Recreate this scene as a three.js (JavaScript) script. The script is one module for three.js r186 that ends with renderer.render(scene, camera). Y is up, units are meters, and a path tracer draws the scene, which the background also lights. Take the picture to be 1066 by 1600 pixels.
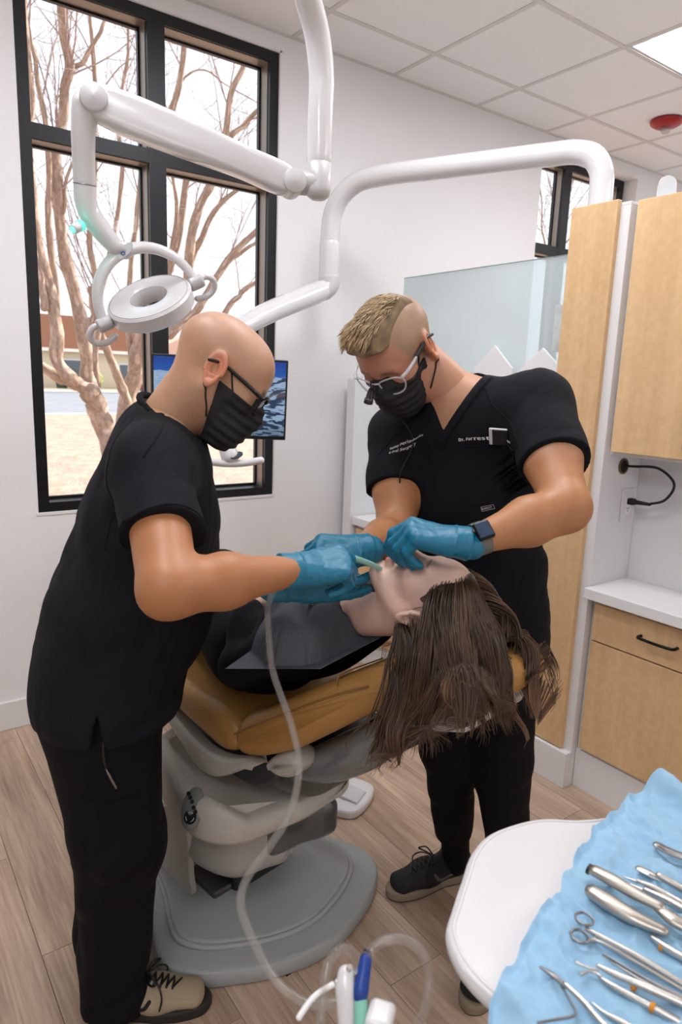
import * as THREE from 'three';
import { RoundedBoxGeometry } from 'three/addons/geometries/RoundedBoxGeometry.js';
import { mergeGeometries, mergeVertices, toCreasedNormals } from 'three/addons/utils/BufferGeometryUtils.js';
import { RectAreaLightUniformsLib } from 'three/addons/lights/RectAreaLightUniformsLib.js';

// ---------------------------------------------------------------- camera, sky, sun, lamps, exposure
const scene = new THREE.Scene();
const camera = new THREE.PerspectiveCamera(73.72, 1066 / 1600, 0.05, 400);
camera.position.set(0, 1.535, 0);
camera.quaternion.setFromRotationMatrix(new THREE.Matrix4().makeBasis(
  new THREE.Vector3(0.81204, 0.03530, 0.58253), new THREE.Vector3(0.08459, 0.98051, -0.17732), new THREE.Vector3(-0.57744, 0.19327, 0.79323)));
camera.focus = 1.75; camera.userData.fStop = 5.6;
const renderer = new THREE.WebGLRenderer({ antialias: true });
renderer.toneMapping = THREE.LinearToneMapping;
renderer.toneMappingExposure = 1.1;
renderer.shadowMap.enabled = true;
RectAreaLightUniformsLib.init();
const SKY = 1.35, SUN = 8.5, PANEL = 14;
{ // air only: pale at the horizon, a little bluer towards the zenith, the same all the way round
  const w = 8, h = 64, px = new Float32Array(w * h * 4);
  for (let j = 0; j < h; j++) {
    const el = Math.max(0, (j + 0.5) / h * 2 - 1), k = Math.pow(el, 0.55);
    for (let i = 0; i < w; i++) px.set([0.97 - 0.28 * k, 0.98 - 0.18 * k, 1.0 - 0.02 * k, 1], (j * w + i) * 4);
  }
  const t = new THREE.DataTexture(px, w, h, THREE.RGBAFormat, THREE.FloatType);
  t.mapping = THREE.EquirectangularReflectionMapping; t.magFilter = THREE.LinearFilter; t.needsUpdate = true;
  scene.background = t; scene.backgroundIntensity = SKY;
}
const sun = new THREE.DirectionalLight(new THREE.Color().setRGB(1, 0.93, 0.82), SUN);
sun.position.set(34, 27, 6); sun.target.position.set(4, 0, -18); sun.castShadow = true;
sun.position.copy(sun.target.position).add(new THREE.Vector3(30, 27, 1.4));
Object.assign(sun.shadow.camera, { left: -60, right: 60, top: 60, bottom: -60, near: 1, far: 200 }); sun.shadow.mapSize.set(4096, 4096);
scene.add(sun, sun.target);

// ---------------------------------------------------------------- helpers
const V = (x, y, z) => new THREE.Vector3(x, y, z);
const rng = (s) => () => { s |= 0; s = s + 0x6D2B79F5 | 0; let t = Math.imul(s ^ s >>> 15, 1 | s); t = t + Math.imul(t ^ t >>> 7, 61 | t) ^ t; return ((t ^ t >>> 14) >>> 0) / 4294967296; };
const lerp = (a, b, t) => a + (b - a) * t, clamp = (x, a = 0, b = 1) => x < a ? a : x > b ? b : x;
const smooth = (a, b, x) => { const t = clamp((x - a) / (b - a)); return t * t * (3 - 2 * t); };
const hash3 = (x, y, z) => { let h = Math.imul(x, 374761393) + Math.imul(y, 668265263) + Math.imul(z, 2147483647 ^ 0x2c1b3c6d) | 0; h = Math.imul(h ^ h >>> 13, 1274126177); return ((h ^ h >>> 16) >>> 0) / 4294967296; };
function vnoise(x, y, z = 0) { // value noise, -1..1
  const i = Math.floor(x), j = Math.floor(y), k = Math.floor(z), f = x - i, g = y - j, h = z - k;
  const u = f * f * (3 - 2 * f), v = g * g * (3 - 2 * g), w = h * h * (3 - 2 * h);
  const q = (a, b, c) => hash3(i + a, j + b, k + c);
  return 2 * lerp(lerp(lerp(q(0, 0, 0), q(1, 0, 0), u), lerp(q(0, 1, 0), q(1, 1, 0), u), v), lerp(lerp(q(0, 0, 1), q(1, 0, 1), u), lerp(q(0, 1, 1), q(1, 1, 1), u), v), w) - 1;
}
const fbm = (x, y, z = 0, n = 4) => { let s = 0, a = 0.5; for (let i = 0; i < n; i++) { s += a * vnoise(x, y, z); x = x * 2.03 + 17; y = y * 2.03 + 5; z = z * 2.03 + 9; a *= 0.5; } return s; };
function pnoise(x, y, px, py) { // value noise that repeats, for textures
  const i = Math.floor(x), j = Math.floor(y), f = x - i, g = y - j, u = f * f * (3 - 2 * f), v = g * g * (3 - 2 * g);
  const m = (a, b) => ((a % b) + b) % b, q = (a, b) => hash3(m(i + a, px), m(j + b, py), 7);
  return 2 * lerp(lerp(q(0, 0), q(1, 0), u), lerp(q(0, 1), q(1, 1), u), v) - 1;
}
function texture(w, h, fn, { srgb = true, repeat = [1, 1] } = {}) {
  const d = new Uint8Array(w * h * 4);
  for (let y = 0; y < h; y++) for (let x = 0; x < w; x++) { const c = fn(x / w, y / h), o = (y * w + x) * 4; for (let k = 0; k < 3; k++) d[o + k] = clamp(c[k], 0, 1) * 255; d[o + 3] = 255; }
  const t = new THREE.DataTexture(d, w, h); t.wrapS = t.wrapT = THREE.RepeatWrapping; t.magFilter = THREE.LinearFilter; t.minFilter = THREE.LinearMipmapLinearFilter; t.generateMipmaps = true;
  if (srgb) t.colorSpace = THREE.SRGBColorSpace; t.repeat.set(...repeat); t.needsUpdate = true; return t;
}
const M = (color, o = {}) => { const m = new THREE.MeshPhysicalMaterial({ roughness: 0.6, metalness: 0, ...o }); if (color !== null) m.color.set(color); return m; };
const taken = {};
function numbered(n) { const k = taken[n] = (taken[n] ?? -1) + 1; return k ? n + '_' + String(k).padStart(3, '0') : n; }
function flat(gs) {
  gs = (Array.isArray(gs) ? gs : [gs]).map((g) => { g = g.index ? g.toNonIndexed() : g; return g; });
  if (gs.length === 1) return gs[0];
  const keep = ['position', 'normal', 'uv'], color = gs.every((g) => g.attributes.color);
  for (const g of gs) { if (!g.attributes.uv) g.setAttribute('uv', new THREE.BufferAttribute(new Float32Array(g.attributes.position.count * 2), 2)); for (const a of Object.keys(g.attributes)) if (!keep.includes(a) && !(color && a === 'color')) g.deleteAttribute(a); }
  return mergeGeometries(gs);
}
function obj(name, gs, mat, parent = scene) {
  const m = new THREE.Mesh(Array.isArray(gs) ? flat(gs) : gs, mat); m.name = parent === scene ? numbered(name) : name; m.castShadow = m.receiveShadow = true; parent.add(m); return m;
}
function tag(o, label, category, group, kind) { o.userData = { label, category }; if (group) o.userData.group = group; if (kind) o.userData.kind = kind; return o; }
function thing(name, label, category, pos = [0, 0, 0], turn = 0, group) {
  const o = new THREE.Group(); o.name = numbered(name); o.position.set(...pos); o.rotation.y = turn; scene.add(o); return tag(o, label, category, group);
}
function struct(name, gs, mat, label, parent = scene) { const m = obj(name, gs, mat, parent); if (parent === scene) { m.userData.kind = 'structure'; if (label) { m.userData.label = label; } } return m; }
// boxes with uv in metres: [x0,x1] [y0,y1] [z0,z1]
function box(x0, x1, y0, y1, z0, z1, r = 0, uvo = [0, 0]) {
  const w = x1 - x0, h = y1 - y0, d = z1 - z0;
  const g = (r > 0 ? new RoundedBoxGeometry(w, h, d, 2, Math.min(r, w / 2.01, h / 2.01, d / 2.01)) : new THREE.BoxGeometry(w, h, d));
  g.translate((x0 + x1) / 2, (y0 + y1) / 2, (z0 + z1) / 2);
  const p = g.attributes.position, n = g.attributes.normal, uv = g.attributes.uv;
  for (let i = 0; i < p.count; i++) {
    const ax = Math.abs(n.getX(i)), ay = Math.abs(n.getY(i)), az = Math.abs(n.getZ(i));
    if (ax >= ay && ax >= az) uv.setXY(i, p.getZ(i) + uvo[0], p.getY(i) + uvo[1]);
    else if (ay >= az) uv.setXY(i, p.getX(i) + uvo[0], p.getZ(i) + uvo[1]); else uv.setXY(i, p.getX(i) + uvo[0], p.getY(i) + uvo[1]);
  }
  return g;
}
// a swept tube through points with a radius each (or one), rounded ends; flatten squashes the section along the frame's second axis
function sweep(pts, radii, sides = 10, { cap = true, smoothN = 0, flatten = 1, up = null, closed = false } = {}) {
  pts = pts.map((p) => p.isVector3 ? p.clone() : V(...p));
  let rad = pts.map((_, i) => Array.isArray(radii) ? radii[i] : radii);
  if (smoothN) {
    const c = new THREE.CatmullRomCurve3(pts, closed, 'centripetal'), n = smoothN, P = [], R = [];
    for (let i = 0; i <= n; i++) { const t = i / n; P.push(c.getPoint(t)); const u = t * (closed ? pts.length : pts.length - 1), k = Math.min(pts.length - 1, Math.floor(u)); R.push(lerp(rad[k], rad[(k + 1) % pts.length] ?? rad[k], u - k)); }
    pts = P; rad = R;
  }
  const n = pts.length, T = pts.map((_, i) => (closed ? pts[(i + 1) % (n - 1)].clone().sub(pts[(i - 1 + n - 1) % (n - 1)]) : pts[Math.min(n - 1, i + 1)].clone().sub(pts[Math.max(0, i - 1)])).normalize());
  let N = up ? V(...up) : (Math.abs(T[0].y) < 0.9 ? V(0, 1, 0) : V(1, 0, 0)); N.addScaledVector(T[0], -N.dot(T[0])).normalize();
  const rings = [], ring = (c, t, nn, r) => { const b = new THREE.Vector3().crossVectors(t, nn); const o = []; for (let k = 0; k < sides; k++) { const a = k / sides * Math.PI * 2; o.push(c.clone().addScaledVector(nn, Math.cos(a) * r * flatten).addScaledVector(b, Math.sin(a) * r)); } rings.push(o); };
  const capRing = (i, s) => { for (const q of (s < 0 ? [0.0, 0.5, 0.85] : [0.85, 0.5, 0.0])) { const c = pts[i].clone().addScaledVector(T[i], s * rad[i] * Math.sqrt(1 - q * q) * 0.9); ring(c, T[i], Nn[i], Math.max(rad[i] * q, 1e-5)); } };
  const Nn = []; for (let i = 0; i < n; i++) { if (i) N = N.clone().addScaledVector(T[i], -N.dot(T[i])).normalize(); if (up) { N = V(...up); N.addScaledVector(T[i], -N.dot(T[i])).normalize(); } Nn.push(N.clone()); }
  if (cap && !closed) capRing(0, -1);
  for (let i = 0; i < n; i++) ring(pts[i], T[i], Nn[i], rad[i]);
  if (cap && !closed) capRing(n - 1, 1);
  const pos = new Float32Array(rings.length * (sides + 1) * 3), uv = new Float32Array(rings.length * (sides + 1) * 2), idx = []; let len = 0;
  for (let i = 0; i < rings.length; i++) {
    if (i) len += rings[i][0].distanceTo(rings[i - 1][0]);
    for (let k = 0; k <= sides; k++) { const v = rings[i][k % sides], o = i * (sides + 1) + k; pos.set([v.x, v.y, v.z], o * 3); uv.set([k / sides, len], o * 2); if (i && k < sides) { const a = o - sides - 1; idx.push(a, o + 1, o, a, a + 1, o + 1); } }
  }
  const g = new THREE.BufferGeometry(); g.setAttribute('position', new THREE.BufferAttribute(pos, 3)); g.setAttribute('uv', new THREE.BufferAttribute(uv, 2)); g.setIndex(idx); g.computeVertexNormals();
  const nn = g.attributes.normal; for (let i = 0; i < rings.length; i++) { const a = i * (sides + 1), b = a + sides, s = V(nn.getX(a) + nn.getX(b), nn.getY(a) + nn.getY(b), nn.getZ(a) + nn.getZ(b)).normalize(); nn.setXYZ(a, s.x, s.y, s.z); nn.setXYZ(b, s.x, s.y, s.z); }
  return g;
}
const lathe = (profile, seg = 32) => new THREE.LatheGeometry(profile.map(([r, y]) => new THREE.Vector2(Math.max(r, 1e-5), y)), seg);
// put a geometry that was built around the origin (its y axis = axis) at a place
function aim(g, at, axis, roll = 0) { const q = new THREE.Quaternion().setFromUnitVectors(V(0, 1, 0), axis.clone().normalize()); if (roll) g.rotateY(roll); g.applyQuaternion(q); g.translate(at.x, at.y, at.z); return g; }
function place(g, o, X, Y, Z) { g.applyMatrix4(new THREE.Matrix4().makeBasis(X, Y, Z).setPosition(o)); return g; }
const shapeOf = (pts, holes = []) => { const s = new THREE.Shape(pts.map((p) => new THREE.Vector2(...p))); for (const h of holes) s.holes.push(new THREE.Path(h.map((p) => new THREE.Vector2(...p)))); return s; };
const slab = (pts, depth, bevel = 0, holes = [], seg = 2) => new THREE.ExtrudeGeometry(shapeOf(pts, holes), { depth: depth - 2 * bevel, bevelEnabled: bevel > 0, bevelThickness: bevel, bevelSize: bevel, bevelOffset: -bevel, bevelSegments: seg, curveSegments: 8 }).translate(0, 0, bevel);
const curve2 = (pts, n, closed = true) => new THREE.CatmullRomCurve3(pts.map(([x, y]) => V(x, y, 0)), closed, 'centripetal').getPoints(n).slice(0, closed ? -1 : undefined).map((p) => [p.x, p.y]);

// ---------------------------------------------------------------- materials
const maple = (seed, tint) => {
  const t = texture(256, 1024, (u, v) => {
    const a = pnoise(u * 24 + 2 * pnoise(u * 3, v * 4, 3, 4), v * 3, 24, 3), b = pnoise(u * 90, v * 10, 90, 10), c = pnoise(u * 5 + seed, v * 2, 5, 2), e = pnoise(u * 40, v * 120, 40, 120);
    const k = 0.02 * a + 0.010 * b + 0.03 * c + 0.018 * e; return [tint[0] + k, tint[1] + k * 1.05, tint[2] + k * 1.1];
  });
  t.repeat.set(1 / 0.55, 1 / 1.9); return M(null, { map: t, roughness: 0.42, clearcoat: 0.15, clearcoatRoughness: 0.35 });
};
const MAT = {
  wall: M(null, { color: new THREE.Color().setRGB(0.86, 0.85, 0.855), roughness: 0.92, bumpScale: 0.0006, bumpMap: texture(256, 256, (u, v) => { const n = 0.5 + 0.3 * pnoise(u * 64, v * 64, 64, 64) + 0.2 * pnoise(u * 128, v * 128, 128, 128); return [n, n, n]; }, { srgb: false, repeat: [4, 4] }) }),
  trimWhite: M('#e9e7e6', { roughness: 0.5 }), laminate: M('#ecebec', { roughness: 0.42 }), counter: M('#f1f0f1', { roughness: 0.28 }),
  tile: M(null, { color: new THREE.Color().setRGB(0.90, 0.885, 0.885), roughness: 0.95, bumpScale: 0.0012, bumpMap: texture(256, 256, (u, v) => { const n = 0.5 + 0.5 * pnoise(u * 110, v * 110, 110, 110) * pnoise(u * 33, v * 33, 33, 33); return [n, n, n]; }, { srgb: false, repeat: [2, 2] }) }),
  grid: M('#d8d4d1', { roughness: 0.5 }),
  maple: maple(0.3, [0.885, 0.735, 0.55]), maple2: maple(1.7, [0.90, 0.75, 0.565]),
  frame: M('#17191d', { roughness: 0.38, metalness: 0.3 }), frameIn: M('#8d8379', { roughness: 0.4, metalness: 0.5 }),
  black: M('#0b0b0c', { roughness: 0.4 }), blackMetal: M('#121214', { roughness: 0.35, metalness: 0.6 }), rubber: M('#141414', { roughness: 0.7 }),
  enamel: M('#dcdadb', { roughness: 0.22, clearcoat: 0.5, clearcoatRoughness: 0.12 }), enamel2: M('#cccacb', { roughness: 0.3, clearcoat: 0.3 }),
  steel: M('#c3c1bd', { roughness: 0.24, metalness: 1 }), steelDark: M('#8a8a8c', { roughness: 0.3, metalness: 1 }),
  glass: M('#ffffff', { transmission: 1, thickness: 0, roughness: 0.0, ior: 1.18 }),
};
// ---------------------------------------------------------------- the room
const RX0 = -2.2, RX1 = 6.0, RZ0 = -3.005, RZ1 = 2.4, H = 3.05, WT = 0.2;
// window wall with two openings
{
  const W1 = [0.622, 1.748, 0.934, 2.976], W2 = [3.63, 4.66, 0.934, 2.976], z0 = RZ0 - WT, z1 = RZ0, g = [];
  let x = RX0 - WT;
  for (const [a, b, c, d] of [W1, W2]) { g.push(box(x, a, 0, H, z0, z1), box(a, b, 0, c, z0, z1), box(a, b, d, H, z0, z1)); x = b; }
  g.push(box(x, RX1 + WT, 0, H, z0, z1));
  struct('wall_back', g, MAT.wall, 'white painted wall with black framed windows');
  struct('wall_right', box(RX1, RX1 + WT, 0, H, RZ0, RZ1 + WT), MAT.wall); struct('wall_left', box(RX0 - WT, RX0, 0, H, RZ0, RZ1 + WT), MAT.wall);
  struct('wall_front', box(RX0, RX1, 0, H, RZ1, RZ1 + WT), MAT.wall);
  struct('baseboard_back', box(RX0, 2.10, 0, 0.128, RZ0, RZ0 + 0.014, 0.004), MAT.trimWhite, 'white baseboard under the window');
  struct('baseboard_left', box(RX0, RX0 + 0.014, 0, 0.128, RZ0 + 0.014, RZ1, 0.004), MAT.trimWhite);
  // windows: black aluminium, panes set back
  const win = (n, x0, x1, y0, y1, mx0, mx1, ty0, ty1, zf, depth, label) => {
    const fw = 0.045, w = struct('window_' + n, [box(x0, x0 + fw, y0, y1, zf - depth, zf), box(x1 - fw, x1, y0, y1, zf - depth, zf), box(x0 + fw, x1 - fw, y1 - fw, y1, zf - depth, zf), box(x0 + fw, x1 - fw, y0, y0 + 0.04, zf - depth, zf)], MAT.frame, label);
    struct('mullion', box(mx0, mx1, y0 + 0.04, y1 - fw, zf - depth, zf - 0.001), MAT.frame, null, w);
    for (const [a, b] of [[x0 + fw, mx0], [mx1, x1 - fw]]) {
      struct('transom', box(a, b, ty0, ty1, zf - depth, zf - 0.002), MAT.frame, null, w);
      for (const [c, d] of [[y0 + 0.04, ty0], [ty1, y1 - fw]]) {
        struct('pane', box(a, b, c, d, zf - depth * 0.80, zf - depth * 0.80 + 0.006), MAT.glass, null, w);
        const t = 0.011, q = zf - depth * 0.72;
        struct('glazing_bead', [box(a, a + t, c, d, q - 0.02, q), box(b - t, b, c, d, q - 0.02, q), box(a + t, b - t, d - t, d, q - 0.02, q), box(a + t, b - t, c, c + t, q - 0.02, q)], MAT.black, null, w);
        // the bright anodised soffit under each head rail
        struct('soffit_liner', box(a + 0.001, b - 0.001, d - 0.003, d - 0.0005, q + 0.002, zf - 0.012), MAT.frameIn, null, w);
        struct('jamb_liner', box(b - 0.003, b - 0.0005, c + 0.001, d - 0.004, q + 0.002, zf - 0.022), MAT.frameIn, null, w);
      }
    }
    return w;
  };
  win(1, 0.622, 1.748, 0.934, 2.976, 1.128, 1.203, 2.392, 2.448, RZ0 - 0.004, 0.115, 'black framed four pane window behind the two clinicians');
  win(2, 3.53, 4.655, 0.934, 2.976, 3.99, 4.065, 2.385, 2.445, RZ0 - 0.10, 0.09, 'black framed window behind the tall maple panel');
  struct('trim_1', [box(1.749, 1.758, 0.925, 2.985, RZ0, RZ0 + 0.004), box(0.613, 1.758, 2.977, 2.986, RZ0, RZ0 + 0.004), box(0.613, 1.758, 0.922, 0.933, RZ0, RZ0 + 0.004)], MAT.trimWhite);
}
// floor: vinyl planks, 179 mm wide, along z
{
  const f = struct('floor', box(RX0 - WT, RX1 + WT, -0.2, -0.012, RZ0 - WT, RZ1 + WT), M('#4a4038', { roughness: 0.9 }), 'wood look vinyl plank floor');
  const mats = [0, 1, 2, 3].map((s) => {
    const base = [[0.755, 0.655, 0.57], [0.725, 0.625, 0.54], [0.775, 0.675, 0.59], [0.705, 0.605, 0.52]][s];
    const fn = (u, v) => {
      const warp = 1.6 * pnoise(u * 2, v * 5 + s, 2, 5), a = pnoise(u * 14 + warp, v * 3, 14, 3), b = pnoise(u * 60, v * 9, 60, 9), c = pnoise(u * 3, v * 4, 3, 4), e = pnoise(u * 110, v * 24, 110, 24), sc = Math.max(0, pnoise(u * 5, v * 60, 5, 60)) * Math.max(0, pnoise(u * 2, v * 7, 2, 7));
      return [a, b, c, e, sc];
    };
    const map = texture(256, 1024, (u, v) => { const [a, b, c, e, sc] = fn(u, v), k = 0.05 * a + 0.045 * b + 0.06 * c + 0.035 * e - 0.06 * sc; return [base[0] + k, base[1] + k, base[2] + k * 0.95]; });
    const bm = texture(256, 1024, (u, v) => { const [a, b, , e] = fn(u, v), n = 0.5 + 0.2 * b + 0.25 * e + 0.1 * a; return [n, n, n]; }, { srgb: false });
    map.repeat.set(1 / 0.36, 1 / 1.3); bm.repeat.set(1 / 0.36, 1 / 1.3);
    return M(null, { map, bumpMap: bm, bumpScale: 0.0005, roughness: 0.46 });
  });
  const r = rng(11), PW = 0.179, L = 1.22;
  for (let i = -14; 0.302 + i * PW < 2.9; i++) {
    const x0 = 0.302 + i * PW, off = ((i * 0.37 + (i === 0 ? 0 : 0)) % 1 + 1) % 1 * L;
    for (let z = -1.693 + off - 3 * L; z < RZ1; z += L) {
      const a = Math.max(z, RZ0), b = Math.min(z + L, RZ1); if (b - a < 0.02 || x0 < RX0) continue;
      obj('plank', box(x0 + 0.0005, x0 + PW - 0.0005, -0.012, 0, a + 0.0006, b - 0.0006, 0.0012, [r() * 3, r() * 5]), mats[Math.floor(r() * 4)], f);
    }
  }
  obj('plank_field', box(2.98, RX1, -0.012, 0, RZ0, RZ1), mats[0], f);
}
// ceiling: 605 mm lay-in tiles on a white T grid, with recessed light panels
const GX = 2.414, GZ = -2.085, GP = 0.605;
const PANELS = [[3.019, -2.085, 2, 'above the tall maple cabinet'], [-0.006, -2.085, 2, 'over the assistant, above the photo'], [1.204, -2.085, 2, 'over the blond person, above the photo'], [-1.216, -0.27, 2, 'far left behind the camera'], [-1.216, 1.545, 1, 'behind the camera near the back wall'], [2.414, 0.94, 2, 'behind the camera over the cabinet end'], [4.834, -2.085, 2, 'in the next room bay by the window'], [3.624, 0.335, 2, 'far right behind the cabinets']];
{
  const c = struct('ceiling', box(RX0 - WT, RX1 + WT, H + 0.12, H + 0.3, RZ0 - WT, RZ1 + WT), MAT.wall, 'white suspended ceiling of square tiles');
  const inPanel = (x, z) => PANELS.some(([a, b, n]) => x > a && x < a + GP && z > b && z < b + GP * n);
  const tiles = []; let n = 0;
  for (let i = -8; i < 6; i++) for (let k = -2; k < 8; k++) {
    let x0 = GX + i * GP, x1 = x0 + GP, z0 = GZ + k * GP, z1 = z0 + GP; if (inPanel(x0 + 0.3, z0 + 0.3)) continue;
    x0 = Math.max(x0, RX0); x1 = Math.min(x1, RX1); z0 = Math.max(z0, RZ0); z1 = Math.min(z1, RZ1); if (x1 - x0 < 0.03 || z1 - z0 < 0.03) continue;
    obj('ceiling_tile', box(x0 + 0.008, x1 - 0.008, H + 0.003, H + 0.018, z0 + 0.008, z1 - 0.008, 0.002, [i * 0.37, k * 0.53]), MAT.tile, c); n++;
  }
  for (let i = -8; i < 7; i++) { const x = GX + i * GP; if (x > RX0 && x < RX1) obj('grid_bar', box(x - 0.012, x + 0.012, H, H + 0.0035, RZ0, RZ1), MAT.grid, c); }
  for (let k = -2; k < 9; k++) { const z = GZ + k * GP; if (z > RZ0 && z < RZ1) obj('grid_bar', box(RX0, RX1, H - 0.0006, H + 0.0029, z - 0.012, z + 0.012), MAT.grid, c); }
  obj('edge_angle', [box(RX0, RX1, H - 0.001, H + 0.003, RZ0, RZ0 + 0.022), box(RX0, RX0 + 0.022, H - 0.001, H + 0.003, RZ0, RZ1)], MAT.grid, c);
}
PANELS.forEach(([x, z, n, where]) => {
  const w = GP, d = GP * n, t = thing('ceiling_light', 'recessed ceiling light panel ' + where, 'ceiling light', [x + w / 2, H, z + d / 2], 0, 'recessed ceiling lights');
  const a = w / 2 - 0.014, b = d / 2 - 0.014;
  obj('housing', [box(-a, a, 0.09, 0.1, -b, b), box(-a, -a + 0.01, 0.004, 0.09, -b, b), box(a - 0.01, a, 0.004, 0.09, -b, b), box(-a, a, 0.004, 0.09, -b, -b + 0.01), box(-a, a, 0.004, 0.09, b - 0.01, b)], MAT.trimWhite, t);
  const glow = M('#ffffff', { emissive: new THREE.Color().setRGB(1, 0.97, 0.94), emissiveIntensity: 1.6, roughness: 0.5 });
  obj('diffuser', box(-a * 0.62, a * 0.62, 0.05, 0.056, -b + 0.03, b - 0.03), glow, t);
  for (const s of [-1, 1]) obj('side_reflector', box(s > 0 ? a * 0.62 : -a + 0.011, s > 0 ? a - 0.011 : -a * 0.62, 0.06, 0.066, -b + 0.012, b - 0.012), MAT.trimWhite, t);
  const l = new THREE.RectAreaLight(new THREE.Color().setRGB(0.965, 0.985, 1.03), PANEL, a * 1.24, 2 * b - 0.06); l.position.set(0, 0.045, 0); l.lookAt(0, -1, 0); l.rotation.set(-Math.PI / 2, 0, 0); t.add(l);
});
{ // red fire alarm
  const t = thing('fire_alarm', 'round red fire alarm strobe on the ceiling tile', 'alarm', [3.978, H, -2.422]);
  obj('body', lathe([[0, 0], [0.088, 0], [0.09, -0.008], [0.083, -0.022], [0.06, -0.036], [0.03, -0.042], [0, -0.043]].reverse(), 40), M('#a31a1c', { roughness: 0.35 }), t);
  obj('strobe_lens', lathe([[0, -0.041], [0.028, -0.041], [0.026, -0.06], [0.016, -0.07], [0, -0.072]].reverse(), 24), M('#e8e4e2', { roughness: 0.08, transmission: 0.6, thickness: 0 }), t);
}
// ---------------------------------------------------------------- cabinets
const FX = 2.15;
function handle(parent, x, y, z, len, axis) { // black arched pull, feet towards +x
  const e = axis === 'z' ? (s) => [0, 0, s * len / 2] : (s) => [0, s * len / 2, 0], p = (s, o) => V(x - o, y, z).add(V(...e(s)));
  return obj('handle', sweep([p(-1, 0), p(-1, 0.022), p(-0.9, 0.03), p(0.9, 0.03), p(1, 0.022), p(1, 0)], 0.0055, 8, { smoothN: 30 }), MAT.blackMetal, parent);
}
{
  const t = thing('tall_cabinet', 'tall narrow maple fronted cabinet column with white side, between counter and glass screen', 'cabinet', [0, 0, 0]);
  obj('carcass', [box(FX + 0.02, 2.62, 0.0, 2.132, -1.625, -1.412, 0.002)], MAT.laminate, t);
  obj('front_panel', box(FX, FX + 0.022, 0.15, 2.15, -1.632, -1.448, 0.003), MAT.maple, t);
  obj('kick_panel', [box(FX - 0.012, FX + 0.02, 0, 0.145, -1.70, -1.412, 0.002), box(FX + 0.004, FX + 0.03, 0, 0.146, -1.72, -1.70)], MAT.laminate, t);
  obj('top_cap', box(FX + 0.02, 2.62, 2.132, 2.142, -1.632, -1.412, 0.002), MAT.laminate, t);
}
{
  const zN = 0.4, t = thing('base_cabinet', 'maple base cabinet with drawer and door under the white counter', 'cabinet');
  obj('carcass', box(2.205, 2.60, 0.10, 0.772, -1.41, zN), MAT.laminate, t);
  obj('toe_kick', box(2.197, 2.215, 0, 0.155, -1.41, zN), MAT.laminate, t);
  for (let i = 0; i < 3; i++) {
    const a = -1.392 + i * 0.6, b = a + 0.594;
    const d = obj('drawer', box(2.185, 2.205, 0.612, 0.752, a, b, 0.002, [i * 0.3, 0.4]), i % 2 ? MAT.maple : MAT.maple2, t); handle(d, 2.186, 0.69, (a + b) / 2 - 0.04, 0.13, 'z');
    obj('door', box(2.185, 2.205, 0.17, 0.606, a, b, 0.002, [i * 0.3, 0]), i % 2 ? MAT.maple2 : MAT.maple, t);
  }
  const c = obj('counter_worktop', box(2.138, 2.60, 0.774, 0.814, -1.411, zN, 0.003), MAT.counter); tag(c, 'white counter slab in the niche below the wall cabinet', 'worktop');
  const s = obj('niche_back_panel', box(2.41, 2.60, 0.8145, 1.305, -1.411, zN, 0), MAT.laminate); tag(s, 'white back panel of the counter niche', 'panel');
  const u = thing('wall_cabinet', 'maple door wall cabinet above the counter niche', 'cabinet');
  obj('carcass', box(2.203, 2.60, 1.300, 2.136, -1.411, zN, 0.002), MAT.laminate, u);
  for (let i = 0; i < 3; i++) {
    const a = -1.396 + i * 0.45, b = a + 0.446, d = obj('door', box(2.182, 2.202, 1.312, 2.142, a, b, 0.002, [0.2 + i * 0.4, i * 0.7]), MAT.maple2, u);
    handle(d, 2.183, 1.40, i % 2 ? a + 0.03 : a + 0.275, 0.12, 'y');
  }
}
{ // outlet and cable on the white side of the tall cabinet
  const t = thing('wall_outlet', 'white power outlet plate on the white niche side', 'outlet', [2.345, 1.105, -1.411]);
  obj('plate', box(-0.036, 0.036, -0.062, 0.062, 0, 0.006, 0.003), MAT.trimWhite, t);
  obj('receptacle', box(-0.017, 0.017, -0.035, 0.035, 0.006, 0.009, 0.002), M('#f4f3f2', { roughness: 0.35 }), t);
  const s = M('#2a2a2c'); for (const [x, y, w, h] of [[-0.006, -0.012, 0.003, 0.008], [0.006, -0.012, 0.003, 0.008], [0, -0.022, 0.004, 0.004]]) obj('socket_slot', box(x - w / 2, x + w / 2, y - h / 2, y + h / 2, 0.0088, 0.0094), s, t);
  const c = thing('power_cable', 'black power cable looping from a hole in the white panel to the outlet', 'cable', [2.345, 1.105, -1.411]);
  obj('cord', sweep([[-0.045, 0.148, -0.02], [-0.035, 0.15, 0.03], [0.0, 0.15, 0.11], [0.015, 0.10, 0.165], [0.012, 0.04, 0.14], [0.004, 0.016, 0.085]], 0.0046, 8, { smoothN: 40 }), MAT.rubber, c);
  obj('plug', [sweep([[0.004, 0.016, 0.09], [0.002, 0.016, 0.05], [0, 0.016, 0.03]], [0.0055, 0.008, 0.010], 10, { smoothN: 8 }), box(-0.012, 0.012, 0.004, 0.028, 0.009, 0.034, 0.005)], MAT.rubber, c);
  const g = obj('cable_grommet', aim(new THREE.TorusGeometry(0.026, 0.004, 10, 28).rotateX(Math.PI / 2), V(2.297, 1.253, -1.409), V(0, 0, 1)), M('#6b5a3c', { roughness: 0.4, metalness: 0.4 })); tag(g, 'bronze cable grommet ring in the white niche side', 'grommet');
  const hole = obj('grommet_hole', aim(new THREE.CylinderGeometry(0.024, 0.024, 0.002, 24), V(2.297, 1.253, -1.4105), V(0, 0, 1)), M('#0c0a08')); g.attach(hole); hole.name = 'hole';
}
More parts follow.
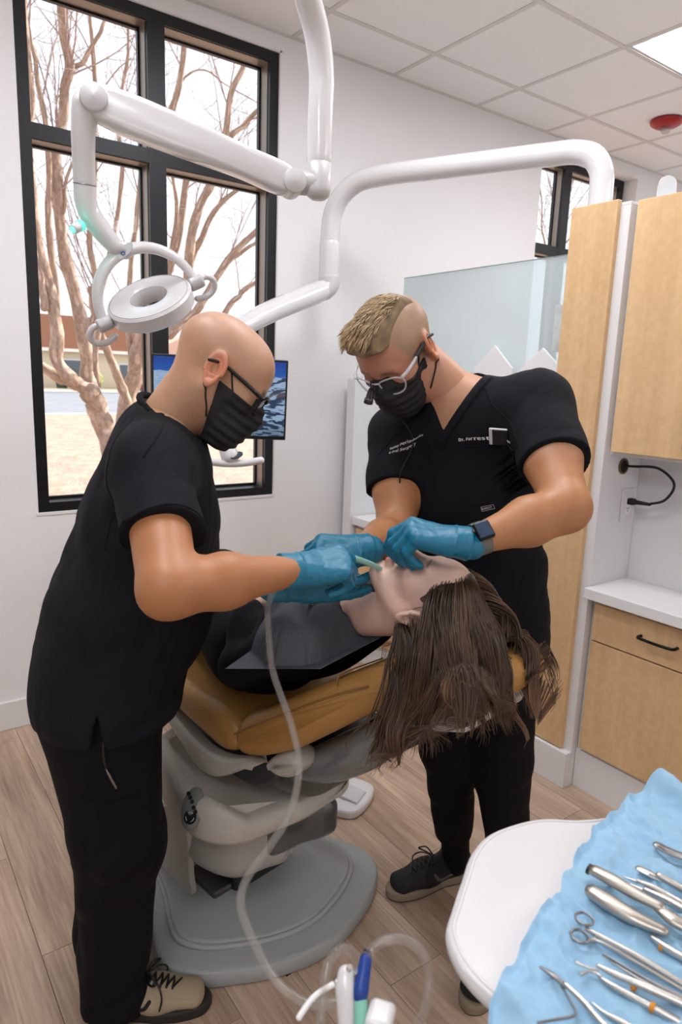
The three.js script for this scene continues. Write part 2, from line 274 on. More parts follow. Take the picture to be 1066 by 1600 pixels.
{ // far base cabinet behind the doctor, with white end panel, counter and glass screen
  const t = thing('base_cabinet', 'maple base cabinet with black pulls behind the doctor', 'cabinet');
  obj('carcass', box(2.20, 2.62, 0.10, 0.76, -2.86, -1.636), MAT.laminate, t);
  obj('toe_kick', box(2.195, 2.21, 0, 0.14, -2.86, -1.73), MAT.laminate, t);
  for (let i = 0; i < 3; i++) {
    const a = -2.85 + i * 0.403, b = a + 0.399;
    const d = obj('door', box(2.178, 2.2, 0.15, 0.745, a, b, 0.002, [i * 0.5, 0.3]), i % 2 ? MAT.maple2 : MAT.maple, t); handle(d, 2.179, 0.655, i % 2 ? a + 0.04 : b - 0.12, 0.09, 'y');
  }
  tag(obj('counter_worktop', box(2.165, 2.60, 0.762, 0.806, -2.87, -1.64, 0.003), MAT.counter), 'white counter slab behind the doctor', 'worktop');
  tag(obj('end_panel', box(2.155, 2.62, 0, 1.532, -2.945, -2.875, 0.003), MAT.laminate), 'white upright end panel left of the doctor', 'panel');
  tag(obj('partition_wall', box(2.63, 2.72, 0, 1.30, -2.87, -1.64), MAT.wall), 'low white partition under the frosted glass', 'partition');
  const gmat = M(null, { color: new THREE.Color().setRGB(0.84, 0.90, 0.91), transmission: 0.6, thickness: 0, roughness: 0.2, ior: 1.5 });
  const gs = thing('glass_screen', 'pale blue frosted glass screen behind the doctor', 'screen');
  obj('sheet', box(2.415, 2.425, 0.807, 2.05, -2.835, -1.64, 0.001), gmat, gs);
  obj('edge', box(2.413, 2.427, 2.0505, 2.0525, -2.835, -1.64), M('#8fb0b0', { roughness: 0.2 }), gs);
  for (const [z, w, y, n] of [[-2.155, 0.22, 1.70, 0], [-1.89, 0.25, 1.685, 1]]) {
    const s = slab([[-w / 2, -0.55], [w / 2, -0.55], [w / 2, -0.10], [0, 0], [-w / 2, -0.10]], 0.014, 0.002); s.rotateY(-Math.PI / 2); s.translate(2.398, y, z);
    tag(obj('pointed_panel', s, MAT.counter), n ? 'white point topped acrylic panel right of the doctor shoulder' : 'white point topped acrylic panel hidden behind the doctor collar', 'panel');
  }
  // tubing bundle hung on the counter edge, seen right of the doctor
  const b = thing('tubing_coil', 'coil of grey clear tubing on the far counter beside the tall cabinet', 'tubing', [2.26, 0.813, -1.74]);
  for (let k = 0; k < 3; k++) { const p = []; for (let i = 0; i < 26; i++) { const a = i / 26 * Math.PI * 2; p.push([Math.cos(a) * (0.055 + k * 0.006), 0.012 + k * 0.012 + 0.01 * Math.sin(a * 2 + k), Math.sin(a) * (0.06 - k * 0.004)]); } p.push(p[0]); obj('loop', sweep(p, 0.005, 8, { cap: false }), M('#b9c3c6', { roughness: 0.2, transmission: 0.4, thickness: 0 }), b); }
  obj('tail', sweep([[-0.06, 0.03, 0.02], [-0.092, 0.01, 0.035], [-0.108, -0.06, 0.04], [-0.104, -0.15, 0.03]], 0.0035, 8, { smoothN: 20 }), M('#8d9194', { roughness: 0.3 }), b);
  const bag = thing('paper_pouch', 'clear sterilisation pouch hung on the edge of the tall cabinet', 'pouch', [2.166, 1.74, -1.645]);
  { const g = new THREE.PlaneGeometry(0.05, 0.17, 6, 16), p = g.attributes.position; for (let i = 0; i < p.count; i++) p.setZ(i, 0.006 * fbm(p.getX(i) * 40, p.getY(i) * 20, 3)); g.computeVertexNormals(); g.rotateY(-1.2); const g2 = g.clone().translate(0.004, 0, 0.002); obj('pouch_sheet', [g, g2], M('#dfe3e4', { roughness: 0.35, transmission: 0.35, thickness: 0, side: THREE.DoubleSide }), bag); }
}
{ // clear scoop standing on the wall cabinet
  const t = thing('acrylic_holder', 'clear rounded acrylic holder standing on top of the wall cabinet', 'holder', [2.33, 2.142, -1.39]);
  const pts = curve2([[-0.03, 0], [-0.03, 0.06], [-0.024, 0.088], [0, 0.10], [0.024, 0.088], [0.03, 0.06], [0.03, 0]], 40, false);
  obj('shell', slab(pts, 0.012, 0.002).rotateY(-0.9), M('#e4e6e8', { roughness: 0.15, transmission: 0.35, thickness: 0 }), t);
}
// ---------------------------------------------------------------- outside the windows
const LIMBS1 = [[[[2.64,0.57,-8.55],[2.57,0.87,-8.56],[2.49,1.12,-8.57],[2.42,1.26,-8.56]],0.14,0.12],[[[2.42,1.26,-8.56],[2.26,1.36,-8.57],[2.11,1.4,-8.56],[1.86,1.54,-8.58],[1.72,1.62,-8.57]],0.09,0.05],[[[2.18,1.38,-8.42],[2.12,1.46,-8.43],[2.04,1.63,-8.45],[2.06,1.92,-8.43],[1.99,2.32,-8.42],[1.88,2.73,-8.39],[1.81,3.17,-8.33],[1.78,3.59,-8.23],[1.76,3.93,-8.14],[1.78,4.17,-8.06],[1.73,4.63,-7.9],[1.69,4.94,-7.78],[1.66,5.2,-7.66]],0.085,0.03],[[[2.5,1.21,-8.74],[2.45,1.46,-8.75],[2.46,1.64,-8.74],[2.41,2.05,-8.72],[2.29,2.51,-8.7],[2.21,2.8,-8.67],[2.14,3.36,-8.58],[2.11,3.85,-8.45],[2.16,4.15,-8.34],[2.16,4.44,-8.23],[2.2,4.61,-8.14],[2.13,4.86,-8.05],[2.09,5.12,-7.93],[2.05,5.44,-7.78]],0.09,0.04],[[[2.23,4.64,-8.26],[2.34,4.7,-8.15],[2.43,4.87,-8.01],[2.53,5.07,-7.85],[2.56,5.29,-7.68]],0.03,0.012],[[[2.63,1.34,-9.02],[2.62,1.7,-9.02],[2.68,2.13,-8.98],[2.65,2.59,-8.94],[2.59,3.02,-8.89],[2.62,3.58,-8.77],[2.56,4.58,-8.48],[2.52,4.86,-8.38],[2.46,5.24,-8.24],[2.42,5.58,-8.08]],0.055,0.015],[[[2.08,2.07,-8.54],[2.05,2.56,-8.52],[2.01,3.22,-8.45],[2.02,3.6,-8.4],[1.99,4.1,-8.29],[1.9,4.51,-8.2],[1.8,4.85,-8.12],[1.76,5.17,-8.02]],0.045,0.015],[[[1.9,2.18,-8.36],[1.86,2.59,-8.37],[1.82,2.85,-8.38],[1.76,3.04,-8.4]],0.05,0.03],[[[2.6,1.82,-9.24],[2.71,2.3,-9.19],[2.87,2.93,-9.08],[2.96,3.46,-8.98],[2.98,3.95,-8.87],[2.92,4.41,-8.76],[2.96,4.86,-8.61],[2.94,5.32,-8.44],[2.9,5.64,-8.32]],0.04,0.012],[[[2.19,3.26,-8.56],[2.25,3.66,-8.43],[2.34,3.91,-8.31],[2.47,4.22,-8.15],[2.57,4.51,-7.99],[2.75,4.75,-7.81]],0.02,0.006]];
const LIMBS2 = [[[[3.08,0.48,-9.35],[3.15,1.07,-9.38],[3.25,1.48,-9.36],[3.33,1.86,-9.33],[3.41,2.12,-9.29]],0.15,0.1],[[[3.09,1.01,-9.18],[3.01,1.35,-9.2],[2.83,1.79,-9.23],[2.72,2.15,-9.22],[2.64,2.53,-9.19]],0.07,0.035],[[[3.28,1.43,-9.45],[3.23,1.86,-9.44],[3.19,2.36,-9.4],[3.22,2.84,-9.31],[3.25,3.31,-9.2],[3.25,3.82,-9.07],[3.26,4.24,-8.93],[3.25,4.57,-8.8]],0.05,0.02],[[[3.44,2.12,-9.37],[3.51,2.46,-9.3],[3.66,2.8,-9.18],[3.77,3.28,-9.03],[3.8,3.81,-8.88],[3.77,4.23,-8.75],[3.55,4.56,-8.71],[3.58,4.91,-8.55],[3.58,5.29,-8.37],[3.52,5.66,-8.19]],0.06,0.03],[[[3.27,1.85,-9.02],[3.54,2.03,-8.9],[3.75,2.3,-8.78],[3.76,2.93,-8.68],[3.76,3.26,-8.61],[3.83,3.64,-8.48],[3.92,3.85,-8.37],[4.0,4.29,-8.18],[4.0,4.56,-8.07],[4.02,4.8,-7.96],[4.07,5.04,-7.82],[4.04,5.37,-7.66]],0.075,0.03],[[[3.76,2.29,-8.91],[3.89,3.08,-8.79],[4.03,3.43,-8.7],[4.2,3.72,-8.59],[4.37,3.91,-8.49],[4.5,4.22,-8.37]],0.05,0.02],[[[3.46,1.98,-8.62],[3.79,2.35,-8.48],[3.98,2.68,-8.39],[4.18,3.05,-8.26],[4.45,3.35,-8.09],[4.61,3.56,-7.98]],0.06,0.03],[[[4.1,2.49,-8.96],[4.32,2.92,-8.83],[4.51,3.13,-8.74],[4.73,3.28,-8.63],[4.94,3.36,-8.53]],0.03,0.02],[[[4.09,2.22,-8.44],[4.24,2.46,-8.37],[4.36,2.6,-8.33],[4.54,2.73,-8.25],[4.8,2.86,-8.11]],0.04,0.025],[[[4.1,4.34,-8.33],[4.19,4.45,-8.21],[4.37,4.67,-7.98],[4.49,4.8,-7.81]],0.035,0.02],[[[3.71,1.71,-9.61],[3.75,2.24,-9.55],[3.79,2.63,-9.49],[3.81,3.08,-9.4],[3.84,3.56,-9.28],[3.76,3.94,-9.21],[3.67,4.29,-9.13]],0.045,0.02],[[[3.59,4.7,-9.01],[3.78,5.12,-8.79],[3.98,5.21,-8.67],[4.22,5.11,-8.62],[4.64,4.95,-8.48]],0.015,0.008]];
const LIMBS3 = [[[[6.73,2.13,-5.16],[6.65,2.75,-5.18],[6.59,3.02,-5.22],[6.6,3.41,-5.12],[6.6,3.78,-5.0],[6.55,4.08,-4.96]],0.06,0.02],[[[6.54,2.8,-5.12],[6.43,3.14,-5.22],[6.37,3.46,-5.24],[6.3,3.78,-5.26],[6.3,4.02,-5.21]],0.03,0.01],[[[6.76,2.98,-5.28],[6.87,3.26,-5.13],[6.97,3.52,-4.99],[7.0,3.83,-4.89]],0.03,0.01],[[[6.53,2.87,-5.11],[6.36,2.93,-5.22],[6.19,3.05,-5.32],[6.02,3.1,-5.41]],0.02,0.008]];
{
  const G = -0.15;
  const gravel = texture(512, 512, (u, v) => { const a = pnoise(u * 90, v * 90, 90, 90), b = pnoise(u * 12, v * 12, 12, 12), c = pnoise(u * 200, v * 200, 200, 200), k = 0.09 * a + 0.05 * b + 0.10 * c; return [0.66 + k, 0.56 + k, 0.50 + k]; });
  gravel.repeat.set(0.5, 0.5);
  struct('floor_outside_gravel', box(-40, 60, G - 0.2, G, -26.4, RZ0 - WT - 0.01), M(null, { map: gravel, roughness: 0.95 }), 'pale gravel yard outside the window');
  const asphalt = texture(256, 256, (u, v) => { const k = 0.05 * pnoise(u * 80, v * 80, 80, 80) + 0.04 * pnoise(u * 9, v * 9, 9, 9); return [0.52 + k, 0.53 + k, 0.56 + k]; }); asphalt.repeat.set(0.4, 0.4);
  struct('floor_street', box(-60, 120, G - 0.3, G - 0.12, -52, -27), M(null, { map: asphalt, roughness: 0.9 }), 'grey street beyond the gravel yard');
  const conc = M('#c9c3bc', { roughness: 0.9 });
  struct('floor_kerb', [box(-60, 120, G - 0.3, G + 0.01, -27, -26.4), box(-60, 120, G - 0.3, G, -56, -52)], conc, 'concrete kerbs along the street');
  struct('floor_far_yard', box(-80, 160, G - 0.3, G + 0.02, -130, -56), M('#a89a80', { roughness: 1 }), 'far front yards across the street');
  // bare trees
  const bark = texture(256, 512, (u, v) => { const a = pnoise(u * 10, v * 18, 10, 18), b = pnoise(u * 40, v * 60, 40, 60), c = pnoise(u * 5, v * 6, 5, 6), p = smooth(0.1, 0.35, c), k = 0.07 * a + 0.05 * b; return [0.62 + k + 0.13 * p, 0.53 + k + 0.13 * p, 0.465 + k + 0.13 * p]; }); bark.repeat.set(2, 1.2);
  const mBark = M(null, { map: bark, roughness: 0.9 }), mTwig = M('#a08880', { roughness: 0.9 });
  function tree(name, label, limbs, seed, twigs) {
    const r = rng(seed), t = thing(name, label, 'tree'), main = [], tw = [];
    const o = V(...limbs[0][0][0]);
    for (const [p, r0, r1] of limbs) {
      const pts = p.map((q) => V(...q)), n = pts.length;
      if (p === limbs[0][0]) { pts.unshift(V(pts[0].x + 0.06, G - 0.05, pts[0].z)); }
      const N = Math.max(10, pts.length * 4), c = new THREE.CatmullRomCurve3(pts, false, 'centripetal'), P = [], Rr = [];
      for (let i = 0; i <= N; i++) { const k = i / N, q = c.getPoint(k); q.x += 0.02 * vnoise(k * 9 + r0 * 90, seed); q.z += 0.03 * vnoise(k * 9, seed + r0 * 50); P.push(q); Rr.push(lerp(r0, r1, k) * (1 + 0.14 * vnoise(k * 25, r0 * 77))); }
      main.push(sweep(P, Rr, 9));
      const spawn = (at, dir, len, rad, lvl) => {
        const q = [at.clone()], d = dir.clone(); const k = lvl ? 5 : 8; const bend = V((r() - 0.5), r() * 0.7, (r() - 0.5)).multiplyScalar(0.35);
        for (let i = 1; i <= k; i++) { d.addScaledVector(bend, 1 / k).add(V(r() - 0.5, r() - 0.4, r() - 0.5).multiplyScalar(0.22)).normalize(); q.push(q[i - 1].clone().addScaledVector(d, len / k)); }
        tw.push(sweep(q, q.map((_, i) => lerp(rad, rad * 0.35, i / k)), lvl ? 3 : 4, { cap: false }));
        if (lvl < 2) for (let i = 1; i <= k; i++) if (r() < (lvl ? 0.55 : 0.75)) spawn(q[i], d.clone().multiplyScalar(0.5).add(V(r() - 0.5, r() - 0.35, r() - 0.5).multiplyScalar(1.6)).normalize(), len * (0.35 + 0.35 * r()), rad * 0.5, lvl + 1);
      };
      const m = Math.round(twigs * N / 20);
      for (let i = 0; i < m; i++) { const k = 0.25 + 0.75 * r(), j = Math.min(N, Math.round(k * N)); if (P[j].y < 1.9) continue; const tan = P[j].clone().sub(P[Math.max(0, j - 1)]).normalize(); spawn(P[j], tan.multiplyScalar(0.8).add(V(r() - 0.5, r() - 0.2, r() - 0.5).multiplyScalar(1.8)).normalize(), 0.6 + r() * 1.1, Math.min(Rr[j] * 0.35, 0.010), 0); }
    }
    obj('trunk', main, mBark, t); const w = obj('twigs', tw, mTwig, t); w.userData.kind = 'stuff'; return t;
  }
  tree('bare_tree', 'bare tan tree with forking limbs behind the left window pane', LIMBS1, 3, 3.4);
  tree('bare_tree', 'bare tan tree spreading behind the right window pane', LIMBS2, 8, 3);
  tree('bare_tree', 'bare twiggy tree beyond the small upper window', LIMBS3.map(([p, a, b]) => [p, a * 0.4, b * 0.4]), 12, 12);
  // houses across the street
  function house(name, label, x, z, w, h, d, rh, wallC, roofC, wins) {
    const t = thing(name, label, 'house', [x, G, z]);
    obj('wall', box(-w / 2, w / 2, 0, h, -d, 0), M(wallC, { roughness: 0.9 }), t);
    const rf = slab([[-w / 2 - 0.6, 0], [w / 2 + 0.6, 0], [w / 2 * 0.55, rh], [-w / 2 * 0.55, rh]], d + 1.2, 0); rf.translate(0, h, -d - 0.6); obj('roof', rf, M(roofC, { roughness: 0.9 }), t);
    obj('fascia', box(-w / 2 - 0.6, w / 2 + 0.6, h - 0.25, h, 0.4, 0.65), M('#e8e2da'), t);
    for (const [wx, wy, ww, wh] of wins) { const f = obj('window', box(wx - ww / 2, wx + ww / 2, wy, wy + wh, 0, 0.06), M('#e9e6e2'), t); obj('pane', box(wx - ww / 2 + 0.12, wx + ww / 2 - 0.12, wy + 0.12, wy + wh - 0.12, 0.05, 0.08), M('#5c6670', { roughness: 0.1 }), f); }
  }
  house('house', 'cream house with brown roof across the street', 14.5, -60, 17, 3.2, 9, 2.6, '#d8c9b4', '#9a6a52', [[-3.5, 0.9, 2.2, 1.5], [1.2, 0.9, 2.4, 1.5], [5.5, 0, 1.2, 2.2]]);
  house('house', 'pale house with pinkish roof behind the right pane', 37, -64, 20, 3.2, 9, 2.4, '#e2d6c6', '#a8806c', [[-6, 0.9, 2.2, 1.5], [-1, 0.9, 2.4, 1.5], [4, 0.9, 2.4, 1.5]]);
  house('house', 'tan house seen through the small upper window', 70, -66, 22, 3.4, 9, 2.6, '#d3c3ae', '#8f6a58', [[-6, 0.9, 2.2, 1.5], [2, 0.9, 2.4, 1.5]]);
  house('house', 'grey tan house at the left edge of the window', -6, -62, 18, 3.2, 9, 2.4, '#cdbfae', '#8b6f60', [[4, 0.9, 2.2, 1.5], [-2, 0.9, 2.4, 1.5]]);
  // parked car
  { const t = thing('car', 'small dark red car parked across the street', 'car', [19.8, G - 0.12, -50.2]); const body = slab(curve2([[-2.1, 0.35], [-2.15, 0.75], [-1.3, 0.9], [-0.8, 1.4], [0.9, 1.42], [1.5, 0.95], [2.1, 0.85], [2.15, 0.4]], 40), 1.7, 0.12); body.translate(0, 0, -0.85); obj('body', body, M('#7c2a30', { roughness: 0.3, clearcoat: 0.6 }), t); for (const x of [-1.35, 1.35]) for (const z of [-0.72, 0.72]) obj('wheel', new THREE.CylinderGeometry(0.33, 0.33, 0.22, 20).rotateX(Math.PI / 2).translate(x, 0.33, z), MAT.rubber, t); obj('window', box(-0.65, 0.95, 0.95, 1.3, 0.8, 0.86, 0.02), M('#22262b', { roughness: 0.1 }), t); }
  { const t = thing('waste_bin', 'dark green wheeled waste bin across the street', 'bin', [14.1, G + 0.02, -57.5]); const g = new THREE.CylinderGeometry(0.62, 0.45, 1.35, 4, 1).rotateY(Math.PI / 4).translate(0, 0.72, 0); obj('body', g, M('#2f4a44'), t); obj('lid', box(-0.5, 0.5, 1.39, 1.5, -0.5, 0.55, 0.04), M('#26403a'), t); }
  // bushes
  const leaf = M('#7f8a52', { roughness: 0.9 }), r = rng(77);
  [[16.2, -57.2, 1.0, 'round olive bush beside the green bin'], [9.5, -57.5, 0.9, 'round olive bush in front of the cream house'], [22.5, -57.6, 1.1, 'round olive bush by the parked red car']].forEach(([x, z, s, l]) => {
    const g = new THREE.IcosahedronGeometry(s, 5), p = g.attributes.position; for (let i = 0; i < p.count; i++) { const k = 1 + 0.22 * fbm(p.getX(i) * 3 + x, p.getY(i) * 3, p.getZ(i) * 3); p.setXYZ(i, p.getX(i) * k, p.getY(i) * k * 0.85, p.getZ(i) * k); } g.computeVertexNormals(); g.translate(x, G + s * 0.75, z); tag(obj('bush', g, leaf), l, 'bush');
  });
  // hill on the horizon
  { const g = new THREE.PlaneGeometry(420, 70, 120, 20).rotateX(-Math.PI / 2), p = g.attributes.position; for (let i = 0; i < p.count; i++) { const x = p.getX(i), z = p.getZ(i), k = Math.max(0, 1 - Math.abs(z) / 35); p.setY(i, k * (13 + 7 * vnoise(x * 0.016, 3) + 3 * vnoise(x * 0.06, z * 0.05))); } g.computeVertexNormals(); g.translate(70, G - 0.5, -190); tag(obj('hill', g, M('#b3988a', { roughness: 1 })), 'low pinkish brown hill behind the houses', 'hill'); }
}
// ---------------------------------------------------------------- operatory lamp
{
  const t = thing('operatory_lamp', 'white ceiling mounted operatory lamp with ring shaped head and jointed arm', 'lamp');
  const PX = 1.062, PZ = -1.612;
  obj('post', sweep([[0.44, 3.05, -1.30], [0.52, 2.95, -1.33], [0.66, 2.78, -1.40], [0.84, 2.58, -1.495], [0.965, 2.455, -1.56], [1.035, 2.375, -1.598], [PX, 2.29, PZ], [PX, 2.2, PZ], [PX, 2.083, PZ]], 0.0325, 24, { smoothN: 60 }), MAT.enamel, t);
  obj('ceiling_plate', lathe([[0, 0], [0.11, 0], [0.11, -0.02], [0.10, -0.03], [0, -0.03]].reverse(), 32).translate(0.44, 3.049, -1.30), MAT.enamel, t);
  obj('post_collar', aim(lathe([[0, -0.088], [0.018, -0.088], [0.029, -0.08], [0.0335, -0.065], [0.0335, 0.0], [0, 0]], 28), V(PX, 2.081, PZ), V(0, 1, 0)), MAT.enamel2, t);
  const K0 = V(1.006, 2.029, -1.652), K1 = V(0.549, 2.161, -1.818), ax = K1.clone().sub(K0).normalize(), side = new THREE.Vector3().crossVectors(ax, V(0, 1, 0)).normalize(), upv = new THREE.Vector3().crossVectors(side, ax).normalize();
  // block between collar and shoulder joint
  obj('shoulder_block', sweep([V(PX, 2.035, PZ), V(1.04, 2.035, -1.63), K0.clone()], [0.034, 0.033, 0.027], 20, { smoothN: 10 }), MAT.enamel2, t);
  for (const s of [1]) obj('shoulder_cap', aim(lathe([[0, 0.047], [0.02, 0.0465], [0.029, 0.042], [0.031, 0.034], [0.031, -0.034], [0.029, -0.042], [0, -0.047]].reverse(), 32), K0, side), MAT.enamel2, t);
  // parallel arm: a tapered rounded channel
  const L = K1.distanceTo(K0) - 0.0; const prof = curve2([[0.0, -0.026], [0.0, 0.026], [L * 0.3, 0.040], [L * 0.9, 0.045], [L, 0.034], [L + 0.005, 0.0], [L, -0.032], [L * 0.9, -0.043], [L * 0.3, -0.034]], 60);
  const arm = slab(prof, 0.066, 0.016, [], 4).translate(0, 0, -0.033); place(arm, K0, ax, upv, side.clone()); obj('parallel_arm', toCreasedNormals(arm, 0.7), MAT.enamel, t);
  for (const d of [0.085, 0.06]) { }
  for (const o of [0.018, -0.008]) obj('screw', aim(new THREE.CylinderGeometry(0.0035, 0.0035, 0.002, 12), K1.clone().addScaledVector(ax, -0.095).addScaledVector(upv, o).addScaledVector(side, 0.0335), side), MAT.steelDark, t);
  obj('elbow_cap', aim(lathe([[0, 0.048], [0.02, 0.0475], [0.03, 0.043], [0.0325, 0.034], [0.0325, -0.034], [0.03, -0.043], [0, -0.048]].reverse(), 32), K1, side), MAT.enamel2, t);
  const D = V(0.538, 2.05, -1.845);
  obj('drop_tube', sweep([K1.clone().addScaledVector(ax, 0.012), V(0.533, 2.155, -1.826), V(0.527, 2.11, -1.838), V(0.530, 2.04, -1.858), V(0.534, 1.985, -1.872)], [0.028, 0.034, 0.029, 0.0275, 0.0265], 22, { smoothN: 30 }), MAT.enamel, t);
  obj('joint_ring', aim(new THREE.TorusGeometry(0.0268, 0.0012, 8, 32).rotateX(Math.PI / 2), V(0.534, 1.985, -1.872), V(0.01, -1, -0.2)), MAT.steelDark, t);
  obj('elbow_tube', sweep([[0.534, 1.984, -1.872], [0.537, 1.95, -1.878], [0.549, 1.918, -1.883], [0.578, 1.882, -1.883], [0.609, 1.848, -1.880]], [0.0265, 0.027, 0.027, 0.026, 0.022], 22, { smoothN: 24 }), MAT.enamel, t);
  const kd = V(-0.72, -0.45, 0.35).normalize(), kp = V(0.535, 1.895, -1.875);
  obj('indicator_ring', aim(new THREE.CylinderGeometry(0.0135, 0.0135, 0.012, 20), kp.clone().addScaledVector(kd, 0.022), kd), M('#7fe6d4', { emissive: '#1fd8b4', emissiveIntensity: 0.9, roughness: 0.3 }), t);
  const gl = new THREE.PointLight('#35e0c0', 0.012); gl.position.copy(kp).addScaledVector(kd, 0.05); gl.castShadow = true; t.add(gl);
  obj('knob', aim(lathe([[0, 0.022], [0.009, 0.0215], [0.0125, 0.018], [0.013, 0], [0, 0]].reverse(), 20), kp.clone().addScaledVector(kd, 0.028), kd), MAT.enamel2, t);
  // ring head
  const c = V(0.691, 1.731, -1.867), n = V(-0.4955, 0.7902, 0.3605), pr = V(0.768, 1.799, -1.828), pl = V(0.629, 1.641, -1.896);
  const e1 = pr.clone().sub(pl).addScaledVector(n, -pr.clone().sub(pl).dot(n)).normalize(), e2 = new THREE.Vector3().crossVectors(n, e1);
  const ring = lathe([[0.050, -0.040], [0.054, -0.046], [0.108, -0.046], [0.115, -0.040], [0.117, -0.006], [0.112, 0.0], [0.060, 0.004], [0.052, 0.0], [0.048, -0.01], [0.050, -0.040]].reverse(), 64);
  const head = obj('ring_head', place(toCreasedNormals(ring, 0.6), c, e1, n, e2.clone().negate()), MAT.enamel, t);
  obj('front_lens', place(new THREE.RingGeometry(0.058, 0.104, 48).rotateX(Math.PI / 2).translate(0, -0.0468, 0), c, e1, n, e2.clone().negate()), M('#dfe3e6', { roughness: 0.1 }), head);
  obj('face_groove', place(new THREE.TorusGeometry(0.109, 0.0009, 6, 64).rotateX(Math.PI / 2).translate(0, 0.0008, 0), c, e1, n, e2.clone().negate()), M('#a9a7a8'), head);
  // yoke
  const yk = [];
  for (let i = 0; i <= 20; i++) { const a = Math.PI * (i / 20), q = c.clone().addScaledVector(e1, Math.cos(a) * 0.137).addScaledVector(V(-0.18, 0.93, -0.12).normalize(), 0); yk.push([a, q]); }
  const up2 = V(0.612, 1.85, -1.88).sub(c); up2.addScaledVector(e1, -up2.dot(e1)); const ul = up2.length(); up2.normalize();
  const Y = []; for (let i = 0; i <= 24; i++) { const a = Math.PI * i / 24; Y.push(c.clone().addScaledVector(n, -0.02).addScaledVector(e1, Math.cos(a) * 0.137).addScaledVector(up2, Math.sin(a) * (ul + 0.0))); }
  obj('yoke', sweep(Y, Y.map((_, i) => 0.0115 + 0.010 * Math.sin(Math.PI * i / 24)), 14, { flatten: 0.7, up: [n.x, n.y, n.z] }), MAT.enamel, t);
  const mid = Y[12]; obj('yoke_hub', sweep([V(0.609, 1.848, -1.880), mid.clone().lerp(V(0.609, 1.848, -1.880), 0.3), mid], [0.021, 0.023, 0.022], 16), MAT.enamel2, t);
  obj('logo_plate', aim(new THREE.CylinderGeometry(0.016, 0.016, 0.003, 24).scale(1.7, 1, 0.7), mid.clone().addScaledVector(V(-0.33, -0.1, 0.94), 0.022), V(-0.33, -0.1, 0.94), 0.5), M('#dfe2e6', { roughness: 0.15 }), t);
  obj('logo_dot', aim(new THREE.TorusGeometry(0.0045, 0.0014, 8, 20).rotateX(Math.PI / 2), mid.clone().add(V(-0.014, -0.01, 0.0245)), V(-0.33, -0.1, 0.94)), M('#2a62a0'), t);
  for (const [s, p] of [[1, Y[0]], [-1, Y[24]]]) {
    obj('pivot', aim(lathe([[0, 0.02], [0.017, 0.02], [0.019, 0.014], [0.019, -0.014], [0.017, -0.02], [0, -0.02]].reverse(), 24), p, e1), MAT.enamel2, t);
    const hd = [[0.004, 0.0], [0.032, 0.004], [0.050, -0.014], [0.044, -0.038], [0.018, -0.050], [-0.012, -0.044]].map(([a, b]) => p.clone().addScaledVector(e1, s * a).addScaledVector(n, b));
    obj('handle', sweep(hd, 0.0085, 12, { smoothN: 30 }), MAT.enamel, t);
  }
}
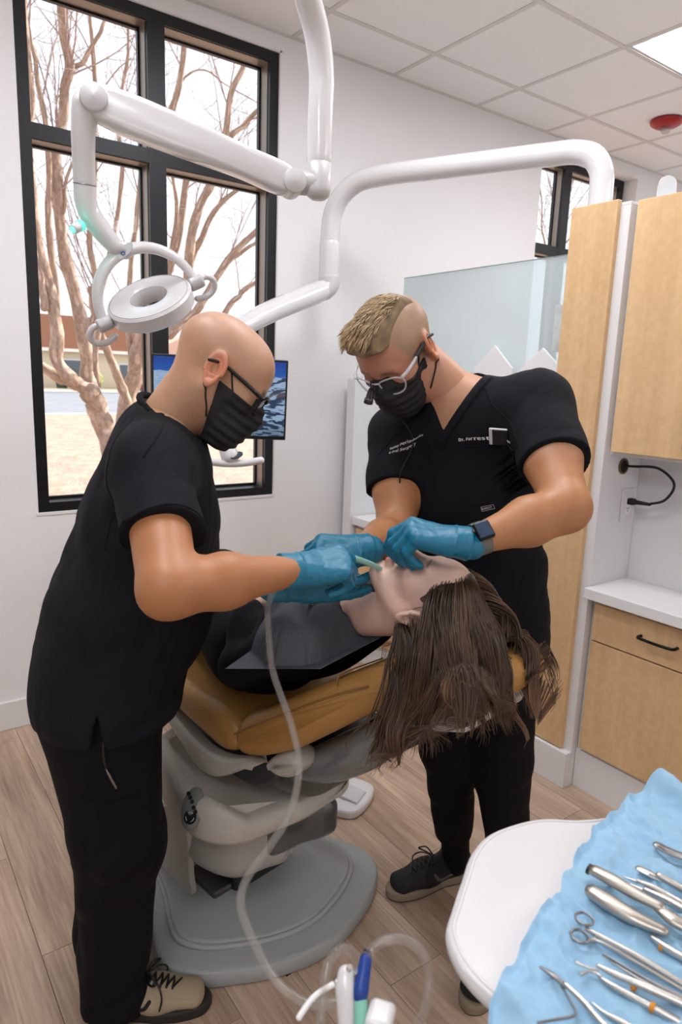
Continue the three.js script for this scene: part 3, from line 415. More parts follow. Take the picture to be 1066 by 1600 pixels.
// ---------------------------------------------------------------- post with monitor
{
  const t = thing('monitor_boom', 'white swan neck boom rising behind the tall cabinet with a monitor arm', 'boom');
  const P = [[2.35, 2.18, -1.66], [2.35, 2.24, -1.66], [2.348, 2.32, -1.668], [2.335, 2.375, -1.705], [2.315, 2.398, -1.77], [2.29, 2.402, -1.84], [2.10, 2.402, -2.245], [1.975, 2.40, -2.52], [1.93, 2.385, -2.62], [1.895, 2.335, -2.685], [1.875, 2.26, -2.722], [1.87, 2.18, -2.73], [1.87, 2.05, -2.73]];
  obj('swan_neck', sweep(P, 0.0435, 28, { smoothN: 90 }), MAT.enamel, t);
  obj('sleeve', sweep([[1.87, 2.13, -2.73], [1.87, 2.10, -2.73], [1.87, 1.99, -2.73]], 0.047, 28), MAT.enamel, t);
  obj('elbow', sweep([[1.87, 1.99, -2.73], [1.87, 1.955, -2.73], [1.845, 1.925, -2.73]], [0.0485, 0.05, 0.046], 24, { smoothN: 10 }), MAT.enamel2, t);
  obj('monitor_arm', sweep([[1.845, 1.93, -2.728], [1.76, 1.895, -2.715], [1.52, 1.80, -2.66], [1.30, 1.70, -2.56], [1.20, 1.64, -2.46]], [0.043, 0.047, 0.044, 0.04, 0.036], 20, { smoothN: 30, flatten: 1.05 }), MAT.enamel, t);
  obj('end_joint', sweep([[1.20, 1.66, -2.46], [1.19, 1.55, -2.43], [1.165, 1.46, -2.37]], [0.036, 0.034, 0.03], 16, { smoothN: 10 }), MAT.enamel2, t);
  // monitor
  const m = thing('monitor', 'black framed monitor showing snowy rocks under a blue sky', 'monitor');
  const tl = V(0.904, 1.586, -2.384), tr = V(1.333, 1.582, -2.173), br = V(1.315, 1.306, -2.205), bl = V(0.89, 1.316, -2.412);
  const c = tl.clone().add(tr).add(br).add(bl).multiplyScalar(0.25), X = tr.clone().sub(tl).add(br).sub(bl).normalize(); let Yv = tl.clone().sub(bl).add(tr).sub(br).normalize(); const Z = new THREE.Vector3().crossVectors(X, Yv).normalize(); Yv = new THREE.Vector3().crossVectors(Z, X);
  const w = 0.475, h = 0.280;
  obj('bezel', place(new RoundedBoxGeometry(w + 0.008, h + 0.012, 0.022, 3, 0.003).translate(0, -0.002, -0.0115), c, X, Yv, Z), M('#15161a', { roughness: 0.3 }), m);
  obj('housing', place(new RoundedBoxGeometry(w * 0.7, h * 0.6, 0.03, 3, 0.01).translate(0, 0, -0.035), c, X, Yv, Z), M('#cfcfd2', { roughness: 0.4 }), m);
  const scr = texture(512, 320, (u, v) => {
    const hz = 0.80 + 0.02 * vnoise(u * 5, 1) + 0.012 * vnoise(u * 22, 2); if (v > hz) { const k = (v - hz) / 0.2; return [0.06 + 0.05 * (1 - k), 0.24 + 0.12 * (1 - k), 0.60 + 0.1 * (1 - k)]; }
    const d = hz - v, s = 4 + 10 * (1 - v), n = fbm(u * s * 1.1, v * s * 4.5 + 2 * vnoise(u * 5, v * 7, 4), 3, 5), q = fbm(u * 40, v * 120, 8, 3), rock = smooth(0.02, 0.16, n + 0.25 * q + 0.12 * vnoise(u * 3, v * 5, 9));
    let a = [0.62 + 0.1 * q, 0.72 + 0.1 * q, 0.84 + 0.08 * q], b = [0.13, 0.20, 0.30]; const o = smooth(0.06, 0, Math.abs(v - 0.56 - 0.02 * vnoise(u * 7, 5))) * 0.6; b = [lerp(b[0], 0.5, o), lerp(b[1], 0.36, o), lerp(b[2], 0.32, o)];
    return [0, 1, 2].map((k) => lerp(a[k], b[k], rock * 0.9) * lerp(1, 0.72, smooth(0.3, 0.0, v)));
  });
  const sg = new THREE.PlaneGeometry(w - 0.006, h - 0.008).translate(0, 0.001, 0.0005);
  obj('screen', place(sg, c, X, Yv, Z), M('#050505', { roughness: 0.15, emissive: '#ffffff', emissiveMap: scr, emissiveIntensity: 0.75 }), m);
  const rl = new THREE.RectAreaLight('#8fb4e0', 0.4, w, h); rl.position.copy(c).addScaledVector(Z, 0.01); rl.lookAt(c.clone().addScaledVector(Z, 1)); m.add(rl);
  obj('neck', [sweep([[1.125, 1.40, -2.335], [1.12, 1.31, -2.30], [1.135, 1.235, -2.262]], [0.022, 0.024, 0.034], 14, { smoothN: 8 })], MAT.enamel, m);
  obj('handle_bar', sweep([[1.04, 1.222, -2.30], [1.10, 1.212, -2.265], [1.17, 1.213, -2.232], [1.235, 1.224, -2.21]], 0.0135, 14, { smoothN: 20 }), MAT.enamel, m);
  obj('button_plate', aim(new THREE.CylinderGeometry(0.022, 0.022, 0.004, 24).scale(1.2, 1, 0.7), V(1.145, 1.243, -2.235), V(-0.3, 0.8, 0.5)), M('#2c3440'), m);
}
// ---------------------------------------------------------------- dental chair (z' towards the head, x' towards the doctor)
const CH = { pos: [0.957, 0, -1.425], turn: 0.171 };
{
  const t = thing('dental_chair', 'reclined dental chair with mustard leather cushions and grey base under the patient', 'dental chair', CH.pos, CH.turn);
  const hide = texture(512, 512, (u, v) => { const n = 0.5 + 0.3 * pnoise(u * 70, v * 70, 70, 70) * 1 + 0.25 * pnoise(u * 150, v * 150, 150, 150); return [n, n, n]; }, { srgb: false, repeat: [4, 4] });
  const leather = M(null, { color: new THREE.Color().setRGB(0.40, 0.205, 0.052), roughness: 0.42, bumpMap: hide, bumpScale: 0.0005, clearcoat: 0.12, clearcoatRoughness: 0.4 });
  const seamM = M(null, { color: new THREE.Color().setRGB(0.26, 0.125, 0.03), roughness: 0.6 });
  const grey = M('#a0a4a3', { roughness: 0.55 }), cream = M('#b9b4ab', { roughness: 0.42 }), dark = M('#4d504f', { roughness: 0.2, clearcoat: 0.5 }), shellM = M('#6f7373', { roughness: 0.18, clearcoat: 0.6, clearcoatRoughness: 0.1 });
  // profile in (z,y) swept across x with rounded sides; f reshapes x
  const across = (prof, x0, x1, bev, f, seg = 6) => { const g = slab(curve2(prof, 80), x1 - x0, bev, [], seg); const p = g.attributes.position; for (let i = 0; i < p.count; i++) { const z = p.getX(i), y = p.getY(i), x = x0 + p.getZ(i); p.setXYZ(i, f ? f(x, y, z) : x, y, z); } const q = g.index ? g : mergeVertices(g, 1e-5); const idx = q.index.array; for (let i = 0; i < idx.length; i += 3) { const s = idx[i]; idx[i] = idx[i + 1]; idx[i + 1] = s; } q.deleteAttribute('normal'); q.computeVertexNormals(); return toCreasedNormals(q, 0.8); };
  const taper = (x, y, z) => x * (1 - 0.14 * smooth(0.22, 0.48, z));
  const back = obj('back_cushion', across([[0.02, 0.625], [-0.005, 0.665], [0.03, 0.725], [0.12, 0.785], [0.22, 0.855], [0.32, 0.92], [0.42, 0.975], [0.475, 0.985], [0.485, 0.95], [0.45, 0.91], [0.38, 0.85], [0.30, 0.785], [0.22, 0.722], [0.13, 0.665], [0.06, 0.63]], -0.262, 0.17, 0.036, taper, 8), leather, t);
  const line = (pts, r = 0.0022) => sweep(pts, r, 6, { smoothN: 40 });
  obj('seam', line([[-0.2628, 0.678, 0.012], [-0.2632, 0.722, 0.075], [-0.2632, 0.772, 0.15], [-0.2628, 0.826, 0.23], [-0.252, 0.889, 0.325], [-0.235, 0.936, 0.41]], 0.0022), seamM, back);
  obj('seam', line([[-0.246, 0.915, 0.335], [-0.243, 0.932, 0.335], [-0.225, 0.936, 0.334], [-0.1, 0.932, 0.331]], 0.002), seamM, back);
  const hr = obj('headrest_cushion', across([[0.44, 0.90], [0.42, 0.935], [0.45, 0.972], [0.53, 0.995], [0.60, 1.005], [0.632, 0.985], [0.63, 0.945], [0.59, 0.922], [0.52, 0.905]], -0.205, 0.075, 0.03, null, 6), leather, t);
  obj('seam', line([[-0.200, 0.945, 0.44], [-0.206, 0.968, 0.53], [-0.200, 0.972, 0.61]], 0.0018), seamM, hr);
  obj('headrest_bracket', [across([[0.40, 0.85], [0.42, 0.885], [0.52, 0.905], [0.60, 0.925], [0.605, 0.895], [0.55, 0.868], [0.47, 0.845]], -0.17, 0.04, 0.015)], MAT.enamel, t);
  obj('headrest_stem', box(-0.03, 0.03, 0.80, 0.815, 0.30, 0.48, 0.005).rotateX(0), MAT.steel, t).position.set(0, 0.03, 0);
  obj('seat_cushion', across([[0.02, 0.64], [0.015, 0.69], [-0.04, 0.715], [-0.13, 0.72], [-0.3, 0.735], [-0.48, 0.765], [-0.52, 0.74], [-0.5, 0.69], [-0.3, 0.65], [-0.12, 0.618], [-0.03, 0.61]], -0.268, 0.20, 0.035, null, 7), leather, t);
  obj('leg_cushion', across([[-0.53, 0.70], [-0.53, 0.765], [-0.7, 0.765], [-0.95, 0.735], [-1.12, 0.71], [-1.14, 0.67], [-1.1, 0.64], [-0.8, 0.665]], -0.22, 0.22, 0.03, (x, y, z) => x * (1 + 0.25 * smooth(-0.8, -0.53, z))), leather, t);
  obj('leg_support', across([[-0.3, 0.60], [-0.4, 0.655], [-0.8, 0.655], [-1.1, 0.63], [-1.08, 0.60], [-0.7, 0.59], [-0.4, 0.57]], -0.16, 0.16, 0.02), cream, t);
  // moulded rim under the seat edge
  obj('seat_rim', [across([[0.06, 0.632], [-0.02, 0.60], [-0.12, 0.585], [-0.32, 0.64], [-0.5, 0.69], [-0.5, 0.665], [-0.3, 0.60], [-0.13, 0.52], [-0.06, 0.53], [0.05, 0.60], [0.10, 0.635]], -0.272, -0.225, 0.014), across([[0.06, 0.632], [-0.02, 0.60], [-0.12, 0.585], [-0.32, 0.64], [-0.5, 0.69], [-0.5, 0.665], [-0.3, 0.60], [-0.13, 0.52], [-0.06, 0.53], [0.05, 0.60], [0.10, 0.635]], 0.225, 0.272, 0.014)], cream, t);
  obj('seat_frame', across([[0.06, 0.60], [-0.05, 0.575], [-0.4, 0.62], [-0.42, 0.59], [-0.15, 0.50], [0.04, 0.52], [0.1, 0.58]], -0.20, 0.20, 0.01), M('#3a3c3c', { roughness: 0.5 }), t);
  // glossy shell below the back
  obj('back_shell', across([[0.10, 0.60], [0.16, 0.66], [0.26, 0.735], [0.36, 0.82], [0.43, 0.885], [0.455, 0.87], [0.44, 0.80], [0.385, 0.72], [0.30, 0.645], [0.20, 0.585], [0.13, 0.57]], -0.19, 0.19, 0.05, (x, y, z) => x * (1 - 0.1 * smooth(0.3, 0.45, z)), 6), shellM, t);
  obj('hinge_saddle', across([[-0.02, 0.50], [-0.02, 0.585], [0.05, 0.605], [0.14, 0.625], [0.21, 0.64], [0.23, 0.60], [0.19, 0.545], [0.10, 0.505]], -0.17, 0.17, 0.04, null, 5), M('#55554f', { roughness: 0.35 }), t);
  obj('hinge_cover', [across([[0.09, 0.615], [0.12, 0.655], [0.18, 0.69], [0.21, 0.665], [0.18, 0.625], [0.13, 0.605]], -0.235, -0.16, 0.02), across([[0.09, 0.615], [0.12, 0.655], [0.18, 0.69], [0.21, 0.665], [0.18, 0.625], [0.13, 0.605]], 0.16, 0.235, 0.02)], cream, t);
  // lower shroud: plan outline (x,z) extruded upwards
  const plan = (pts, y0, y1, bev, f, seg = 6) => { const g = slab(curve2(pts, 120), y1 - y0, bev, [], seg); g.rotateX(Math.PI / 2); g.translate(0, y1, 0); if (f) { const p = g.attributes.position; for (let i = 0; i < p.count; i++) { const v = f(p.getX(i), p.getY(i), p.getZ(i)); p.setXYZ(i, ...v); } } const q = mergeVertices((g.deleteAttribute('normal'), g.deleteAttribute('uv'), g), 1e-5); q.computeVertexNormals(); return toCreasedNormals(q, 0.7); };
  obj('arm_shroud', plan([[-0.335, -0.12], [-0.325, -0.03], [-0.265, 0.04], [-0.15, 0.065], [-0.03, 0.085], [0.05, 0.09], [0.11, 0.05], [0.13, -0.1], [0.13, -0.4], [-0.2, -0.42], [-0.29, -0.3]], 0.375, 0.495, 0.035, (x, y, z) => [x, y > 0.44 ? y - 0.045 * smooth(-0.3, -0.22, x) * smooth(-0.25, -0.1, z) + 0.06 * smooth(-0.12, -0.35, z) * smooth(-0.2, -0.3, x) : y + 0.03 * smooth(-0.1, 0.1, x), z]), cream, t);
  { const n = V(-0.70, 0.56, 0.44).normalize(), v = V(0, 1, 0).addScaledVector(n, -n.y).normalize(), h = new THREE.Vector3().crossVectors(v, n), o = V(-0.322, 0.462, -0.072).addScaledVector(n, 0.012), put = (g, a, b, c = 0) => place(g, o.clone().addScaledVector(h, a).addScaledVector(v, b).addScaledVector(n, c), h, n, v.clone().negate());
    const pd = obj('control_pad', put(new THREE.SphereGeometry(1, 36, 18).scale(0.029, 0.009, 0.050), 0, 0), M('#6d6f6a', { roughness: 0.5 }), t);
    for (let i = 0; i < 5; i++) obj('button', put(new THREE.CylinderGeometry(0.0052, 0.0052, 0.004, 16), -0.016 + 0.007 * i, 0.030 - 0.0085 * i + (i > 2 ? -0.002 : 0.002), 0.0075), MAT.black, pd);
    obj('button_dial', put(new THREE.CylinderGeometry(0.0165, 0.0165, 0.004, 28), 0.001, -0.020, 0.0065), M('#15161b', { roughness: 0.3 }), pd);
    obj('dial_mark', [0, 1, 2].map((k) => put(new THREE.TorusGeometry(0.0105, 0.001, 6, 14, 1.1).rotateX(Math.PI / 2).rotateY(k * 2.1), 0.001, -0.020, 0.0088)), M('#b9bcc4'), pd).userData.kind = 'stuff'; }
  obj('pod_front', plan([[-0.27, -0.24], [-0.28, -0.12], [-0.235, -0.02], [-0.15, 0.01], [-0.08, 0.02], [-0.06, -0.4], [-0.2, -0.4]], 0.225, 0.38, 0.04), M('#a09e98', { roughness: 0.4 }), t);
  obj('pod_tail', plan([[-0.15, 0.012], [-0.04, 0.04], [0.02, 0.06], [0.06, 0.06], [0.085, 0.0], [0.09, -0.36], [-0.1, -0.4], [-0.13, -0.2]], 0.265, 0.388, 0.035), dark, t);
  obj('column', [box(-0.14, 0.06, 0.05, 0.28, -0.42, -0.14, 0.02)], M('#26282a', { roughness: 0.5 }), t);
  obj('linkage', [sweep([[-0.17, 0.12, -0.36], [-0.17, 0.25, -0.16]], 0.016, 8), sweep([[-0.15, 0.10, -0.22], [-0.15, 0.2, -0.1]], 0.012, 8), box(-0.2, -0.12, 0.055, 0.09, -0.3, -0.16, 0.008)], M('#5a5855', { roughness: 0.5, metalness: 0.5 }), t);
  const pl = slab(curve2([[-0.13, 0.40], [-0.24, 0.38], [-0.36, 0.25], [-0.40, 0.08], [-0.33, 0.065], [-0.225, 0.065], [-0.2, 0.15], [-0.15, 0.30]], 60), 0.02, 0.006); { const p = pl.attributes.position; for (let i = 0; i < p.count; i++) p.setXYZ(i, -0.215 - p.getZ(i) - 0.24 * Math.max(0, p.getY(i) - 0.06), p.getY(i), p.getX(i)); pl.computeVertexNormals(); } obj('column_cover', pl, cream, t);
  obj('peg', aim(lathe([[0, 0], [0.012, 0], [0.01, 0.05], [0, 0.05]].reverse(), 16), V(0.085, 0.06, -0.165), V(0, 1, 0)), cream, t);
  // floor base: stepped moulded plate
  const outline = [[-0.05, 0.155], [0.07, 0.14], [0.19, 0.10], [0.265, 0.045], [0.29, -0.03], [0.265, -0.12], [0.21, -0.24], [0.17, -0.38], [0.16, -0.6], [0.1, -0.72], [-0.22, -0.72], [-0.29, -0.6], [-0.30, -0.42], [-0.34, -0.28], [-0.385, -0.18], [-0.41, -0.09], [-0.365, -0.005], [-0.29, 0.055], [-0.18, 0.12]];
  obj('base_plate', plan(outline, 0.003, 0.055, 0.014), grey, t);
  const inner = (k, dz) => outline.map(([x, z]) => [(x + 0.06) * k - 0.06, (z + 0.25) * k - 0.25 + dz]);
  obj('base_step', plan(inner(0.80, 0), 0.05, 0.072, 0.010), grey, t);
  obj('base_ridge', sweep([...curve2(inner(0.81, 0), 90).map(([x, z]) => [x, 0.06, z])].concat([[...curve2(inner(0.81, 0), 90)[0]]].map(([x, z]) => [x, 0.06, z])), 0.008, 8, { cap: false }), grey, t);
  for (const [x, z] of [[-0.15, 0.100], [0.2, 0.05], [-0.35, -0.1]]) obj('base_foot', box(x - 0.02, x + 0.02, 0, 0.006, z - 0.02, z + 0.02), MAT.rubber, t);
}
{ // foot control on the floor behind the chair
  const t = thing('foot_control', 'white foot control with blue button and thin cable on the floor', 'foot control', [1.37, 0, -1.83], 0.5);
  obj('base', [slab(curve2([[-0.09, -0.1], [0.09, -0.1], [0.1, 0.03], [0.06, 0.1], [0, 0.12], [-0.06, 0.1], [-0.1, 0.03]], 60), 0.035, 0.01).rotateX(-Math.PI / 2)], MAT.enamel, t);
  obj('pedal', [slab([[-0.05, -0.095], [0.03, -0.095], [0.045, 0.03], [-0.04, 0.05]], 0.014, 0.004).rotateX(-Math.PI / 2 + 0.06).translate(0, 0.034, 0)], MAT.enamel2, t);
  obj('button', aim(lathe([[0, 0.012], [0.014, 0.011], [0.017, 0.004], [0.017, 0], [0, 0]].reverse(), 24), V(0.045, 0.035, -0.07), V(0, 1, 0)), M('#7f95a8', { roughness: 0.35 }), t);
  obj('cable', sweep([[0.07, 0.012, -0.05], [0.14, 0.005, -0.02], [0.23, 0.005, -0.05], [0.31, 0.006, -0.14], [0.33, 0.006, -0.3]], 0.004, 8, { smoothN: 30 }), M('#6d6f73', { roughness: 0.5 }), t);
}
// ---------------------------------------------------------------- figures: distance fields meshed with surface nets
const smin = (a, b, k) => { const h = Math.max(k - Math.abs(a - b), 0) / k; return Math.min(a, b) - h * h * k * 0.25; };
const smax = (a, b, k) => -smin(-a, -b, k);
const arr = (v) => v.isVector3 ? [v.x, v.y, v.z] : v;
function cap(a, b, ra, rb = ra, k) { // tapered capsule
  [a, b] = [arr(a), arr(b)]; const dx = b[0] - a[0], dy = b[1] - a[1], dz = b[2] - a[2], L = dx * dx + dy * dy + dz * dz || 1e-9;
  return { k, c: [a[0] + dx / 2, a[1] + dy / 2, a[2] + dz / 2], R: Math.sqrt(L) / 2 + Math.max(ra, rb), f(x, y, z) { const px = x - a[0], py = y - a[1], pz = z - a[2], t = clamp((px * dx + py * dy + pz * dz) / L), qx = px - t * dx, qy = py - t * dy, qz = pz - t * dz; return Math.sqrt(qx * qx + qy * qy + qz * qz) - (ra + (rb - ra) * t); } };
}
function capE(a, b, A, B, side, k, end = 1) { // capsule with elliptical section: half widths [along side, across], end = roundness of the ends
  a = V(...arr(a)); b = V(...arr(b)); const ax = b.clone().sub(a), len = ax.length() || 1e-6; ax.divideScalar(len); const s = V(...arr(side)); s.addScaledVector(ax, -s.dot(ax)).normalize(); const f = new THREE.Vector3().crossVectors(ax, s);
  const m = Math.max(...A, ...B);
  return { k, c: arr(a.clone().lerp(b, 0.5)), R: len / 2 + m, f(x, y, z) {
    const px = x - a.x, py = y - a.y, pz = z - a.z, l = px * ax.x + py * ax.y + pz * ax.z, t = clamp(l / len), o = l - t * len, u = px * s.x + py * s.y + pz * s.z, v = px * f.x + py * f.y + pz * f.z;
    const w = A[0] + (B[0] - A[0]) * t, d = A[1] + (B[1] - A[1]) * t, e = Math.min(w, d) * end, k0 = Math.sqrt(u * u / (w * w) + v * v / (d * d) + o * o / (e * e)); if (k0 < 1e-6) return -Math.min(w, d);
    const k1 = Math.sqrt(u * u / (w ** 4) + v * v / (d ** 4) + o * o / (e ** 4)); return k0 * (k0 - 1) / k1;
  } };
}
function ell(c, r, rot, k) { // ellipsoid, rot = [X,Y,Z] axes
  c = arr(c); const X = rot ? rot[0] : V(1, 0, 0), Y = rot ? rot[1] : V(0, 1, 0), Z = rot ? rot[2] : V(0, 0, 1);
  return { k, c, R: Math.max(...r), f(x, y, z) { x -= c[0]; y -= c[1]; z -= c[2]; const u = (x * X.x + y * X.y + z * X.z) / r[0], v = (x * Y.x + y * Y.y + z * Y.z) / r[1], w = (x * Z.x + y * Z.y + z * Z.z) / r[2], k0 = Math.sqrt(u * u + v * v + w * w); if (k0 < 1e-6) return -Math.min(...r); const k1 = Math.sqrt(u * u / r[0] ** 2 + v * v / r[1] ** 2 + w * w / r[2] ** 2); return k0 * (k0 - 1) / k1; } };
}
function field(prims, k = 0.03) {
  const n = prims.length;
  return (x, y, z) => { let d = 1e3; for (let i = 0; i < n; i++) { const p = prims[i], c = p.c, kk = p.k ?? k, bx = x - c[0], by = y - c[1], bz = z - c[2], bd = Math.sqrt(bx * bx + by * by + bz * bz) - p.R; if (bd > d + kk && bd > 0) continue; d = smin(d, p.f(x, y, z), kk); } return d; };
}
const bounds = (prims, m = 0.03) => { const lo = [9e9, 9e9, 9e9], hi = [-9e9, -9e9, -9e9]; for (const p of prims) for (let i = 0; i < 3; i++) { lo[i] = Math.min(lo[i], p.c[i] - p.R - m); hi[i] = Math.max(hi[i], p.c[i] + p.R + m); } return [lo, hi]; };
function mesh(f, [lo, hi], h, color) {
  const n = [0, 1, 2].map((i) => Math.ceil((hi[i] - lo[i]) / h) + 2), [nx, ny, nz] = n, B = 6, val = new Float32Array(nx * ny * nz).fill(1), id = (i, j, k) => i + nx * (j + ny * k);
  for (let bk = 0; bk < nz; bk += B) for (let bj = 0; bj < ny; bj += B) for (let bi = 0; bi < nx; bi += B) {
    const m = B / 2, d = f(lo[0] + (bi + m) * h, lo[1] + (bj + m) * h, lo[2] + (bk + m) * h), skip = Math.abs(d) > h * B * 1.25;
    for (let k = bk; k < Math.min(bk + B, nz); k++) for (let j = bj; j < Math.min(bj + B, ny); j++) for (let i = bi; i < Math.min(bi + B, nx); i++) val[id(i, j, k)] = skip ? d : f(lo[0] + i * h, lo[1] + j * h, lo[2] + k * h);
  }
  const vid = new Int32Array(nx * ny * nz).fill(-1), pos = [], idx = [];
  const C = [[0, 0, 0], [1, 0, 0], [0, 1, 0], [1, 1, 0], [0, 0, 1], [1, 0, 1], [0, 1, 1], [1, 1, 1]], E = [[0, 1], [2, 3], [4, 5], [6, 7], [0, 2], [1, 3], [4, 6], [5, 7], [0, 4], [1, 5], [2, 6], [3, 7]];
  const v8 = new Float32Array(8);
  for (let k = 0; k < nz - 1; k++) for (let j = 0; j < ny - 1; j++) for (let i = 0; i < nx - 1; i++) {
    let mask = 0; for (let c = 0; c < 8; c++) { const q = val[id(i + C[c][0], j + C[c][1], k + C[c][2])]; v8[c] = q; if (q < 0) mask |= 1 << c; } if (mask === 0 || mask === 255) continue;
    let x = 0, y = 0, z = 0, m = 0; for (const [a, b] of E) { if ((v8[a] < 0) === (v8[b] < 0)) continue; const t = v8[a] / (v8[a] - v8[b]); x += C[a][0] + (C[b][0] - C[a][0]) * t; y += C[a][1] + (C[b][1] - C[a][1]) * t; z += C[a][2] + (C[b][2] - C[a][2]) * t; m++; }
    vid[id(i, j, k)] = pos.length / 3; pos.push(lo[0] + (i + x / m) * h, lo[1] + (j + y / m) * h, lo[2] + (k + z / m) * h);
  }
  const quad = (a, b, c, d, flip) => { if (a < 0 || b < 0 || c < 0 || d < 0) return; if (flip) idx.push(a, c, b, a, d, c); else idx.push(a, b, c, a, c, d); };
  for (let k = 1; k < nz - 1; k++) for (let j = 1; j < ny - 1; j++) for (let i = 1; i < nx - 1; i++) {
    const s = val[id(i, j, k)] < 0;
    if (s !== val[id(i + 1, j, k)] < 0) quad(vid[id(i, j - 1, k - 1)], vid[id(i, j, k - 1)], vid[id(i, j, k)], vid[id(i, j - 1, k)], !s);
    if (s !== val[id(i, j + 1, k)] < 0) quad(vid[id(i - 1, j, k - 1)], vid[id(i - 1, j, k)], vid[id(i, j, k)], vid[id(i, j, k - 1)], !s);
    if (s !== val[id(i, j, k + 1)] < 0) quad(vid[id(i - 1, j - 1, k)], vid[id(i, j - 1, k)], vid[id(i, j, k)], vid[id(i - 1, j, k)], !s);
  }
  const N = pos.length / 3, P = new Float32Array(pos), Nn = new Float32Array(N * 3), uv = new Float32Array(N * 2), col = color ? new Float32Array(N * 3) : null, e = h * 0.6;
  for (let i = 0; i < N; i++) {
    let x = P[3 * i], y = P[3 * i + 1], z = P[3 * i + 2], gx, gy, gz, L;
    for (let it = 0; it < 2; it++) { gx = f(x + e, y, z) - f(x - e, y, z); gy = f(x, y + e, z) - f(x, y - e, z); gz = f(x, y, z + e) - f(x, y, z - e); L = Math.sqrt(gx * gx + gy * gy + gz * gz) || 1; if (it === 0) { const d = clamp(f(x, y, z) / Math.max(0.5, L / (2 * e)), -h * 0.5, h * 0.5); x -= d * gx / L; y -= d * gy / L; z -= d * gz / L; } }
    P.set([x, y, z], 3 * i); Nn.set([gx / L, gy / L, gz / L], 3 * i);
    const a = [Math.abs(gx), Math.abs(gy), Math.abs(gz)]; if (a[1] > a[0] && a[1] > a[2]) uv.set([x, z], 2 * i); else if (a[0] > a[2]) uv.set([z, y], 2 * i); else uv.set([x, y], 2 * i);
    if (col) col.set(color(x, y, z, gx / L, gy / L, gz / L), 3 * i);
  }
  const g = new THREE.BufferGeometry(); g.setAttribute('position', new THREE.BufferAttribute(P, 3)); g.setAttribute('normal', new THREE.BufferAttribute(Nn, 3)); g.setAttribute('uv', new THREE.BufferAttribute(uv, 2)); if (col) g.setAttribute('color', new THREE.BufferAttribute(col, 3)); g.setIndex(idx); return g;
}
function toSurf(f, p, off = 0) { p = p.clone(); const e = 0.002; for (let i = 0; i < 12; i++) { const d = f(p.x, p.y, p.z) - off, g = V(f(p.x + e, p.y, p.z) - f(p.x - e, p.y, p.z), f(p.x, p.y + e, p.z) - f(p.x, p.y - e, p.z), f(p.x, p.y, p.z + e) - f(p.x, p.y, p.z - e)), L = g.length() || 1; p.addScaledVector(g.divideScalar(L), -d * 0.9); if (Math.abs(d) < 2e-4) break; } return p; }
const gradAt = (f, p, e = 0.003) => V(f(p.x + e, p.y, p.z) - f(p.x - e, p.y, p.z), f(p.x, p.y + e, p.z) - f(p.x, p.y - e, p.z), f(p.x, p.y, p.z + e) - f(p.x, p.y, p.z - e)).normalize();
const surfLine = (f, pts, r, off = 0, n = 40, o = {}) => { const c = new THREE.CatmullRomCurve3(pts.map((p) => p.isVector3 ? p : V(...p))); return sweep(c.getPoints(n).map((p) => toSurf(f, p, off)), r, 6, o); };
// a patch of cloth, print or paper that hugs a field: u across X, v along Y
function patch(f, o, X, Y, w, h, off, nu = 16, nv = 12) {
  const g = new THREE.PlaneGeometry(w, h, nu, nv), p = g.attributes.position; X = X.clone().normalize(); Y = Y.clone().addScaledVector(X, -Y.dot(X)).normalize();
  for (let i = 0; i < p.count; i++) { const q = toSurf(f, o.clone().addScaledVector(X, p.getX(i)).addScaledVector(Y, p.getY(i)), off); p.setXYZ(i, q.x, q.y, q.z); } g.computeVertexNormals(); return g;
}
const basis = (Z, up = V(0, 1, 0), roll = 0) => { Z = Z.clone().normalize(); let X = new THREE.Vector3().crossVectors(up, Z).normalize(), Y = new THREE.Vector3().crossVectors(Z, X); if (roll) { const c = Math.cos(roll), s = Math.sin(roll), x = X.clone(); X = x.clone().multiplyScalar(c).addScaledVector(Y, s); Y = Y.clone().multiplyScalar(c).addScaledVector(x, -s); } return { X, Y, Z }; };
const mat4 = (b, o) => new THREE.Matrix4().makeBasis(b.X, b.Y, b.Z).setPosition(o);
const local = (b, o) => (x, y, z) => o.clone().addScaledVector(b.X, x).addScaledVector(b.Y, y).addScaledVector(b.Z, z);
// field given in a local frame, asked for in world places
const inFrame = (f, b, o) => (x, y, z) => { x -= o.x; y -= o.y; z -= o.z; return f(x * b.X.x + y * b.X.y + z * b.X.z, x * b.Y.x + y * b.Y.y + z * b.Y.z, x * b.Z.x + y * b.Z.y + z * b.Z.z); };

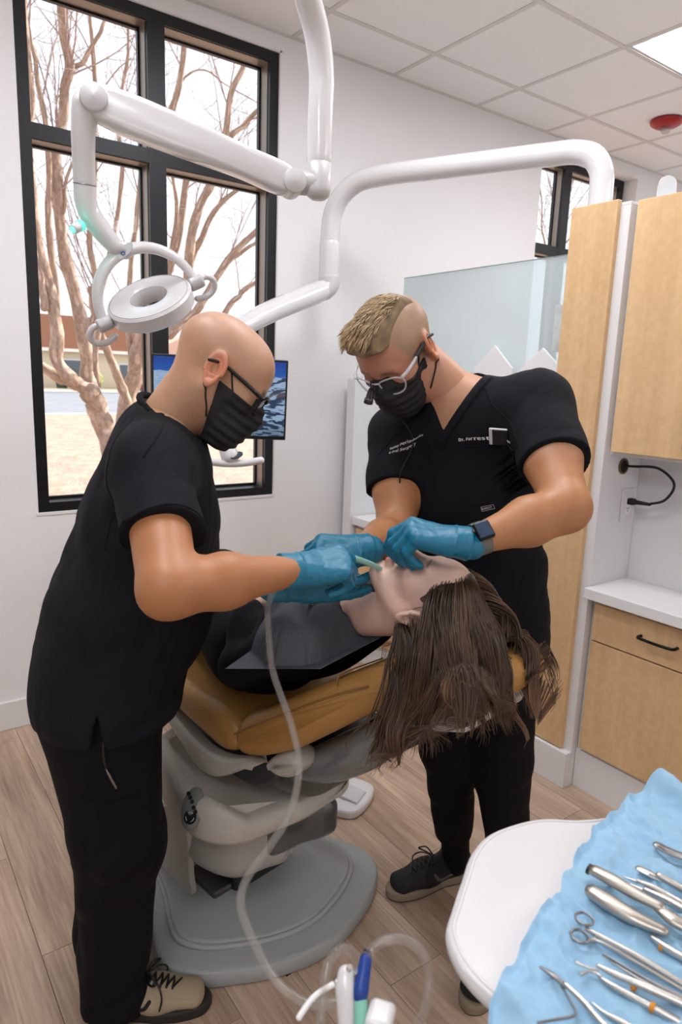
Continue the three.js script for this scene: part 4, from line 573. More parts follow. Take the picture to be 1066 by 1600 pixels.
// ---- head, local frame: x = person's left, y up, z forward, chin at -0.12, crown at 0.12
function headField({ w = 1, jaw = 1, nose = 1, lips = true, neck = null, nr = 0.057 } = {}) {
  const P = [
    ell([0, 0.036, -0.020], [0.076 * w, 0.077, 0.096]), ell([0, 0.036, 0.034], [0.066 * w, 0.062, 0.058], null, 0.04), ell([0, -0.03, 0.030], [0.060 * w, 0.074, 0.062], null, 0.03),
    capE([0, -0.060, 0.0], [0, -0.098, 0.052], [0.052 * jaw, 0.03], [0.026 * jaw, 0.022], [1, 0, 0], 0.025),
    ...[-1, 1].flatMap((s) => [cap([s * 0.056 * jaw, -0.040, -0.006], [s * 0.022, -0.100, 0.064], 0.014, 0.013, 0.03), ell([s * 0.046, -0.014, 0.058], [0.021, 0.017, 0.022], null, 0.03), ell([s * 0.034, -0.002, 0.073], [0.0155, 0.0135, 0.0135], null, 0.006)]),
    ell([0, -0.103, 0.072], [0.02, 0.015, 0.015], null, 0.022), cap([-0.036, 0.022, 0.079], [0.036, 0.022, 0.079], 0.010, 0.010, 0.022),
    cap([0, 0.012, 0.088], [0, -0.028, 0.108 + 0.004 * nose], 0.008, 0.012, 0.012), ell([0, -0.033, 0.109], [0.011, 0.009, 0.011], null, 0.008), ...[-1, 1].map((s) => ell([s * 0.0125, -0.037, 0.099], [0.007, 0.0065, 0.009], null, 0.007)),
  ];
  if (lips) P.push(capE([-0.02, -0.0655, 0.090], [0.02, -0.0655, 0.090], [0.005, 0.011], [0.005, 0.011], [0, 1, 0], 0.008), capE([-0.017, -0.0755, 0.090], [0.017, -0.0755, 0.090], [0.0055, 0.011], [0.0055, 0.011], [0, 1, 0], 0.008));
  if (neck) { const a = V(0, -0.035, -0.028), d = neck.clone().sub(a), L = Math.min(d.length(), 0.19); d.normalize(); P.push(capE(a, a.clone().addScaledVector(d, L), [nr, nr * 1.02], [nr * 1.06, nr * 1.1], [1, 0, 0], 0.035)); }
  const base = field(P, 0.03);
  const ear = (s) => { const c = V(s * 0.0775 * w, -0.002, -0.012), b = { X: V(s * 0.90, 0.06, -0.42).normalize() }; b.Y = V(0, 0.97, -0.24); b.Y.addScaledVector(b.X, -b.Y.dot(b.X)).normalize(); b.Z = new THREE.Vector3().crossVectors(b.X, b.Y);
    return { c: arr(c), R: 0.05, f(x, y, z) { x -= c.x; y -= c.y; z -= c.z; const h = x * b.X.x + y * b.X.y + z * b.X.z, v = x * b.Y.x + y * b.Y.y + z * b.Y.z, u = (x * b.Z.x + y * b.Z.y + z * b.Z.z), uu = u * (v < -0.01 ? 1.25 : 1), r = Math.sqrt((uu / 0.0185) ** 2 + (v / 0.031) ** 2), ring = (r - 1) * 0.0185;
      const rim = Math.sqrt(ring * ring + (h - 0.008) ** 2) - 0.0042, plate = Math.max(Math.abs(h - 0.002 + 0.004 * (1 - r)) - 0.004, (r - 1) * 0.0185), r2 = Math.sqrt(((u - s * 0 - 0.001) / 0.0105) ** 2 + ((v - 0.002) / 0.0165) ** 2), anti = Math.sqrt(((r2 - 1) * 0.0105) ** 2 + (h - 0.006) ** 2) - 0.003;
      const lobe = Math.sqrt(((u + 0.000) / 0.9) ** 2 + (v + 0.029) ** 2 + (h - 0.004) ** 2) - 0.0075; return smin(smin(smin(rim, plate, 0.006), anti, 0.004), lobe, 0.006); } }; };
  const E = [ear(-1), ear(1)];
  return (x, y, z) => { let d = base(x, y, z); for (const s of [-1, 1]) { const q = Math.sqrt((x - s * 0.031) ** 2 / 1.5 + (y - 0.006) ** 2 * 1.3 + (z - 0.094) ** 2) - 0.013; d = smax(d, -q, 0.014); const q2 = Math.sqrt((x - s * 0.033) ** 2 + (y + 0.001) ** 2 + (z - 0.0725) ** 2) - 0.0145; d = smin(d, q2, 0.004); } for (const e of E) { const bx = x - e.c[0], by = y - e.c[1], bz = z - e.c[2]; if (bx * bx + by * by + bz * bz < 0.006) d = smin(d, e.f(x, y, z), 0.008); } return d; };
}
const HEADBOX = [[-0.13, -0.28, -0.28], [0.13, 0.135, 0.135]], toLocal = (b, o, p) => { const q = p.clone().sub(o); return V(q.dot(b.X), q.dot(b.Y), q.dot(b.Z)); };
// ---- hand, local frame: z wrist to fingers, y back of the hand, thumb at +x for s = 1 (a right hand)
function handPrims(b, o, s, fingers, thumb, g = 0) {
  const L = local(b, o), P = [], tips = [], base = [[0.030, 0.088], [0.010, 0.092], [-0.010, 0.087], [-0.028, 0.077]], len = [[0.045, 0.027, 0.021], [0.049, 0.030, 0.022], [0.045, 0.028, 0.022], [0.035, 0.021, 0.019]];
  P.push(capE(L(0, 0, -0.03), L(0, 0, 0.012), [0.030 + g, 0.026 + g], [0.031 + g, 0.023 + g], b.X, 0.012));
  base.forEach(([x, z], i) => {
    P.push(cap(L(s * x * 0.62, 0, 0.012), L(s * x, 0.002, z), 0.0145 + g, 0.0120 + g, 0.014));
    const [m, p, d, sp] = fingers[i]; let a = m, q = [s * x, 0.002, z], r = [0.0107, 0.0097, 0.0088, 0.0076].map((v) => v * (i === 3 ? 0.88 : 1) + g); const j = [q];
    [0, p, d].forEach((da, n) => { a += da; const l = len[i][n], c = Math.cos(sp * s), ss = Math.sin(sp * s); q = [q[0] + Math.cos(a) * ss * l, q[1] - Math.sin(a) * l, q[2] + Math.cos(a) * c * l]; j.push(q); });
    for (let n = 0; n < 3; n++) P.push(cap(L(...j[n]), L(...j[n + 1]), r[n], r[n + 1], n ? 0.003 : 0.006)); tips.push(L(...j[3]));
  });
  P.push(cap(L(s * 0.016, -0.010, 0.02), L(s * 0.034, -0.012, 0.045), 0.0175 + g, 0.0155 + g, 0.012), cap(L(-s * 0.018, -0.009, 0.02), L(-s * 0.024, -0.006, 0.06), 0.014 + g, 0.012 + g, 0.012));
  let q = [s * 0.032, -0.012, 0.042]; const tj = [q]; thumb.forEach(([x, y, z], n) => { const k = Math.hypot(x, y, z), l = [0.036, 0.031, 0.024][n]; q = [q[0] + s * x / k * l, q[1] + y / k * l, q[2] + z / k * l]; tj.push(q); });
  const tr = [0.0135, 0.0115, 0.0108, 0.0085]; for (let n = 0; n < 3; n++) P.push(cap(L(...tj[n]), L(...tj[n + 1]), tr[n] + g, tr[n + 1] + g, n ? 0.003 : 0.008)); tips.push(L(...tj[3]));
  return { P, tips };
}
// ---- shoe, local frame on the floor: z heel (-0.10) to toe (0.19), x left
function shoeParts(parent, b, o, c, name = 'shoe') {
  const m = mat4(b, o), put = (g) => g.applyMatrix4(m);
  const up = field([capE([0, 0.055, -0.065], [0, 0.045, 0.06], [0.036, 0.045], [0.043, 0.034], [1, 0, 0], 0.03), capE([0, 0.045, 0.05], [0.004, 0.038, 0.145], [0.043, 0.032], [0.040, 0.026], [1, 0, 0], 0.03), cap([0, 0.07, -0.055], [0, 0.10, -0.045], 0.038, 0.036, 0.03)], 0.03);
  const upper = (x, y, z) => Math.max(smax(up(x, y, z), y - 0.098 + 0.12 * Math.max(0, z + 0.01) * 0.2, 0.006), 0.012 - y);
  const root = obj(name, put(mesh(upper, [[-0.07, 0, -0.14], [0.07, 0.13, 0.21]], 0.004, c.color)), c.upper, parent);
  const out = curve2([[0, -0.113], [0.030, -0.1], [0.037, -0.05], [0.034, 0.0], [0.044, 0.06], [0.048, 0.11], [0.037, 0.165], [0.008, 0.188], [-0.024, 0.175], [-0.043, 0.12], [-0.044, 0.06], [-0.036, 0.0], [-0.038, -0.05], [-0.03, -0.1]], 80);
  obj('sole', put(slab(out, 0.028, 0.007, [], 3).rotateX(Math.PI / 2).translate(0, 0.029, 0)), c.sole, root);
  obj('outsole', put(slab(out.map(([x, z]) => [x * 0.97, z * 0.99]), 0.009, 0.002).rotateX(Math.PI / 2).translate(0, 0.009, 0)), c.out, root);
  const lace = []; for (let i = 0; i < 5; i++) { const z = 0.035 + i * 0.017; lace.push(surfLine(upper, [[-0.022, 0.09, z], [0, 0.1, z + 0.004], [0.022, 0.09, z]], 0.0028, 0.001, 12), surfLine(upper, [[-0.02, 0.09, z], [0, 0.1, z + 0.012], [0.021, 0.09, z + 0.017]], 0.0026, 0.002, 12)); }
  for (const s of [-1, 1]) { lace.push(sweep([[0, 0.1, 0.03], [s * 0.02, 0.118, 0.045], [s * 0.038, 0.105, 0.06], [s * 0.03, 0.098, 0.045], [0, 0.1, 0.032]], 0.0024, 6, { smoothN: 20 }), sweep([[0, 0.1, 0.032], [s * 0.025, 0.1, 0.06], [s * 0.045, 0.075, 0.075], [s * 0.05, 0.045, 0.07]], 0.0022, 6, { smoothN: 16 })); }
  obj('laces', lace.map((g) => put(g)), c.lace, root).userData.kind = 'stuff';
  if (c.stripe) for (const s of [-1, 1]) { obj('stripe', put(surfLine(upper, [[s * 0.06, 0.075, 0.045], [s * 0.06, 0.05, 0.03], [s * 0.06, 0.038, 0.0], [s * 0.06, 0.05, -0.03]], 0.006, -0.003, 20)), c.stripe, root); }
  return root;
}
const skinMat = M(null, { vertexColors: true, color: new THREE.Color(1, 1, 1), roughness: 0.5, sheen: 0.2, sheenRoughness: 0.5, sheenColor: new THREE.Color().setRGB(0.5, 0.25, 0.2), clearcoat: 0.07, clearcoatRoughness: 0.3 });
const weave = texture(256, 256, (u, v) => { const n = 0.5 + 0.25 * Math.sin(u * 256 * Math.PI / 2) * Math.sin(v * 256 * Math.PI / 2) + 0.25 * pnoise(u * 64, v * 64, 64, 64); return [n, n, n]; }, { srgb: false, repeat: [12, 12] });
const cloth = (r, g, b, o = {}) => M(null, { color: new THREE.Color().setRGB(r, g, b), roughness: 0.85, sheen: 0.1, sheenRoughness: 0.5, sheenColor: new THREE.Color().setRGB(0.03, 0.035, 0.055), specularIntensity: 0.35, bumpMap: weave, bumpScale: 0.0003, ...o });
const SCRUB = cloth(0.0072, 0.0078, 0.0108), PANT = cloth(0.0050, 0.0050, 0.0060), MASKM = M(null, { color: new THREE.Color().setRGB(0.010, 0.010, 0.012), roughness: 0.75, bumpMap: weave, bumpScale: 0.0002 }), GLOVE = M(null, { color: new THREE.Color().setRGB(0.003, 0.150, 0.255), roughness: 0.45, clearcoat: 0.08, clearcoatRoughness: 0.4 });
// long soft folds: ridges that run along dir, drifting with noise
const folds = (dir, freq, amp, seed) => { const a = V(...dir).normalize(), s = Math.abs(a.y) < 0.9 ? V(0, 1, 0) : V(1, 0, 0), b = new THREE.Vector3().crossVectors(a, s).normalize(), c = new THREE.Vector3().crossVectors(a, b); return (x, y, z) => { const u = x * a.x + y * a.y + z * a.z, v = x * b.x + y * b.y + z * b.z, w = x * c.x + y * c.y + z * c.z, n = vnoise(u * freq * 0.22 + seed, v * freq + 0.6 * vnoise(u * 6 + seed, v * 6, w * 6), w * freq); return amp * (1 - 2 * Math.abs(n)) * 0.7; }; };
// ---------------------------------------------------------------- assistant: bald man in black scrubs, back and right side towards us
{
  const person = thing('person', 'bald person in black scrubs, black mask and glasses, working from the left of the chair', 'person', [0.45, 0, -1.45]); person.position.set(0, 0, 0);
  const F = V(0.90, 0, 0.43).normalize(), Lf = V(F.z, 0, -F.x); // facing, person's left
  const sh = { R: V(0.455, 1.350, -1.225), L: V(0.600, 1.358, -1.55) }, mid = sh.R.clone().lerp(sh.L, 0.5), pel = V(0.425, 0.92, -1.475), chest = V(0.515, 1.22, -1.405);
  const hip = { R: V(0.388, 0.90, -1.39), L: V(0.462, 0.90, -1.555) }, knee = { R: V(0.425, 0.49, -1.395), L: V(0.455, 0.49, -1.575) }, ank = { R: V(0.405, 0.10, -1.43), L: V(0.44, 0.10, -1.60) };
  const el = { R: V(0.392, 1.196, -0.995), L: V(0.575, 1.085, -1.43) }, wr = { R: V(0.646, 1.190, -1.008), L: V(0.680, 1.128, -1.115) };
  const hC = V(0.638, 1.532, -1.318), hb = basis(F.clone().multiplyScalar(Math.cos(0.66)).add(V(0, -Math.sin(0.66), 0)), V(0, 1, 0), -0.03);
  const neckTop = local(hb, hC)(0, -0.045, -0.028), neckBase = V(0.535, 1.405, -1.39);
  const arm = (s) => [capE(sh[s], el[s], [0.054, 0.058], [0.044, 0.047], Lf, 0.03), capE(el[s], el[s].clone().lerp(wr[s], 0.4), [0.044, 0.045], [0.045, 0.042], V(0, 1, 0), 0.025), capE(el[s].clone().lerp(wr[s], 0.4), wr[s], [0.044, 0.042], [0.0245, 0.027], V(0, 1, 0), 0.025)];
  const torso = (g) => [capE(pel, chest, [0.165 + g, 0.118 + g], [0.175 + g, 0.125 + g], Lf, 0.06), capE(chest, mid.clone().add(V(0, -0.02, 0)), [0.175 + g, 0.122 + g], [0.15 + g, 0.095 + g], Lf, 0.06), cap(sh.R, sh.L, 0.062 + g, 0.062 + g, 0.06), cap(sh.R.clone().lerp(mid, 0.4).add(V(0, 0.02, 0)), neckBase, 0.045 + g, 0.055 + g, 0.05), cap(sh.L.clone().lerp(mid, 0.4).add(V(0, 0.02, 0)), neckBase, 0.045 + g, 0.055 + g, 0.05)];
  const neck = [capE(neckBase, neckTop, [0.057, 0.060], [0.050, 0.050], Lf, 0.03)];
  const legs = (g) => ['R', 'L'].flatMap((s) => [capE(hip[s], knee[s], [0.088 + g, 0.092 + g], [0.062 + g, 0.066 + g], Lf, 0.04), capE(knee[s], ank[s], [0.062 + g, 0.066 + g], [0.042 + g * 1.6, 0.045 + g * 1.6], Lf, 0.03)]);
  const bodyP = [...torso(-0.012), ...neck, ...arm('R'), ...arm('L'), ...legs(-0.012)];
  const tone = (x, y, z) => { const hd = smooth(1.38, 1.44, y), n = 1 + 0.05 * vnoise(x * 40, y * 40, z * 40) + 0.03 * vnoise(x * 160, y * 160, z * 160); return [lerp(0.42, 0.53, hd) * n, lerp(0.172, 0.285, hd) * n, lerp(0.068, 0.165, hd) * n]; };
  const bodyF = field(bodyP, 0.03);
  const hf = headField({ w: 1.02, jaw: 1.05, neck: toLocal(hb, hC, neckBase), nr: 0.056 });
  const hf0 = headField({ w: 1.02, jaw: 1.05 });
  const headTone = (x, y, z) => { const n = 1 + 0.05 * vnoise(x * 60, y * 60, z * 60) + 0.03 * vnoise(x * 220, y * 220, z * 220), ear = smooth(0.074, 0.086, Math.abs(x)) * smooth(0.05, 0.02, Math.abs(y)), st = smooth(-0.03, -0.05, y) * smooth(-0.03, 0.03, z) * 0.22 * (0.7 + 0.3 * vnoise(x * 300, y * 300, z * 300)), sc = smooth(0.02, 0.05, y) * smooth(0.06, 0.02, z); let c = [0.54 - 0.03 * sc, 0.295 - 0.01 * sc, 0.175 + 0.01 * sc]; c = [c[0] + 0.03 * ear, c[1] - 0.09 * ear, c[2] - 0.07 * ear]; const brow = smooth(0.007, 0.003, Math.abs(y - 0.026)) * smooth(0.012, 0.018, Math.abs(x)) * smooth(0.052, 0.044, Math.abs(x)) * smooth(0.06, 0.07, z) * (0.6 + 0.4 * vnoise(x * 500, y * 200, z * 200)); return c.map((v, i) => lerp(v * n * (1 - st), [0.05, 0.035, 0.025][i], 0.8 * clamp(brow))); };
  const body = obj('body', mergeGeometries([mesh(bodyF, bounds(bodyP), 0.010, tone), mesh(hf, HEADBOX, 0.0032, headTone).applyMatrix4(mat4(hb, hC))]), skinMat, person);
  body.userData.label = 'tan skin with shaved head';
  // scrub top
  const slv = (s) => { const d = el[s].clone().sub(sh[s]).normalize(), e = sh[s].clone().addScaledVector(d, s === 'R' ? 0.168 : 0.165), c = capE(sh[s].clone().addScaledVector(d, -0.02), e.clone().addScaledVector(d, 0.05), [0.070, 0.074], [0.070, 0.079], Lf, 0.035), f0 = c.f; c.f = (x, y, z) => Math.max(f0(x, y, z), (x - e.x) * d.x + (y - e.y) * d.y + (z - e.z) * d.z); return c; };
  const topP = [...torso(0.012), capE(V(0.438, 0.83, -1.468), pel.clone().lerp(chest, 0.35), [0.226, 0.166], [0.195, 0.148], Lf, 0.06), slv('R'), slv('L')];
  const belly = ell(V(0.525, 1.06, -1.425), [0.15, 0.19, 0.15], null, 0.07); topP.push(belly);
  const tf0 = field(topP, 0.05), fd1 = folds([0.25, 1, 0.3], 9, 0.010, 3), fd2 = folds([1, 0.35, -0.5], 11, 0.007, 8), fd3 = folds([0.5, 1, 0.1], 24, 0.0022, 5);
  const nb = neckBase.clone().add(V(0.03, 0.045, 0.005)), nd = neckTop.clone().sub(neckBase).normalize();
  const topF = (x, y, z) => { let d = tf0(x, y, z); if (d > 0.08 || d < -0.08) return d; const k = smooth(1.42, 1.25, y); d += fd1(x, y, z) * k * smooth(0.8, 1.05, y) + fd2(x, y, z) * (0.35 + 0.65 * k) + fd3(x, y, z) * 0.8; d = smax(d, 0.79 + 0.03 * ((x - 0.42) * F.x + (z + 1.46) * F.z) - y, 0.006); const lat = -((x - 0.425) * Lf.x + (z + 1.475) * Lf.z), fw = (x - 0.425) * F.x + (z + 1.475) * F.z; if (lat > 0.08) d = smax(d, -Math.max(Math.abs(fw - 0.02) - 0.20 * (0.868 - y), y - 0.868), 0.004);
    const px = x - nb.x, py = y - nb.y, pz = z - nb.z, a = px * nd.x + py * nd.y + pz * nd.z, r = Math.sqrt(Math.max(0, px * px + py * py + pz * pz - a * a)); d = smax(d, -Math.max(-(a + 0.012), r - 0.098), 0.006); return d; };
  const top = obj('scrub_top', mesh(topF, bounds(topP, 0.02), 0.0075), SCRUB, person);
  // collar band, seams
  const ringAt = (c, d, r, n = 30) => { const b = basis(d, V(1, 0.2, 0.3)); const o = []; for (let i = 0; i <= n; i++) { const a = i / n * 6.2832; o.push(c.clone().addScaledVector(b.X, Math.cos(a) * r).addScaledVector(b.Y, Math.sin(a) * r)); } return o; };
  obj('collar', sweep(ringAt(nb.clone().addScaledVector(nd, -0.012), nd, 0.076).map((p) => p), 0.0075, 8, { cap: false }), SCRUB, top);
  const q = (x, y, z) => V(x, y, z);
  obj('seam', surfLine(topF, [q(0.45, 1.45, -1.33), q(0.40, 1.42, -1.27), q(0.365, 1.36, -1.24), q(0.36, 1.28, -1.25), q(0.37, 1.20, -1.27)], 0.0022, 0, 50), SCRUB, top);
  obj('seam', surfLine(topF, [q(0.52, 1.46, -1.33), q(0.49, 1.44, -1.26), q(0.46, 1.42, -1.20), q(0.42, 1.38, -1.165)], 0.0018, 0, 40), SCRUB, top);
  const slEnd = sh.R.clone().addScaledVector(el.R.clone().sub(sh.R).normalize(), 0.155); obj('sleeve_hem', sweep(ringAt(slEnd, el.R.clone().sub(sh.R).normalize(), 0.10, 40).map((p) => toSurf(topF, p, 0)), 0.002, 6, { cap: false }), SCRUB, top);
  // trousers
  const trP = [capE(V(0.425, 0.93, -1.475), V(0.425, 0.84, -1.475), [0.165, 0.125], [0.175, 0.14], Lf, 0.06), ...['R', 'L'].flatMap((s) => { const h = hip[s].clone().add(V(0, -0.05, 0)), kn = knee[s], hem = V(ank[s].x, 0.02, ank[s].z); return [capE(h, kn, [0.115, 0.132], [0.090, 0.102], Lf, 0.05), capE(kn, hem, [0.088, 0.100], [0.066, 0.080], Lf, 0.05)]; })];
  const pf0 = field(trP, 0.05), pfd = folds([0.1, 1, 0.1], 10, 0.009, 21), pfd2 = folds([1, 0.4, 0.4], 12, 0.008, 31);
  const pantF = (x, y, z) => { let d = pf0(x, y, z); if (d > 0.08 || d < -0.08) return d; d += pfd(x, y, z) * 0.8 + pfd2(x, y, z) * smooth(0.75, 0.45, y) + pfd2(x, y, z) * smooth(0.3, 0.1, y) * 0.8; return smax(d, 0.022 - y, 0.004); };
  const pant = obj('scrub_trousers', mesh(pantF, bounds(trP, 0.02), 0.0085), PANT, person);
  // zip pull hanging at the thigh pocket
  { const z0 = toSurf(pantF, V(0.36, 0.80, -1.27), 0.003), z1 = toSurf(pantF, V(0.365, 0.735, -1.27), 0.004); obj('zip_seam', surfLine(pantF, [V(0.36, 0.80, -1.27), V(0.36, 0.76, -1.27), z1], 0.003, 0, 10), MAT.black, pant); const d = V(0.35, -0.9, 0.1).normalize(), zp = obj('zip_pull', sweep([z1, z1.clone().addScaledVector(d, 0.012), z1.clone().addScaledVector(d, 0.03), z1.clone().addScaledVector(d, 0.045)], [0.003, 0.0055, 0.0055, 0.005], 8, { flatten: 0.6 }), MAT.steelDark, pant); zp.userData.label = 'small metal zip pull'; obj('pocket_seam', surfLine(pantF, [V(0.30, 0.66, -1.3), V(0.36, 0.645, -1.25), V(0.44, 0.65, -1.25)], 0.003, 0, 20), PANT, pant); }
  // mask
  const bulge = field([ell([0, -0.058, 0.056], [0.062, 0.066, 0.066]), ell([0, -0.032, 0.098], [0.024, 0.030, 0.026], null, 0.03), ell([0, -0.095, 0.06], [0.050, 0.035, 0.05], null, 0.03)], 0.03);
  const maskF = (x, y, z) => { const s = Math.abs(x), plea = 0.0016 * Math.sin((y + 0.1 * s) * 330) * smooth(0.03, 0.07, z) + 0.0022 * vnoise(x * 60, y * 22, z * 60 + 3); let d = smin(hf0(x, y, z) - 0.0035, bulge(x, y, z), 0.012) + plea; d = smax(d, y - (-0.012 + 0.026 * smooth(0.05, 0.0, s)) - 0.25 * (0.06 - z) * smooth(0.02, 0.05, s) * 0, 0.003); d = Math.max(d, (0.022 - 0.35 * (y + 0.06)) - z); return Math.max(d, -0.128 - y); };
  const mask = obj('face_mask', mesh(maskF, [[-0.1, -0.14, -0.02], [0.1, 0.03, 0.15]], 0.003).applyMatrix4(mat4(hb, hC)), MASKM, person);
  const Hl = local(hb, hC), onHead = (pts, r, off, m, nm, par, o) => obj(nm, sweep(new THREE.CatmullRomCurve3(pts.map((p) => V(...p))).getPoints(24).map((p) => toSurf(hf, p, off)), r, 6, o).applyMatrix4(mat4(hb, hC)), m, par);
  for (const s of [-1, 1]) { onHead([[s * 0.075, 0.018, 0.012], [s * 0.073, -0.004, 0.03], [s * 0.066, -0.022, 0.048], [s * 0.06, -0.036, 0.06]], 0.0018, 0.0015, MASKM, 'ear_loop', mask); onHead([[s * 0.082, -0.028, -0.014], [s * 0.074, -0.05, 0.0], [s * 0.066, -0.07, 0.018], [s * 0.06, -0.085, 0.028]], 0.0018, 0.0015, MASKM, 'ear_loop', mask); }
  // glasses
  const gm = mat4(hb, hC), gl = thing('glasses', 'black framed glasses worn by the bald person', 'glasses'); gl.userData.group = undefined; delete gl.userData.group;
  const fr = M('#0c0c0d', { roughness: 0.3 });
  for (const s of [-1, 1]) {
    const rim = curve2([[s * 0.012, 0.012], [s * 0.03, 0.022], [s * 0.055, 0.02], [s * 0.064, 0.005], [s * 0.056, -0.014], [s * 0.035, -0.018], [s * 0.016, -0.012]], 40).map(([x, y]) => V(x, y - 0.001, 0.108 - 3.2 * x * x)); rim.push(rim[0]);
    obj('rim', sweep(rim, 0.0018, 8, { cap: false }).applyMatrix4(gm), fr, gl);
    obj('brow_bar', sweep([V(s * 0.012, 0.013, 0.1085), V(s * 0.03, 0.0225, 0.106), V(s * 0.055, 0.02, 0.0995), V(s * 0.066, 0.012, 0.094)], 0.0036, 8, { smoothN: 16 }).applyMatrix4(gm), fr, gl);
    const lens = new THREE.ShapeGeometry(shapeOf(rim.slice(0, -1).map((p) => [p.x, p.y]))); { const p = lens.attributes.position; for (let i = 0; i < p.count; i++) p.setZ(i, 0.108 - 3.2 * p.getX(i) ** 2); lens.computeVertexNormals(); } obj('lens', lens.applyMatrix4(gm), MAT.glass, gl);
    obj('temple', sweep([V(s * 0.066, 0.012, 0.094), V(s * 0.074, 0.014, 0.075), V(s * 0.081, 0.016, 0.03), V(s * 0.083, 0.016, -0.012), V(s * 0.082, 0.006, -0.035)], [0.0042, 0.0045, 0.004, 0.0032, 0.003], 8, { smoothN: 24 }).applyMatrix4(gm), fr, gl);
  }
  obj('bridge', sweep([V(-0.013, 0.012, 0.108), V(0, 0.017, 0.112), V(0.013, 0.012, 0.108)], 0.002, 8, { smoothN: 8 }).applyMatrix4(gm), fr, gl);
  // gloves
  const bR = basis(V(0.80, 0.05, 0.16), V(-0.25, 0.85, 0.45)), hR = handPrims(bR, wr.R, 1, [[0.75, 1.1, 0.5, 0.05], [1.0, 1.2, 0.6, 0], [1.1, 1.25, 0.6, 0], [1.1, 1.2, 0.6, -0.05]], [[0.55, -0.5, 0.8], [0.2, -0.45, 0.9], [0.0, -0.25, 1]], 0.0012);
  hR.P.push(capE(local(bR, wr.R)(0, 0, -0.034), local(bR, wr.R)(0, 0, 0.0), [0.036, 0.034], [0.033, 0.029], bR.X, 0.008, 0.1));
  const gfR = field(hR.P, 0.004), wrin = (f, q) => (x, y, z) => { const d = f(x, y, z); return d > 0.02 || d < -0.02 ? d : d + 0.0006 * vnoise(x * 110, y * 110, z * 110) + 0.0003 * vnoise(x * 320, y * 320, z * 320); };
  obj('glove', mesh(wrin(gfR), bounds(hR.P, 0.008), 0.0028), GLOVE, person).userData.label = 'blue nitrile glove holding the suction tube';
  const bL = basis(V(0.86, 0.03, 0.42), V(-0.45, -0.15, 0.85)), hL = handPrims(bL, wr.L, -1, [[0.15, 0.25, 0.15, 0.05], [0.25, 0.35, 0.2, 0], [0.9, 1.1, 0.6, 0], [1.0, 1.2, 0.6, -0.05]], [[0.5, -0.6, 0.7], [0.2, -0.45, 0.9], [0.0, -0.2, 1]], 0.0012);
  hL.P.push(capE(local(bL, wr.L)(0, 0, -0.034), local(bL, wr.L)(0, 0, 0.0), [0.036, 0.034], [0.033, 0.029], bL.X, 0.008, 0.1));
  obj('glove', mesh(wrin(field(hL.P, 0.004)), bounds(hL.P, 0.008), 0.0028), GLOVE, person);
  const tan = { upper: M('#a4937a', { roughness: 0.8, bumpMap: weave, bumpScale: 0.0004 }), sole: M('#26231f', { roughness: 0.7 }), out: M('#1b1917', { roughness: 0.8 }), lace: MAT.black, stripe: M('#15130f', { roughness: 0.8 }) };
  shoeParts(person, basis(V(0.86, 0, 0.5)), V(0.45, 0, -1.405), tan); shoeParts(person, basis(V(0.5, 0, -0.85)), V(0.455, 0, -1.64), tan);
}
